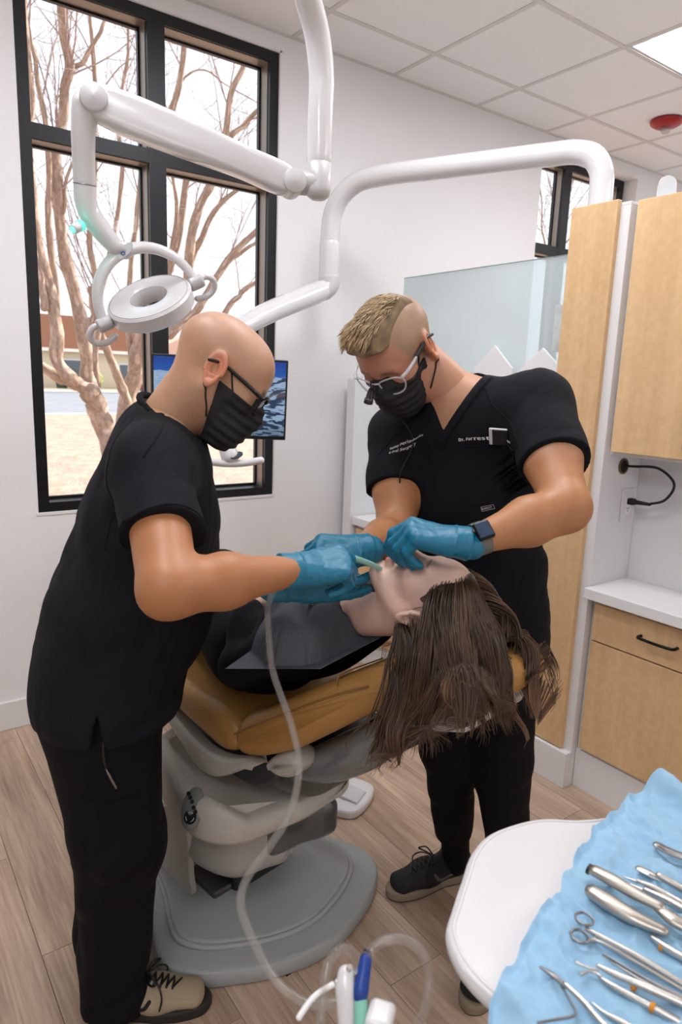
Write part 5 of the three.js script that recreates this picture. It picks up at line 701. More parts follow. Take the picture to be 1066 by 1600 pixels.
// ---------------------------------------------------------------- doctor: blond man in black scrubs, leaning over from the right
{
  const person = thing('person', 'blond person in black scrubs, mask and headlight glasses, leaning over the patient from the right', 'person');
  const F = V(-0.92, 0, 0.39).normalize(), Lf = V(F.z, 0, -F.x);
  const sh = { L: V(1.295, 1.482, -1.025), R: V(1.168, 1.385, -1.362) }, mid = sh.R.clone().lerp(sh.L, 0.5), pel = V(1.365, 0.93, -1.195), chest = V(1.268, 1.25, -1.20);
  const hip = { L: V(1.385, 0.91, -1.125), R: V(1.335, 0.91, -1.28) }, knee = { L: V(1.41, 0.50, -1.13), R: V(1.335, 0.50, -1.262) }, ank = { L: V(1.39, 0.10, -1.035), R: V(1.43, 0.10, -1.290) };
  const el = { L: V(1.148, 1.295, -0.818), R: V(1.052, 1.168, -1.218) }, wr = { L: V(0.953, 1.229, -0.895), R: V(0.846, 1.183, -1.094) };
  const hC = V(1.066, 1.600, -1.262), hb = basis(V(-0.95, 0, 0.27).normalize().multiplyScalar(Math.cos(0.86)).add(V(0, -Math.sin(0.86), 0)), V(0, 1, 0), 0.06);
  const neckTop = local(hb, hC)(0, -0.05, -0.025), neckBase = V(1.232, 1.478, -1.195);
  const arm = (s) => [capE(sh[s], sh[s].clone().lerp(el[s], 0.55), [0.060, 0.064], [0.054, 0.058], F, 0.03), capE(sh[s].clone().lerp(el[s], 0.5), el[s], [0.054, 0.058], [0.043, 0.047], F, 0.03), capE(el[s], el[s].clone().lerp(wr[s], 0.38), [0.046, 0.046], [0.047, 0.043], V(0, 1, 0), 0.025), capE(el[s].clone().lerp(wr[s], 0.38), wr[s], [0.046, 0.043], [0.0245, 0.028], V(0, 1, 0), 0.025)];
  const torso = (g, h = g) => [capE(pel, chest, [0.150 + g, 0.105 + g], [0.172 + h, 0.115 + h], Lf, 0.06), capE(chest, mid.clone().add(V(0.01, -0.03, 0)), [0.178 + h, 0.118 + h], [0.155 + h, 0.095 + h], Lf, 0.06), cap(sh.R, sh.L, 0.064 + h, 0.068 + h, 0.06), cap(sh.R.clone().lerp(mid, 0.4).add(V(0.01, 0.02, 0)), neckBase, 0.045 + h, 0.06 + h, 0.05), cap(sh.L.clone().lerp(mid, 0.4).add(V(0.01, 0.02, 0)), neckBase, 0.05 + h, 0.06 + h, 0.05)];
  const neck = [capE(neckBase, neckTop, [0.058, 0.062], [0.050, 0.052], Lf, 0.03)];
  const legs = (g) => ['R', 'L'].flatMap((s) => [capE(hip[s], knee[s], [0.084 + g, 0.088 + g], [0.058 + g, 0.062 + g], Lf, 0.04), capE(knee[s], ank[s], [0.058 + g, 0.062 + g], [0.040 + g, 0.042 + g], Lf, 0.03)]);
  const bodyP = [...torso(-0.012, -0.002), ...neck, ...arm('R'), ...arm('L'), ...legs(-0.012)], bodyF = field(bodyP, 0.03);
  const tone = (x, y, z) => { const n = 1 + 0.05 * vnoise(x * 40, y * 40, z * 40) + 0.04 * vnoise(x * 170, y * 170, z * 170), a = smooth(1.42, 1.36, y); return [lerp(0.52, 0.44, a) * n, lerp(0.26, 0.19, a) * n, lerp(0.15, 0.080, a) * n]; };
  const hf = headField({ w: 1.0, jaw: 1.08, neck: toLocal(hb, hC, neckBase), nr: 0.057 });
  const hf0 = headField({ w: 1.0, jaw: 1.08 });
  const side = (x, y, z) => smooth(-0.04, -0.02, y + 0.25 * (z - 0.02)) * smooth(0.066, 0.046, z + 0.3 * Math.max(0, 0.05 - y)) * smooth(0.09, 0.078, Math.abs(x) + (Math.abs(y) < 0.03 ? 0.008 : 0)); // where the clippered hair grows
  const headTone = (x, y, z) => { const n = 1 + 0.05 * vnoise(x * 60, y * 60, z * 60) + 0.03 * vnoise(x * 220, y * 220, z * 220), ear = smooth(0.074, 0.084, Math.abs(x)) * smooth(0.05, 0.02, Math.abs(y)), hr = side(x, y, z) * (0.8 + 0.25 * vnoise(x * 420, y * 420, z * 420)) * (1 - ear), brow = smooth(0.008, 0.003, Math.abs(y - 0.026)) * smooth(0.01, 0.018, Math.abs(x)) * smooth(0.052, 0.044, Math.abs(x)) * smooth(0.06, 0.07, z), red = smooth(0.0, 0.05, z); const c = [0.54 + 0.02 * ear, 0.275 - 0.07 * ear - 0.03 * red, 0.185 - 0.08 * ear - 0.03 * red].map((v, i) => lerp(v, [0.52, 0.26, 0.15][i], smooth(-0.04, -0.09, y) * smooth(0.06, 0.0, z)) * n); return c.map((v, i) => lerp(lerp(v, [0.31, 0.205, 0.12][i], clamp(hr)), [0.22, 0.14, 0.08][i], 0.7 * brow)); };
  const body = obj('body', mergeGeometries([mesh(bodyF, bounds(bodyP), 0.010, tone), mesh(hf, HEADBOX, 0.0032, headTone).applyMatrix4(mat4(hb, hC))]), skinMat, person);
  body.userData.label = 'tanned skin with clippered sides of the head';
  const hm = mat4(hb, hC), Hl = local(hb, hC);
  // hair on top: a base volume and swept locks
  {
    const r = rng(5), hairM = M(null, { vertexColors: true, roughness: 0.55, sheen: 0.2, sheenColor: new THREE.Color().setRGB(0.5, 0.4, 0.25) }), cut = (x, y, z) => Math.max(Math.abs(x + 0.006) - 0.056, lerp(0.045, 0.082, smooth(0.02, 0.075, z)) - y, -0.075 - z);
    const baseF = (x, y, z) => smax(hf(x, y, z) - 0.013 - 0.012 * smooth(-0.04, 0.07, z) + 0.003 * vnoise(x * 90, y * 90, z * 90), cut(x, y, z), 0.02);
    const c0 = (x, y, z) => { const k = 0.75 + 0.25 * vnoise(x * 120, y * 120, z * 60); return [0.30 * k, 0.20 * k, 0.105 * k]; };
    const hair = obj('hair', mesh(baseF, [[-0.09, 0, -0.11], [0.09, 0.16, 0.13]], 0.0035, c0).applyMatrix4(hm), hairM, person); hair.userData.label = 'short blond hair swept forward';
    const locks = [];
    for (let i = 0; i < 1500; i++) {
      const x = (r() - 0.5) * 0.122 - 0.004, z = -0.075 + 0.15 * Math.pow(r(), 0.75); let p = toSurf(hf, V(x, 0.14, z), 0.004); if (p.y < lerp(0.05, 0.080, smooth(0.02, 0.075, p.z))) continue;
      const n = gradAt(hf, p), len = (0.028 + 0.022 * r()) * (0.7 + 0.5 * smooth(-0.06, 0.06, z)), d = V(-0.35 * (0.3 + r()) + 0.25 * vnoise(x * 30, z * 30, 2), 0.15, 0.8 + 0.3 * vnoise(x * 25, z * 25, 9)).addScaledVector(n, 0.85 + 0.35 * r()).normalize(), P = [p.clone()];
      for (let k = 1; k <= 5; k++) { d.add(V(-0.05 + 0.25 * vnoise(x * 60, z * 60, k * 0.7), -0.10 - 0.16 * smooth(0.03, 0.09, P[k - 1].z), 0.14)).normalize(); const q = P[k - 1].clone().addScaledVector(d, len / 5), dd = hf(q.x, q.y, q.z); if (dd < 0.010) q.addScaledVector(gradAt(hf, q), 0.010 - dd); P.push(q); }
      const g = sweep(P, [0.0011, 0.0016, 0.0016, 0.0014, 0.001, 0.0003], 3, { cap: false }), b = 0.55 + 0.75 * r(), w = r(), col = new Float32Array(g.attributes.position.count * 3); for (let v = 0; v < col.length; v += 3) { col[v] = (0.40 + 0.06 * w) * b; col[v + 1] = (0.285 + 0.03 * w) * b; col[v + 2] = 0.155 * b; } g.setAttribute('color', new THREE.BufferAttribute(col, 3)); locks.push(g);
    }
    const lk = obj('hair_locks', mergeGeometries(locks).applyMatrix4(hm), hairM, hair); lk.userData.kind = 'stuff';
  }
  // scrub top
  const slv = (s) => { const d = el[s].clone().sub(sh[s]).normalize(), e = sh[s].clone().addScaledVector(d, s === 'L' ? 0.19 : 0.165), c = capE(sh[s].clone().addScaledVector(d, -0.02), e.clone().addScaledVector(d, 0.05), [0.074, 0.079], [0.074, 0.080], F, 0.035), f0 = c.f; c.f = (x, y, z) => Math.max(f0(x, y, z), (x - e.x) * d.x + (y - e.y) * d.y + (z - e.z) * d.z); return c; };
  const topP = [...torso(0.014, 0.009), capE(V(1.372, 0.86, -1.195), pel.clone().lerp(chest, 0.4), [0.178, 0.135], [0.168, 0.125], Lf, 0.06), slv('R'), slv('L')];
  const tf0 = field(topP, 0.05), fd1 = folds([0.1, 1, -0.1], 10, 0.011, 13), fd2 = folds([-0.3, 0.7, 0.7], 12, 0.008, 18), fd3 = folds([0.5, 1, 0.1], 26, 0.002, 15);
  const nb = neckBase.clone().add(V(-0.02, 0.062, -0.005)), nd = neckTop.clone().sub(neckBase).add(V(0, 0.12, 0)).normalize(), spine = mid.clone().sub(pel).normalize(), Fw = F.clone().addScaledVector(spine, -F.dot(spine)).normalize();
  const topF = (x, y, z) => {
    let d = tf0(x, y, z); if (d > 0.08 || d < -0.08) return d; d += fd1(x, y, z) * smooth(1.34, 1.15, y) + fd2(x, y, z) * (0.4 + 0.5 * smooth(1.45, 1.3, y)) + fd3(x, y, z);
    d = smax(d, 0.845 - y + 0.05 * ((x - 1.37) * F.x + (z + 1.195) * F.z), 0.006);
    const px = x - nb.x, py = y - nb.y, pz = z - nb.z, a = px * nd.x + py * nd.y + pz * nd.z, r = Math.sqrt(Math.max(0, px * px + py * py + pz * pz - a * a)); d = smax(d, -Math.max(-(a + 0.006), r - 0.068), 0.005);
    const u = px * Lf.x + py * Lf.y + pz * Lf.z, v = px * spine.x + py * spine.y + pz * spine.z, w = px * Fw.x + py * Fw.y + pz * Fw.z; // v neck with a raised band
    d -= 0.0035 * smooth(0.016, 0.013, Math.abs(Math.abs(u) - 0.62 * (v + 0.100) - 0.010)) * smooth(0.0, 0.02, w);
    d = smax(d, -Math.max(Math.abs(u) - 0.62 * (v + 0.100), -w - 0.03, -tf0(x, y, z) - 0.08), 0.004); return d;
  };
  const top = obj('scrub_top', mesh(topF, bounds(topP, 0.02), 0.0065), SCRUB, person);
  const onTop = (u, v) => nb.clone().addScaledVector(Lf, u).addScaledVector(spine, v).addScaledVector(Fw, 0.16);
  obj('seam', surfLine(topF, [onTop(0.075, 0.02).addScaledVector(Fw, -0.12), onTop(0.13, -0.05).addScaledVector(Fw, -0.03), onTop(0.19, -0.10)], 0.0018, 0, 40), SCRUB, top);
  obj('seam', surfLine(topF, [onTop(-0.085, -0.03).addScaledVector(Fw, -0.08), onTop(-0.14, -0.09).addScaledVector(Fw, -0.03), onTop(-0.19, -0.13)], 0.0018, 0, 40), SCRUB, top);
  // chest pocket with phone, embroidery, woven label
  const pk = onTop(0.105, -0.185), pX = Lf.clone().addScaledVector(spine, 0.12).normalize();
  obj('pocket', patch(topF, pk, pX, spine, 0.115, 0.13, 0.003, 14, 14), SCRUB, top); obj('pocket_hem', sweep(Array.from({ length: 16 }, (_, i) => toSurf(topF, pk.clone().addScaledVector(pX, (i / 15 - 0.5) * 0.115).addScaledVector(spine, 0.065), 0.004)), 0.0014, 6), SCRUB, top);
  const print = (name, lines, o, X, Y, w, h, fg, font = 'bold 44px sans-serif', border = false) => {
    const cv = document.createElement('canvas'); cv.width = 512; cv.height = Math.round(512 * h / w); const c = cv.getContext('2d'); c.fillStyle = '#000'; c.fillRect(0, 0, cv.width, cv.height); c.fillStyle = '#fff'; c.strokeStyle = '#fff'; c.font = font; c.textBaseline = 'middle';
    lines.forEach((l, i) => c.fillText(l, 14, cv.height * (i + 0.5) / lines.length)); if (border) { c.lineWidth = 14; c.strokeRect(8, 8, cv.width - 16, cv.height - 16); }
    const t = new THREE.CanvasTexture(cv); const m = M(fg, { alphaMap: t, transparent: true, roughness: 0.8 }); const g = patch(topF, o, X, Y, w, h, 0.0045, 6, 2); return obj(name, g, m, top);
  };
  print('embroidery', ['Dr. Forrest P     on'], onTop(0.088, -0.104), pX, spine, 0.118, 0.016, '#d8d4d6', 'bold 52px sans-serif');
  print('embroidery', ['Valley Periodontics', '& Oral Surgery'], onTop(-0.105, -0.112), Lf.clone().addScaledVector(spine, 0.22).normalize(), spine, 0.094, 0.026, '#cfcacc', 'bold 50px sans-serif');
  print('woven_label', ['BARKLEY'], onTop(0.10, -0.262), Lf.clone().addScaledVector(spine, 0.24).normalize(), spine, 0.036, 0.012, '#b4aeb0', 'bold 100px sans-serif', true);
  { const ph = thing('phone', 'dark phone with white edge standing in the chest pocket', 'phone'), base = toSurf(topF, pk.clone().addScaledVector(spine, 0.062).addScaledVector(pX, -0.002), 0.006), n = gradAt(topF, base, 0.02), Y = spine.clone().addScaledVector(pX, 0.12); Y.addScaledVector(n, -Y.dot(n)).normalize(); const X = new THREE.Vector3().crossVectors(Y, n).normalize(); const put = (g) => place(g, base, X, Y, n); obj('body', put(new RoundedBoxGeometry(0.043, 0.042, 0.006, 3, 0.003).translate(0.004, 0.018, 0.001)), M('#d9d6d8', { roughness: 0.3 }), ph); obj('back_cover', put(new RoundedBoxGeometry(0.036, 0.039, 0.004, 3, 0.002).translate(0.0085, 0.0175, 0.0035)), M('#1c1c1f', { roughness: 0.4 }), ph); obj('camera_lens', put(new THREE.CylinderGeometry(0.005, 0.005, 0.003, 20).rotateX(Math.PI / 2).translate(-0.002, 0.031, 0.006)), MAT.black, ph); }
  // trousers with ankle cuffs
  const trP = [capE(V(1.365, 0.99, -1.195), V(1.365, 0.86, -1.197), [0.165, 0.118], [0.170, 0.125], Lf, 0.06), ...['R', 'L'].flatMap((s) => { const h = hip[s].clone().add(V(0, -0.04, 0)), kn = knee[s], c = ank[s].clone().lerp(kn, 0.26); return [capE(h, kn, [0.103, 0.110], [0.080, 0.088], Lf, 0.045), capE(kn, c, [0.079, 0.086], [0.062, 0.068], Lf, 0.04), capE(c, ank[s].clone().lerp(kn, 0.12), [0.058, 0.062], [0.046, 0.048], Lf, 0.012)]; })];
  const pf0 = field(trP, 0.045), pfd = folds([0.1, 1, 0.1], 10, 0.009, 41), pfd2 = folds([1, 0.4, 0.4], 13, 0.008, 51);
  const pantF = (x, y, z) => { let d = pf0(x, y, z); if (d > 0.08 || d < -0.08) return d; return d + pfd(x, y, z) * 0.8 + pfd2(x, y, z) * smooth(0.75, 0.5, y); };
  obj('scrub_trousers', mesh(pantF, bounds(trP, 0.02), 0.0085), PANT, person);
  const sockP = ['R', 'L'].map((s) => capE(ank[s].clone().lerp(knee[s], 0.2), ank[s].clone().add(V(0, -0.03, 0)), [0.043, 0.046], [0.042, 0.046], Lf)); for (let i = 0; i < 2; i++) obj('sock', mesh(field([sockP[i]]), bounds([sockP[i]], 0.01), 0.007), PANT, person);
  const blk = { upper: M('#17171a', { roughness: 0.75, bumpMap: weave, bumpScale: 0.0005 }), sole: M('#8a7c68', { roughness: 0.75 }), out: M('#2b2722', { roughness: 0.8 }), lace: MAT.black, stripe: M('#5d5952', { roughness: 0.6 }) };
  shoeParts(person, basis(V(-0.975, 0, -0.22)), V(1.388, 0, -1.312), blk); shoeParts(person, basis(V(-0.94, 0, 0.33)), V(1.298, 0, -1.003), blk);
  // mask
  const bulge = field([ell([0, -0.058, 0.056], [0.062, 0.066, 0.066]), ell([0, -0.032, 0.098], [0.024, 0.030, 0.026], null, 0.03), ell([0, -0.095, 0.06], [0.050, 0.035, 0.05], null, 0.03)], 0.03);
  const maskF = (x, y, z) => { const s = Math.abs(x), plea = 0.0012 * Math.sin((y + 0.25 * s) * 330) * smooth(0.03, 0.07, z) + 0.0025 * vnoise(x * 60, y * 22, z * 60 + 7); let d = smin(hf0(x, y, z) - 0.0035, bulge(x, y, z), 0.012) + plea; d = smax(d, y - (-0.014 + 0.028 * smooth(0.05, 0.0, s)), 0.003); d = Math.max(d, (0.024 - 0.35 * (y + 0.06)) - z); return Math.max(d, -0.128 - y); };
  const mask = obj('face_mask', mesh(maskF, [[-0.1, -0.14, -0.02], [0.1, 0.03, 0.15]], 0.003).applyMatrix4(hm), MASKM, person);
  const onHead = (pts, r, off, m, nm, par) => obj(nm, sweep(new THREE.CatmullRomCurve3(pts.map((p) => V(...p))).getPoints(24).map((p) => toSurf(hf, p, off)), r, 6).applyMatrix4(hm), m, par);
  for (const s of [-1, 1]) { onHead([[s * 0.075, 0.018, 0.010], [s * 0.073, -0.004, 0.03], [s * 0.066, -0.022, 0.048], [s * 0.06, -0.036, 0.06]], 0.0018, 0.0015, MASKM, 'ear_loop', mask); onHead([[s * 0.082, -0.028, -0.014], [s * 0.074, -0.05, 0.0], [s * 0.066, -0.07, 0.018], [s * 0.06, -0.085, 0.028]], 0.0018, 0.0015, MASKM, 'ear_loop', mask); }
  // clear glasses with a clip-on headlight
  const gl = thing('headlight_glasses', 'clear framed glasses with a small black headlight worn by the blond person', 'glasses'), clear = M('#eef0f2', { roughness: 0.12, transmission: 0.55, thickness: 0, ior: 1.4 });
  for (const s of [-1, 1]) {
    const rim = curve2([[s * 0.010, 0.012], [s * 0.03, 0.021], [s * 0.056, 0.019], [s * 0.067, 0.004], [s * 0.058, -0.020], [s * 0.035, -0.026], [s * 0.014, -0.014]], 40).map(([x, y]) => V(x, y - 0.001, 0.112 - 4.2 * x * x)); rim.push(rim[0]);
    obj('rim', sweep(rim, 0.0021, 8, { cap: false }).applyMatrix4(hm), clear, gl);
    const lens = new THREE.ShapeGeometry(shapeOf(rim.slice(0, -1).map((p) => [p.x, p.y]))); { const p = lens.attributes.position; for (let i = 0; i < p.count; i++) p.setZ(i, 0.112 - 4.2 * p.getX(i) ** 2); lens.computeVertexNormals(); } obj('lens', lens.applyMatrix4(hm), MAT.glass, gl);
    obj('side_shield', sweep([V(s * 0.068, 0.008, 0.092), V(s * 0.075, 0.004, 0.075), V(s * 0.079, 0.004, 0.05)], [0.009, 0.010, 0.006], 10, { flatten: 1.4, smoothN: 10 }).applyMatrix4(hm), MAT.glass, gl);
    obj('temple', sweep([V(s * 0.067, 0.014, 0.094), V(s * 0.076, 0.016, 0.075), V(s * 0.082, 0.018, 0.035)], [0.0042, 0.004, 0.0035], 8, { smoothN: 16 }).applyMatrix4(hm), clear, gl);
    obj('temple_tip', sweep([V(s * 0.082, 0.018, 0.036), V(s * 0.084, 0.020, 0.01), V(s * 0.084, 0.020, -0.016), V(s * 0.083, 0.008, -0.04)], [0.0045, 0.0042, 0.004, 0.0035], 8, { smoothN: 16 }).applyMatrix4(hm), MAT.black, gl);
  }
  obj('bridge', sweep([V(-0.011, 0.012, 0.112), V(0, 0.017, 0.118), V(0.011, 0.012, 0.112)], 0.0022, 8, { smoothN: 8 }).applyMatrix4(hm), clear, gl);
  const hd = V(0.0, -0.35, 0.94).normalize(), at = V(-0.002, 0.012, 0.132), hl = obj('headlight', [aim(lathe([[0, -0.004], [0.006, -0.004], [0.008, 0.006], [0.0085, 0.018], [0.0105, 0.020], [0.0105, 0.030], [0.0085, 0.031], [0, 0.029]].reverse(), 24), at, hd), sweep([V(0, 0.014, 0.118), V(-0.001, 0.016, 0.126), at], 0.0045, 8)].map((g) => g.applyMatrix4(hm)), MAT.black, gl);
  obj('headlight_ring', aim(new THREE.TorusGeometry(0.0098, 0.0012, 8, 24).rotateX(Math.PI / 2), at.clone().addScaledVector(hd, 0.024), hd).applyMatrix4(hm), MAT.steelDark, hl);
  const c0 = at.clone().applyMatrix4(hm); obj('cable', sweep([c0, c0.clone().add(V(0.01, 0.02, -0.015)), c0.clone().add(V(0.05, 0.0, -0.05)), toSurf(topF, onTop(-0.10, -0.10), 0.004), toSurf(topF, onTop(-0.115, -0.20), 0.004), toSurf(topF, onTop(-0.12, -0.30), 0.004), toSurf(topF, onTop(-0.10, -0.42), 0.004), toSurf(topF, onTop(-0.08, -0.55), 0.004)], 0.0018, 6, { smoothN: 60 }), MAT.rubber, gl);
  // gloves
  const wrin = (f) => (x, y, z) => { const d = f(x, y, z); return d > 0.02 || d < -0.02 ? d : d + 0.0006 * vnoise(x * 110, y * 110, z * 110) + 0.0003 * vnoise(x * 320, y * 320, z * 320); };
  const cuff = (b, o) => capE(local(b, o)(0, 0, -0.022), local(b, o)(0, 0, 0.005), [0.035, 0.033], [0.033, 0.029], b.X, 0.008, 0.1);
  const wL = wr.L.clone().lerp(el.L, -0.09).add(V(0, 0.010, 0)), bL = basis(V(-0.74, 0.16, -0.58), V(0.1, 0.85, 0.45)), hL = handPrims(bL, wL, -1, [[0.75, 0.75, 0.35, 0.02], [1.0, 0.95, 0.5, 0], [1.1, 1.1, 0.55, 0], [1.15, 1.1, 0.5, -0.05]], [[0.4, -0.75, 0.7], [0.1, -0.6, 0.8], [-0.1, -0.6, 0.8]], 0.0012); hL.P.push(cuff(bL, wL));
  obj('glove', mesh(wrin(field(hL.P, 0.004)), bounds(hL.P, 0.008), 0.0028), GLOVE, person);
  const wR = wr.R, bR = basis(V(-0.78, 0.02, -0.20), V(0.35, 0.55, 0.6)), hR = handPrims(bR, wR, 1, [[0.15, 0.3, 0.2, 0.10], [0.75, 1.0, 0.5, 0], [0.9, 1.1, 0.6, 0], [1.0, 1.1, 0.6, -0.05]], [[0.5, -0.5, 0.8], [0.3, -0.3, 0.9], [0.1, -0.2, 1]], 0.0012); hR.P.push(cuff(bR, wR));
  obj('glove', mesh(wrin(field(hR.P, 0.004)), bounds(hR.P, 0.008), 0.0028), GLOVE, person);
  const ring = V().copy ? hR.tips[0].clone() : null, rd = local(bR, wR)(0.034, 0.0, 0.118); obj('finger_band', aim(new THREE.TorusGeometry(0.0112, 0.0016, 8, 24).rotateX(Math.PI / 2), rd, bR.Z), MAT.rubber, person);
  // watch
  { const t = thing('smart_watch', 'square black smart watch with grey woven strap on the wrist', 'watch'), ax = el.L.clone().sub(wr.L).normalize(), c = wr.L.clone().addScaledVector(ax, 0.028), n = V(-0.50, 0.62, 0.6); n.addScaledVector(ax, -n.dot(ax)).normalize(); const X = new THREE.Vector3().crossVectors(n, ax).normalize(), out = toSurf(bodyF, c.clone().addScaledVector(n, 0.05), 0.006), put = (g) => place(g, out, X, n, ax.clone());
    obj('case', put(new RoundedBoxGeometry(0.038, 0.011, 0.034, 4, 0.005)), M('#15161a', { roughness: 0.25, metalness: 0.4 }), t);
    obj('screen', put(new RoundedBoxGeometry(0.031, 0.002, 0.027, 3, 0.001).translate(0, 0.0056, 0)), M('#2d3f58', { roughness: 0.3 }), t); obj('crown', put(new THREE.CylinderGeometry(0.0035, 0.0035, 0.003, 14).translate(0.006, 0, -0.018)), MAT.steelDark, t);
    const P = []; for (let i = 0; i <= 36; i++) { const a = i / 36 * Math.PI * 2, d = n.clone().multiplyScalar(Math.cos(a)).addScaledVector(X, Math.sin(a)); P.push(toSurf(bodyF, c.clone().addScaledVector(d, 0.045), 0.0015)); } obj('strap', sweep(P, 0.0115, 8, { cap: false, flatten: 0.16 }), M('#6b6864', { roughness: 0.8, bumpMap: weave, bumpScale: 0.0005 }), t); t.children[t.children.length - 1].geometry = strapGeo(P, ax, 0.0115, 0.0018); }
}
function strapGeo(P, ax, half, th) { // flat band around a limb
  const pos = [], idx = [], n = P.length, c = P.reduce((a, p) => a.add(p), V(0, 0, 0)).multiplyScalar(1 / n); P.forEach((p) => { const o = p.clone().sub(c); o.addScaledVector(ax, -o.dot(ax)).normalize(); for (const [s, h] of [[-1, 0], [-1, 1], [1, 1], [1, 0]]) { const q = p.clone().addScaledVector(ax, s * half).addScaledVector(o, h * th); pos.push(q.x, q.y, q.z); } });
  for (let i = 0; i < n - 1; i++) for (let k = 0; k < 4; k++) { const a = i * 4 + k, b = i * 4 + (k + 1) % 4; idx.push(a, a + 4, b, b, a + 4, b + 4); }
  const g = new THREE.BufferGeometry(); g.setAttribute('position', new THREE.Float32BufferAttribute(pos, 3)); g.setAttribute('uv', new THREE.Float32BufferAttribute(new Float32Array(pos.length / 3 * 2).map((_, i) => i % 2 ? Math.floor(i / 8) * 0.004 : (i % 8) * 0.004), 2)); g.setIndex(idx); return toCreasedNormals(g, 0.5);
}
// ---------------------------------------------------------------- patient lying on the chair
const PAT = {};
{
  const person = thing('person', 'long haired person lying on the mustard chair under a grey bib, face up', 'person');
  const Y = V(0.463, 0.147, 0.874).normalize(), X = V(-0.884, 0, 0.468).normalize(); let Z = new THREE.Vector3().crossVectors(X, Y).normalize(); const X2 = new THREE.Vector3().crossVectors(Y, Z);
  const HS = 0.95, hb = { X: X2, Y, Z }, hC = V(0.934, 1.091, -0.974), sc3 = (v) => v.clone().multiplyScalar(HS), hbs = { X: sc3(X2), Y: sc3(Y), Z: sc3(Z) }, hm = mat4(hbs, hC), Hl = local(hbs, hC);
  const side = V(0.985, 0, -0.17), ub = V(0.146, 0.515, 0.844).normalize();
  const shM = V(0.895, 0.985, -1.20), sh = { L: shM.clone().addScaledVector(side, -0.135), R: shM.clone().addScaledVector(side, 0.155) }, chest = V(0.90, 0.93, -1.31), pel = V(0.905, 0.80, -1.50), nBase = V(0.885, 1.012, -1.165), nTop = Hl(0, -0.055, -0.03);
  const kn = { L: V(0.79, 0.90, -1.93), R: V(0.95, 0.90, -1.95) }, an = { L: V(0.78, 0.80, -2.36), R: V(0.88, 0.80, -2.37) }, hip = { L: V(0.82, 0.81, -1.53), R: V(0.99, 0.81, -1.55) };
  const el = { L: V(0.73, 0.835, -1.40), R: V(1.11, 0.86, -1.44) }, wr = { L: V(0.83, 0.945, -1.53), R: V(0.955, 0.955, -1.53) };
  const tor = (g) => [capE(pel, chest, [0.150 + g, 0.100 + g], [0.148 + g, 0.098 + g], side, 0.05), capE(chest, shM, [0.148 + g, 0.10 + g], [0.12 + g, 0.075 + g], side, 0.05), cap(sh.L, sh.R, 0.05 + g, 0.05 + g, 0.05), ell(V(0.90, 0.995, -1.31), [0.12 + g, 0.06 + g, 0.09 + g], null, 0.05)];
  const arm = (s, g) => [cap(sh[s], el[s], 0.047 + g, 0.039 + g, 0.03), cap(el[s], wr[s], 0.038 + g, 0.026 + g, 0.03)];
  const leg = (s, g) => [cap(hip[s], kn[s], 0.083 + g, 0.058 + g, 0.04), cap(kn[s], an[s], 0.056 + g, 0.042 + g, 0.03)];
  const handB = { L: basis(V(0.75, 0.05, -0.6), V(0, 1, 0.2)), R: basis(V(-0.8, 0.05, -0.5), V(0, 1, 0.2)) }, fing = [[0.25, 0.3, 0.2, 0.04], [0.25, 0.3, 0.2, 0], [0.3, 0.3, 0.2, 0], [0.3, 0.35, 0.2, -0.06]], th = [[0.8, -0.3, 0.6], [0.4, -0.2, 0.9], [0.1, -0.1, 1]];
  const hands = [...handPrims(handB.L, wr.L, -1, fing, th).P, ...handPrims(handB.R, wr.R, 1, fing, th).P];
  const bodyP = [...tor(-0.008), capE(nBase, nTop, [0.046, 0.048], [0.040, 0.042], X2, 0.03), ...arm('L', -0.004), ...arm('R', -0.004), ...leg('L', -0.006), ...leg('R', -0.006)];
  const tone = (x, y, z) => { const n = 1 + 0.04 * vnoise(x * 50, y * 50, z * 50); return [0.66 * n, 0.43 * n, 0.34 * n]; };
  const hf = headField({ w: 0.94, jaw: 0.9, nose: 0.6, neck: toLocal(hb, hC, nBase), nr: 0.047 });
  const ht = (x, y, z) => { const n = 1 + 0.04 * vnoise(x * 60, y * 60, z * 60), lip = smooth(0.014, 0.009, Math.abs(y + 0.0705)) * smooth(0.027, 0.02, Math.abs(x)) * smooth(0.085, 0.092, z), brow = smooth(0.0045, 0.002, Math.abs(y - 0.026 + 6 * (Math.abs(x) - 0.034) ** 2)) * smooth(0.012, 0.018, Math.abs(x)) * smooth(0.052, 0.046, Math.abs(x)) * smooth(0.055, 0.065, z), chk = smooth(0.035, 0.0, Math.hypot(Math.abs(x) - 0.045, y + 0.025)) * smooth(0.03, 0.06, z), lash = smooth(0.0026, 0.001, Math.abs(y + 0.0075 + 8 * (Math.abs(x) - 0.033) ** 2 * 0.6)) * smooth(0.017, 0.014, Math.abs(Math.abs(x) - 0.033)) * smooth(0.07, 0.076, z); let c = [0.68, 0.45, 0.365].map((v) => v * n); c = c.map((v, i) => lerp(v, [0.62, 0.30, 0.26][i], 0.5 * chk)); c = c.map((v, i) => lerp(v, [0.52, 0.20, 0.19][i], lip)); c = c.map((v, i) => lerp(v, [0.10, 0.06, 0.045][i], 0.75 * clamp(brow) * (0.7 + 0.3 * vnoise(x * 500, y * 200, 1)))); return c.map((v, i) => lerp(v, [0.03, 0.02, 0.018][i], lash)); };
  const body = obj('body', mergeGeometries([mesh(field(bodyP, 0.03), bounds(bodyP), 0.011, tone), mesh(hf, HEADBOX, 0.0028, ht).applyMatrix4(hm), mesh(field(hands, 0.004), bounds(hands, 0.008), 0.0032, tone)]), skinMat, person); body.userData.label = 'fair skin, eyes closed';
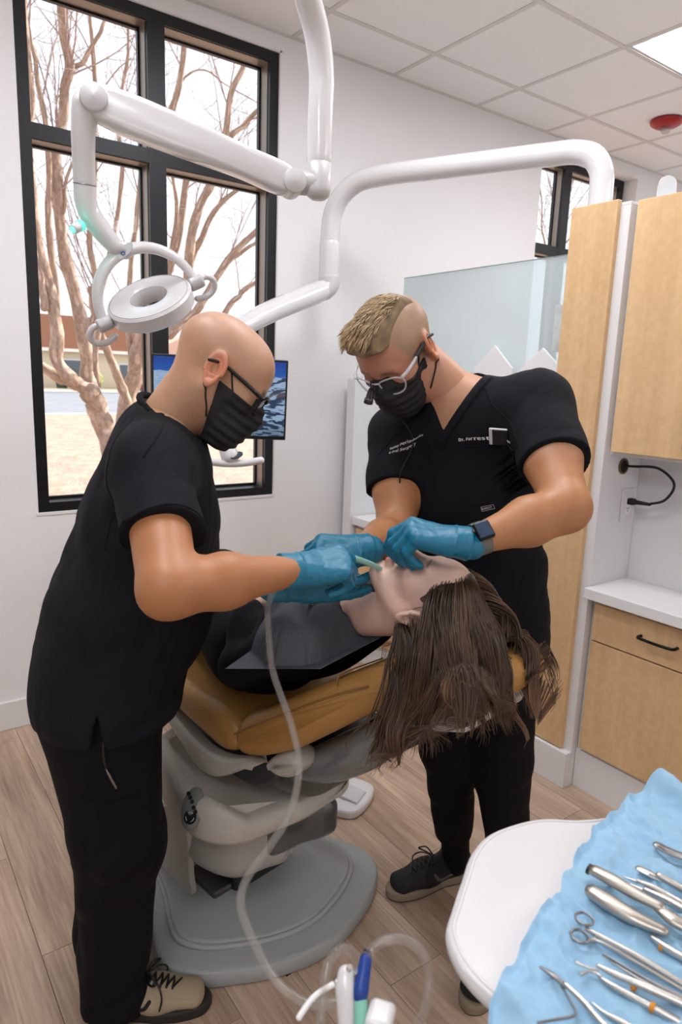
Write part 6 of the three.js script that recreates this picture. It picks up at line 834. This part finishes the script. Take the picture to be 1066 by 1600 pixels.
  // lashes
  for (const s of [-1, 1]) { const L = []; for (let i = 0; i < 16; i++) { const x = s * (0.020 + 0.026 * i / 15), p = toSurf(hf, V(x, -0.006 - 5 * (Math.abs(x) - 0.033) ** 2, 0.1), 0); L.push(sweep([p, p.clone().add(V(s * 0.001, -0.003, 0.004)), p.clone().add(V(s * 0.0025, -0.004, 0.009))], [0.0006, 0.0005, 0.0002], 3, { cap: false })); } obj('lashes', L.map((g) => g.applyMatrix4(hm)), MAT.black, person).userData.kind = 'stuff'; }
  // black clothing
  const clo = (g) => [...tor(0.008 + g), ...['L', 'R'].flatMap((s) => [cap(sh[s], el[s], 0.054, 0.050, 0.035), cap(el[s], el[s].clone().lerp(wr[s], 0.82), 0.052, 0.042, 0.03)])];
  const cP = clo(0), cf0 = field(cP, 0.04), fd = folds([0.6, 0.5, 0.6], 14, 0.009, 71), coatF = (x, y, z) => { let d = cf0(x, y, z); if (Math.abs(d) > 0.08) return d; d += fd(x, y, z); const px = x - nBase.x, py = y - nBase.y, pz = z - nBase.z, a = px * 0.3 + py * 0.45 + pz * 0.84; return smax(d, -Math.max(-(a - 0.0), Math.sqrt(Math.max(0, px * px + py * py + pz * pz - a * a)) - 0.075), 0.006); };
  const TOPM = cloth(0.007, 0.007, 0.009); obj('black_top', mesh(coatF, bounds(cP, 0.02), 0.008), TOPM, person);
  const lP = [...leg('L', 0.012), ...leg('R', 0.012), capE(hip.L, hip.R, [0.10, 0.09], [0.10, 0.09], V(0, 0, 1), 0.05)]; obj('trousers', mesh(field(lP, 0.04), bounds(lP, 0.02), 0.01), TOPM, person);
  for (const s of ['L', 'R']) { const sP = [capE(an[s].clone().add(V(0, -0.01, -0.03)), an[s].clone().add(V(0, 0.13, -0.07)), [0.042, 0.05], [0.038, 0.03], side, 0.03)]; obj('shoe', mesh(field(sP), bounds(sP, 0.01), 0.008), MAT.rubber, person); }
  PAT.coatF = coatF; PAT.hf = inFrame(hf, hb, hC); PAT.Hl = Hl; PAT.hb = hb; PAT.hC = hC;
  // hair: strands fall from the scalp over the headrest
  const th0 = CH.turn, ex = V(Math.cos(th0), 0, -Math.sin(th0)), ez = V(Math.sin(th0), 0, Math.cos(th0)), O = V(...CH.pos);
  const restF = (p) => { const q = p.clone().sub(O), x = q.dot(ex), y = q.y, z = q.dot(ez); const bx = (cx, cy, cz, hx, hy, hz, r, tilt) => { const dy = y - cy, dz = z - cz, c = Math.cos(tilt), s = Math.sin(tilt), v = dy * c - dz * s, w = dy * s + dz * c, a = [Math.abs(x - cx) - hx + r, Math.abs(v) - hy + r, Math.abs(w) - hz + r]; return Math.hypot(Math.max(a[0], 0), Math.max(a[1], 0), Math.max(a[2], 0)) + Math.min(Math.max(...a), 0) - r; }; return Math.min(bx(-0.065, 0.925, 0.527, 0.142, 0.072, 0.108, 0.03, 0.26), bx(-0.05, 0.79, 0.22, 0.215, 0.075, 0.30, 0.04, 0.60)); };
  const hairM = M(null, { vertexColors: true, roughness: 0.38, sheen: 0.15, sheenColor: new THREE.Color().setRGB(0.4, 0.25, 0.15) });
  const capF = (x, y, z) => smax(0.036 - Math.hypot((Math.abs(x) - 0.076), y + 0.004, z + 0.008), smax(hf(x, y, z) - 0.005 + 0.002 * vnoise(x * 70, y * 70, z * 70), Math.max(z - 0.056 + 0.66 * Math.max(0, 0.055 - y), -0.05 - y - 0.4 * z), 0.008), 0.006);
  const dk = (x, y, z) => { const k = 0.8 + 0.2 * vnoise(x * 200, y * 30, z * 200); return [0.055 * k, 0.029 * k, 0.016 * k]; };
  const hair = obj('hair', mesh(capF, HEADBOX, 0.0035, dk).applyMatrix4(hm), hairM, person); hair.userData.label = 'long brown hair hanging over the headrest';
  const r = rng(99), S = []; const inv = (p) => { const q = p.clone().sub(hC); return V(q.dot(X2), q.dot(Y), q.dot(Z)).divideScalar(HS); };
  const clumps = Array.from({ length: 70 }, () => { const c = V(r() * 2 - 1, r() * 2 - 1, r() * 2 - 1).normalize(); return [r() * 6.28, r() * 2 - 1, r(), c, null]; });
  let tries = 0; const want = 6500;
  while (S.length < want && tries++ < 120000) {
    const u = V(r() * 2 - 1, r() * 2 - 1, r() * 2 - 1); if (u.lengthSq() > 1 || u.lengthSq() < 0.05) continue; u.normalize(); if (r() < 0.5) { u.x *= 0.35; u.normalize(); } let cl = clumps[0], best = -2; for (const c of clumps) { const k = c[3].dot(u); if (k > best) { best = k; cl = c; } }
    let p = toSurf(hf, V(u.x * 0.09, 0.036 + u.y * 0.09, -0.02 + u.z * 0.11), 0.004);
    const front = 0.066 - 0.010 * r() * r() - 0.62 * Math.max(0, 0.058 - p.y); if (p.z > front || p.y < -0.05 || (Math.abs(p.x) > 0.068 && p.y < 0.03 && p.z > -0.01)) continue; if (p.x < -0.02 && r() < 0.6) continue;
    const n0 = gradAt(hf, p), sx = p.x > -0.012 ? 1 : -1, py = p.y, pz = p.z; p = p.applyMatrix4(hm); const nW = X2.clone().multiplyScalar(n0.x).addScaledVector(Y, n0.y).addScaledVector(Z, n0.z);
    // parted hair: it leaves the parting sideways, swept a little towards the crown, then hangs
    const ph = cl[0], sw = vnoise(u.x * 4, u.y * 4, u.z * 4);
    const fr = smooth(-0.02, 0.05, pz), low = smooth(0.055, -0.02, py); let d = X2.clone().multiplyScalar(sx * 0.9).addScaledVector(Y, (0.30 + 0.35 * sw) * (1 - 0.9 * fr) + 0.5 * smooth(0.06, 0.12, py)).addScaledVector(Z, -0.25 - 0.15 * fr).addScaledVector(nW, 0.05); d.addScaledVector(nW, -Math.min(0, d.dot(nW))).normalize();
    const step = 0.0125, N = Math.round(11 + 5 * r() + 7 * cl[2] + 6 * low + (sx < 0 ? 4 : 0)), P = [p.clone()], lift = 0.005 + 0.016 * r(), back = (0.10 + 0.06 * sw) * (1 - 0.8 * fr), flip = cl[1] > 0.2 ? 0.6 : 0.25;
    for (let k = 1; k < N; k++) {
      const t = k / N, g = 0.10 + 0.30 * smooth(3, 11, k), wave = flip * smooth(0.4, 1, t);
      d.add(V(0, -g, 0)).addScaledVector(Y, back * smooth(8, 2, k)).addScaledVector(ez, -0.06 * smooth(6, 12, k) * cl[1] - 0.17 * low * smooth(2, 6, k) * (0.4 + 0.8 * cl[2])).add(V(wave * Math.sin(k * 0.55 + ph), 0.5 * wave * Math.cos(k * 0.5 + ph * 2), wave * Math.cos(k * 0.5 + ph * 1.7))).add(V((r() - 0.5) * 0.04, 0, (r() - 0.5) * 0.04)).normalize();
      const q = P[k - 1].clone().addScaledVector(d, step);
      let l = inv(q), dd = hf(l.x, l.y, l.z) * HS; const lk = 0.0035 + (lift - 0.0035) * smooth(0, 6, k); if (dd < lk) { const gl = gradAt(hf, l), gw = X2.clone().multiplyScalar(gl.x).addScaledVector(Y, gl.y).addScaledVector(Z, gl.z); q.addScaledVector(gw, lk - dd); d.addScaledVector(gw, -Math.min(0, d.dot(gw))); }
      const e = 0.003; let rd = restF(q); if (rd < lift) { const gw = V(restF(q.clone().add(V(e, 0, 0))) - rd, restF(q.clone().add(V(0, e, 0))) - rd, restF(q.clone().add(V(0, 0, e))) - rd).normalize(); q.addScaledVector(gw, lift - rd); d.addScaledVector(gw, -Math.min(0, d.dot(gw))); if (d.length() < 0.5) d.addScaledVector(ex, sx > 0 ? -0.4 : 0.25); }
      d.normalize(); P.push(q);
    }
    if (!cl[4]) cl[4] = P.map((v) => v.clone()); else if (cl[4][1].distanceTo(P[1]) < 0.09) for (let k = 3; k < P.length; k++) { const gk = cl[4][Math.min(k, cl[4].length - 1)]; P[k].lerp(gk, 0.72 * smooth(0.25, 1, k / N) * (k < cl[4].length ? 1 : 0)); }
    const w = 0.0008 + 0.0011 * r() * r(), g = sweep(P, P.map((_, i) => w * (i < 2 ? 0.7 : 1) * lerp(1, 0.2, smooth(0.7, 1, i / N))), 3, { cap: false, flatten: 0.8 }), b = 0.5 + 0.9 * r() * r() + (cl[2] > 0.78 ? 0.55 : 0), sides = 4, tip = 0.25 + 0.9 * Math.abs(cl[1]), col = new Float32Array(g.attributes.position.count * 3);
    for (let v = 0; v < g.attributes.position.count; v++) { const t = Math.floor(v / sides) / N, k = b * (0.85 + tip * smooth(0.4, 1, t)); col[3 * v] = 0.095 * k; col[3 * v + 1] = 0.050 * k; col[3 * v + 2] = 0.026 * k; } g.setAttribute('color', new THREE.BufferAttribute(col, 3)); S.push(g);
  }
  obj('hair_strands', mergeGeometries(S), hairM, hair).userData.kind = 'stuff';
}
// ---------------------------------------------------------------- bib, suction, tray, instruments
{ // grey paper bib clipped on the patient
  const t = thing('patient_bib', 'dark grey crinkled paper bib lying over the chest of the patient', 'bib');
  const A = V(0.605, 0.925, -1.225), B = V(0.745, 0.950, -1.075), C = V(1.03, 1.02, -1.07), D = V(0.94, 0.95, -1.40), n = 44, g = new THREE.PlaneGeometry(1, 1, n, n), p = g.attributes.position;
  for (let i = 0; i < p.count; i++) { const u = p.getX(i) + 0.5, v = p.getY(i) + 0.5, q = A.clone().lerp(B, u).lerp(D.clone().lerp(C, u), v); const f = 0.012 + 0.006 * (1 - 2 * Math.abs(vnoise(u * 3 + 4, v * 1.2, 2))) + 0.003 * vnoise(u * 9, v * 5, 5) + 0.012 * smooth(0.15, 0, v) * vnoise(u * 4, 7), w = q.clone(), stop = q.y + 0.10 * smooth(0, 0.3, v) * 0; w.y = 1.2; for (let k = 0; k < 60 && w.y > stop; k++) { const dd = PAT.coatF(w.x, w.y, w.z) - Math.max(0.004, f); if (dd < 0.0008) break; w.y -= dd * 0.8; } w.y = Math.max(w.y, stop); p.setXYZ(i, w.x, w.y, w.z); }
  g.computeVertexNormals();
  const crepe = texture(256, 256, (u, v) => { const k = 0.5 + 0.35 * Math.sin(v * 256 * 0.8 + 2 * pnoise(u * 8, v * 8, 8, 8)) * 0.7 + 0.2 * pnoise(u * 60, v * 60, 60, 60); return [k, k, k]; }, { srgb: false, repeat: [3, 3] });
  const m = M(null, { color: new THREE.Color().setRGB(0.085, 0.092, 0.112), roughness: 0.7, bumpMap: crepe, bumpScale: 0.0012, side: THREE.DoubleSide });
  const back = g.clone(); { const q = back.attributes.position, nn = g.attributes.normal; for (let i = 0; i < q.count; i++) q.setXYZ(i, q.getX(i) - nn.getX(i) * 0.0006, q.getY(i) - nn.getY(i) * 0.0006, q.getZ(i) - nn.getZ(i) * 0.0006); }
  obj('sheet', g, m, t); obj('lining', back, M('#d5dadd', { roughness: 0.8 }), t);
  const c = thing('bib_clip', 'small silver alligator clip on the bib edge near the hair', 'clip'), o = toSurf(PAT.coatF, V(0.775, 1.03, -1.165), 0.014), d = V(0.55, -0.05, -0.35).normalize(); obj('jaw', [sweep([o.clone().addScaledVector(d, 0.020), o], [0.0028, 0.004], 8, { flatten: 0.5 })], MAT.steel, c); obj('lever', sweep([o, o.clone().addScaledVector(d, -0.014).add(V(0, 0.004, 0))], [0.004, 0.0035], 8, { flatten: 0.5 }), MAT.steel, c);
  obj('spring', aim(new THREE.CylinderGeometry(0.0025, 0.0025, 0.009, 10), o, V(-0.5, 0, 0.8)), MAT.steelDark, c);
}
const tubeM = M(null, { color: new THREE.Color().setRGB(0.93, 0.93, 0.92), roughness: 0.06, transmission: 0.95, thickness: 0, ior: 1.35 }), hoseIn = M('#f4f1ee', { roughness: 0.1, transmission: 0.96, thickness: 0, ior: 1.25 });
{ // suction hose and handpiece
  const h = thing('suction_hose', 'long clear suction hose hanging from the gloved hand to the floor stand', 'hose');
  const P = [[0.668, 1.178, -1.050], [0.632, 1.150, -1.056], [0.603, 1.122, -1.045], [0.589, 1.090, -1.020], [0.565, 1.035, -0.962], [0.549, 0.975, -0.871], [0.531, 0.940, -0.817], [0.494, 0.896, -0.778], [0.443, 0.866, -0.756], [0.4, 0.842, -0.743], [0.38, 0.828, -0.722], [0.375, 0.808, -0.674], [0.378, 0.792, -0.621], [0.395, 0.788, -0.577], [0.424, 0.795, -0.55], [0.452, 0.80, -0.53]];
  obj('tube', sweep(P, 0.0062, 14, { smoothN: 140, cap: false }), tubeM, h); obj('bore', sweep(P, 0.0042, 10, { smoothN: 140, cap: false }), hoseIn, h);
  const s = thing('suction_tip', 'pale green suction tip held at the mouth of the patient', 'suction tip');
  obj('handle', sweep([[0.668, 1.178, -1.050], [0.70, 1.196, -1.034], [0.755, 1.200, -1.022]], [0.0085, 0.009, 0.008], 14, { smoothN: 12 }), MAT.enamel2, s);
  obj('tip', sweep([[0.755, 1.200, -1.022], [0.80, 1.183, -1.030], [0.845, 1.163, -1.040], [0.882, 1.143, -1.052]], [0.0062, 0.006, 0.0058, 0.0055], 14, { smoothN: 16 }), M('#9fd0c2', { roughness: 0.35 }), s);
  const y = thing('steel_syringe', 'slim silver dental syringe held by the doctor beside the suction tip', 'syringe'), a = V(0.800, 1.182, -1.128), b = V(0.872, 1.153, -1.064), at = (k) => a.clone().lerp(b, k);
  obj('barrel', sweep([at(0), at(0.75)], 0.0048, 12), MAT.steel, y); for (let i = 0; i < 5; i++) obj('barrel_ring', aim(new THREE.TorusGeometry(0.005, 0.0009, 6, 18).rotateX(Math.PI / 2), at(0.12 + i * 0.14), b.clone().sub(a)), MAT.steelDark, y);
  obj('needle', sweep([at(0.75), at(0.84), at(1)], [0.0035, 0.0012, 0.0006], 8), MAT.steel, y); obj('plunger', sweep([at(-0.35), at(0)], 0.002, 8), MAT.steel, y);
}
{ // stand with assistant instruments at the bottom edge
  const t = thing('instrument_stand', 'white instrument holder stand at the bottom of the photo', 'stand');
  obj('base', lathe([[0, 0], [0.2, 0], [0.2, 0.02], [0.18, 0.035], [0.03, 0.05], [0, 0.05]].reverse(), 40).translate(0.42, 0, -0.40), MAT.enamel2, t);
  obj('post', sweep([[0.42, 0.04, -0.40], [0.42, 0.70, -0.40]], 0.018, 16), MAT.enamel, t);
  obj('holder_bar', box(0.34, 0.46, 0.70, 0.725, -0.50, -0.385, 0.01), MAT.enamel, t);
  obj('holder_block', [new RoundedBoxGeometry(0.036, 0.15, 0.03, 4, 0.008).rotateY(0.65).translate(0.413, 0.795, -0.462)], MAT.enamel, t);
  const s = thing('air_water_syringe', 'white air water syringe with bent nozzle in the stand', 'syringe');
  obj('body', sweep([[0.379, 0.805, -0.466], [0.385, 0.84, -0.482], [0.395, 0.872, -0.502], [0.401, 0.883, -0.510]], [0.0085, 0.0095, 0.0115, 0.0095], 18, { smoothN: 20 }), MAT.enamel, s);
  obj('button', aim(new THREE.CylinderGeometry(0.0032, 0.0032, 0.005, 14), V(0.402, 0.8925, -0.506), V(0.15, 0.9, 0.3)), MAT.steel, s); obj('button', aim(new THREE.CylinderGeometry(0.0032, 0.0032, 0.005, 14), V(0.409, 0.886, -0.502), V(0.3, 0.9, 0.3)), MAT.steel, s);
  obj('collar', sweep([[0.398, 0.879, -0.511], [0.390, 0.876, -0.512]], [0.0058, 0.005], 14), MAT.steel, s);
  obj('nozzle', sweep([[0.391, 0.8765, -0.511], [0.375, 0.871, -0.516], [0.363, 0.866, -0.518], [0.352, 0.860, -0.517], [0.343, 0.855, -0.515]], 0.0033, 12, { smoothN: 24 }), M('#f2f1f1', { roughness: 0.35 }), s);
  const v = thing('suction_valve', 'teal suction handle with blue tip adaptor in the stand', 'suction handle');
  obj('handle', sweep([[0.385, 0.812, -0.452], [0.392, 0.84, -0.466], [0.406, 0.872, -0.489]], [0.0072, 0.0075, 0.0072], 16, { smoothN: 10 }), M('#86c9b4', { roughness: 0.4 }), v);
  obj('adaptor', sweep([[0.405, 0.870, -0.488], [0.408, 0.875, -0.491], [0.424, 0.894, -0.504]], [0.0085, 0.0090, 0.0070], 18, { smoothN: 8, cap: true }), M('#123a8c', { roughness: 0.4 }), v);
  obj('adaptor_bore', aim(new THREE.CylinderGeometry(0.0045, 0.0045, 0.002, 18), V(0.4287, 0.8995, -0.5078), V(0.62, 0.70, -0.45)), M('#0a1c48'), v);
  for (const [nm, P, l] of [['suction_loop', [[0.424, 0.884, -0.500], [0.428, 0.897, -0.504], [0.440, 0.905, -0.504], [0.462, 0.911, -0.492], [0.476, 0.904, -0.471], [0.473, 0.888, -0.452], [0.458, 0.868, -0.44], [0.440, 0.835, -0.44], [0.43, 0.812, -0.44]], 'clear hose looping up beside the blue adaptor'], ['supply_hose', [[0.352, 0.811, -0.480], [0.359, 0.847, -0.497], [0.373, 0.868, -0.513], [0.390, 0.888, -0.528], [0.408, 0.895, -0.530], [0.425, 0.88, -0.528], [0.43, 0.84, -0.52], [0.43, 0.811, -0.50]], 'clear hose arching behind the air water syringe']]) { const h = thing(nm, l, 'hose'); obj('tube', sweep(P, 0.0058, 14, { smoothN: 60, cap: false }), tubeM, h); obj('bore', sweep(P, 0.0038, 10, { smoothN: 60, cap: false }), hoseIn, h); }
}
{ // tray with drape and instruments
  const TY = 0.93, t = thing('instrument_tray', 'white rounded instrument tray in the lower right corner', 'tray');
  const out = curve2([[0.545, -0.20], [0.492, -0.30], [0.476, -0.385], [0.482, -0.425], [0.500, -0.457], [0.530, -0.478], [0.573, -0.505], [0.618, -0.532], [0.664, -0.546], [0.712, -0.542], [0.756, -0.528], [0.798, -0.498], [0.85, -0.475], [0.91, -0.462], [0.955, -0.42], [0.97, -0.35], [0.96, -0.22], [0.9, -0.12], [0.75, -0.08], [0.62, -0.12]], 160);
  const shr = (k) => out.map(([x, z]) => [0.72 + (x - 0.72) * k, -0.33 + (z + 0.33) * k]);
  const up = (g, y) => g.rotateX(Math.PI / 2).translate(0, y, 0), plastic = M('#dddbdc', { roughness: 0.36 });
  obj('tray_plate', toCreasedNormals(up(slab(out, 0.02, 0.007, [], 4), TY), 0.6), plastic, t);
  obj('tray_lip', sweep([...shr(0.965).map(([x, z]) => [x, TY - 0.0008, z]), [shr(0.965)[0][0], TY - 0.0008, shr(0.965)[0][1]]], 0.0028, 8, { cap: false }), plastic, t);
  obj('support_arm', [sweep([[0.76, 0.91, -0.25], [0.76, 0.86, -0.25], [0.80, 0.84, -0.15], [0.88, 0.84, 0.05]], 0.022, 16, { smoothN: 20 }), sweep([[0.88, 0.84, 0.05], [0.88, 0.03, 0.05]], 0.024, 16)], MAT.enamel2, t);
  obj('foot', lathe([[0, 0], [0.24, 0], [0.24, 0.02], [0.2, 0.035], [0, 0.05]].reverse(), 36).translate(0.88, 0, 0.05), MAT.enamel2, t);
  // blue drape
  const crink = (x, z) => 0.008 + 0.0075 * (1 - 1.6 * Math.abs(vnoise(x * 16 + 3 + 1.2 * vnoise(x * 9, z * 9), z * 9 - x * 7, 1))) + 0.0045 * (1 - 2 * Math.abs(vnoise(x * 38, z * 30 + x * 20, 6))) + 0.0022 * (1 - 2 * Math.abs(vnoise(x * 85 - z * 30, z * 60, 2)));
  const edge = [[0.440, -0.345], [0.470, -0.366], [0.520, -0.380], [0.606, -0.406], [0.645, -0.417], [0.708, -0.438], [0.774, -0.455], [0.842, -0.466], [0.900, -0.476], [0.95, -0.462], [1.0, -0.43]], ec = new THREE.CatmullRomCurve3(edge.map(([x, z]) => V(x, 0, z)));
  const nu = 190, nv = 120, g = new THREE.PlaneGeometry(1, 1, nu, nv), p = g.attributes.position;
  for (let i = 0; i < p.count; i++) { const u = p.getX(i) + 0.5, v = 0.5 - p.getY(i), e = ec.getPoint(u), x = lerp(e.x, lerp(0.56, 0.98, u), Math.pow(v, 1.1)), z = lerp(e.z, -0.12, v) + 0.004 * vnoise(u * 30, v * 3, 4) * (1 - v); let y = TY + crink(x, z) + 0.03 * smooth(0.78, 0.9, u) * smooth(0.28, 0.0, v) * (0.5 + 0.5 * Math.sin(u * 44)) + 0.004 * smooth(0.02, 0, v) * (1 + vnoise(u * 22, 3)); const off = Math.max(0, 0.49 - x - 0.10 * (z + 0.38)); y -= off * 0.75; p.setXYZ(i, x, Math.max(y, 0.8), z); }
  g.computeVertexNormals();
  const drapeM = M(null, { color: new THREE.Color().setRGB(0.34, 0.58, 0.79), roughness: 0.75, side: THREE.DoubleSide, transmission: 0.12, thickness: 0 });
  const dr = obj('blue_drape', g, drapeM); tag(dr, 'crinkled light blue paper drape over the tray', 'drape');
  const DY = (x, z) => TY + crink(x, z) + 0.002;
  const I = (name, label, cat = 'instrument') => thing(name, label, cat, [0, 0, 0], 0, 'instruments on the blue drape');
  const L3 = (pts, dy = 0) => { const ys = pts.map(([x, z]) => DY(x, z)), m = ys.reduce((a, b) => Math.max(a, b), 0); return pts.map(([x, z], i) => V(x, lerp(m, ys[i], 0.25) + 0.002 + dy, z)); };
  const rod = (par, nm, pts, r, m = MAT.steel, dy = 0, o = {}) => obj(nm, sweep(L3(pts, dy), r, 12, { smoothN: 30, ...o }), m, par), band = (par, pt, r, dy = 0) => { const y = DY(...pt) + 0.003 + dy; obj('colour_ring', sweep([V(pt[0] - 0.0004, y, pt[1] - 0.0022), V(pt[0] + 0.0004, y, pt[1] + 0.0022)], r, 14, { cap: false }), M('#d98a1c', { roughness: 0.5 }), par); };
  let q = I('retractor', 'broad dull steel retractor blade at the right photo edge'); rod(q, 'blade', [[0.806, -0.385], [0.810, -0.372], [0.822, -0.33], [0.83, -0.27]], [0.007, 0.0078, 0.006, 0.005], MAT.steelDark, 0.004, { flatten: 0.35, up: [0, 1, 0] });
  q = I('periosteal_elevator', 'flat steel elevator with wide square tip above the fine probes'); rod(q, 'handle', [[0.757, -0.356], [0.763, -0.325], [0.77, -0.25]], [0.0042, 0.005, 0.005], MAT.steel, 0.002); rod(q, 'tip', [[0.753, -0.378], [0.755, -0.366], [0.758, -0.352]], [0.0055, 0.0062, 0.004], MAT.steel, 0.003, { flatten: 0.4, up: [0, 1, 0] });
  q = I('probe', 'fine pointed steel probe, upper of the two side by side'); rod(q, 'tip', [[0.724, -0.384], [0.729, -0.366]], [0.0006, 0.002]); rod(q, 'handle', [[0.729, -0.366], [0.735, -0.35], [0.741, -0.315], [0.752, -0.23]], [0.0022, 0.0036, 0.004, 0.004], MAT.steel, 0.001);
  q = I('probe', 'pointed steel probe with thicker grip, lower of the two side by side'); rod(q, 'tip', [[0.7205, -0.372], [0.724, -0.354]], [0.001, 0.0028]); rod(q, 'handle', [[0.724, -0.354], [0.729, -0.332], [0.733, -0.300], [0.742, -0.22]], [0.0028, 0.0044, 0.005, 0.005], MAT.steel, 0.001);
  q = I('extraction_forceps', 'large steel extraction forceps with two broad hollow handles'); const brushed = M('#b5b0a8', { roughness: 0.36, metalness: 1 });
  rod(q, 'handle', [[0.688, -0.398], [0.690, -0.38], [0.694, -0.35], [0.699, -0.322]], [0.0085, 0.0092, 0.0085, 0.0065], brushed, 0.010, { flatten: 0.7, up: [0, 1, 0] }); rod(q, 'handle', [[0.663, -0.384], [0.664, -0.365], [0.668, -0.335], [0.678, -0.305]], [0.0095, 0.0115, 0.010, 0.0065], brushed, 0.006, { flatten: 0.7, up: [0, 1, 0] });
  obj('handle_cap', aim(new THREE.CylinderGeometry(0.0066, 0.0066, 0.003, 20), L3([[0.6875, -0.4055]], 0.010)[0], V(-0.1, 0.1, -1)), MAT.black, q);
  rod(q, 'joint', [[0.699, -0.325], [0.697, -0.305], [0.702, -0.285]], [0.0065, 0.0095, 0.008], brushed, 0.007, { flatten: 0.6, up: [0, 1, 0] }); rod(q, 'beak', [[0.702, -0.288], [0.71, -0.25], [0.72, -0.21]], [0.008, 0.0075, 0.004], brushed, 0.006);
  q = I('scaler', 'steel scaler with an orange ring lying under the forceps'); rod(q, 'handle', [[0.668, -0.312], [0.668, -0.295], [0.671, -0.27], [0.68, -0.2]], [0.003, 0.0044, 0.0046, 0.0046], MAT.steel, 0); band(q, [0.668, -0.300], 0.0052, 0);
  q = I('surgical_scissors', 'long steel needle holder with two finger rings', 'scissors'); for (const [cx, cz] of [[0.6185, -0.3635], [0.5985, -0.3545]]) { const y = DY(cx, cz) + 0.006; obj('finger_ring', aim(new THREE.TorusGeometry(0.0094, 0.0016, 10, 32).scale(1, 1, 1).rotateX(Math.PI / 2), V(cx, y, cz), V(0.05, 1, 0.02)), MAT.steelDark, q); }
  rod(q, 'shank', [[0.6125, -0.356], [0.6155, -0.346], [0.626, -0.306], [0.635, -0.26], [0.648, -0.19]], [0.0022, 0.0028, 0.0034, 0.0034, 0.003], MAT.steel, 0.003); rod(q, 'shank', [[0.604, -0.348], [0.613, -0.343], [0.623, -0.306], [0.632, -0.26], [0.646, -0.19]], [0.002, 0.0026, 0.003, 0.003, 0.003], MAT.steel, 0.001);
  q = I('tweezers', 'dark slender pointed tweezers between needle holder and curettes', 'tweezers'); rod(q, 'leg', [[0.597, -0.326], [0.600, -0.303], [0.605, -0.276], [0.615, -0.24], [0.625, -0.2]], [0.0008, 0.0018, 0.0032, 0.0042, 0.0045], MAT.steelDark, 0, { flatten: 0.6, up: [0, 1, 0] }); rod(q, 'leg', [[0.597, -0.326], [0.602, -0.303], [0.608, -0.276], [0.619, -0.24], [0.628, -0.2]], [0.0006, 0.0014, 0.002, 0.002, 0.002], MAT.steelDark, 0.003);
  q = I('curette', 'steel curette with orange ring and bead tip, upper of the crossed pair'); rod(q, 'tip', [[0.5675, -0.337], [0.5715, -0.328], [0.578, -0.319]], [0.0018, 0.0012, 0.0016], MAT.steel, 0.002); rod(q, 'handle', [[0.578, -0.319], [0.584, -0.303], [0.591, -0.285], [0.607, -0.243], [0.622, -0.2]], [0.002, 0.0036, 0.0040, 0.0040, 0.004], MAT.steel, 0.002); band(q, [0.5908, -0.286], 0.0046, 0.002);
  q = I('curette', 'steel curette with hooked tip and orange ring, lower of the crossed pair'); rod(q, 'tip', [[0.5605, -0.3255], [0.568, -0.324], [0.5735, -0.319], [0.5745, -0.313]], [0.0016, 0.0012, 0.0013, 0.0017], MAT.steel, 0.002); rod(q, 'handle', [[0.5745, -0.313], [0.577, -0.300], [0.588, -0.262], [0.605, -0.205]], [0.002, 0.0034, 0.0042, 0.0042], MAT.steel, 0); band(q, [0.5875, -0.264], 0.0048, 0);
  q = I('chisel', 'short pointed steel instrument tip at the bottom photo edge'); rod(q, 'handle', [[0.5455, -0.303], [0.546, -0.29], [0.552, -0.271], [0.565, -0.22]], [0.0008, 0.0022, 0.0036, 0.004], MAT.steel, 0);
  q = I('elevator', 'dark tipped steel elevator, leftmost straight instrument on the drape'); rod(q, 'tip', [[0.534, -0.355], [0.5355, -0.340], [0.536, -0.326]], [0.0018, 0.0034, 0.0026], MAT.steelDark, 0.001, { flatten: 0.6, up: [0, 1, 0] }); rod(q, 'handle', [[0.536, -0.327], [0.534, -0.305], [0.530, -0.28], [0.528, -0.2]], [0.0026, 0.003, 0.0034, 0.0036], MAT.steel, 0.001);
  q = I('wire_retractor', 'thin curved steel wire retractor at the lower left of the drape'); rod(q, 'wire', [[0.5352, -0.331], [0.529, -0.316], [0.521, -0.303], [0.515, -0.303], [0.501, -0.310], [0.483, -0.318]], [0.0012, 0.0012, 0.0012, 0.0014, 0.0014, 0.0012], MAT.steelDark, 0.001);
}
renderer.render(scene, camera);
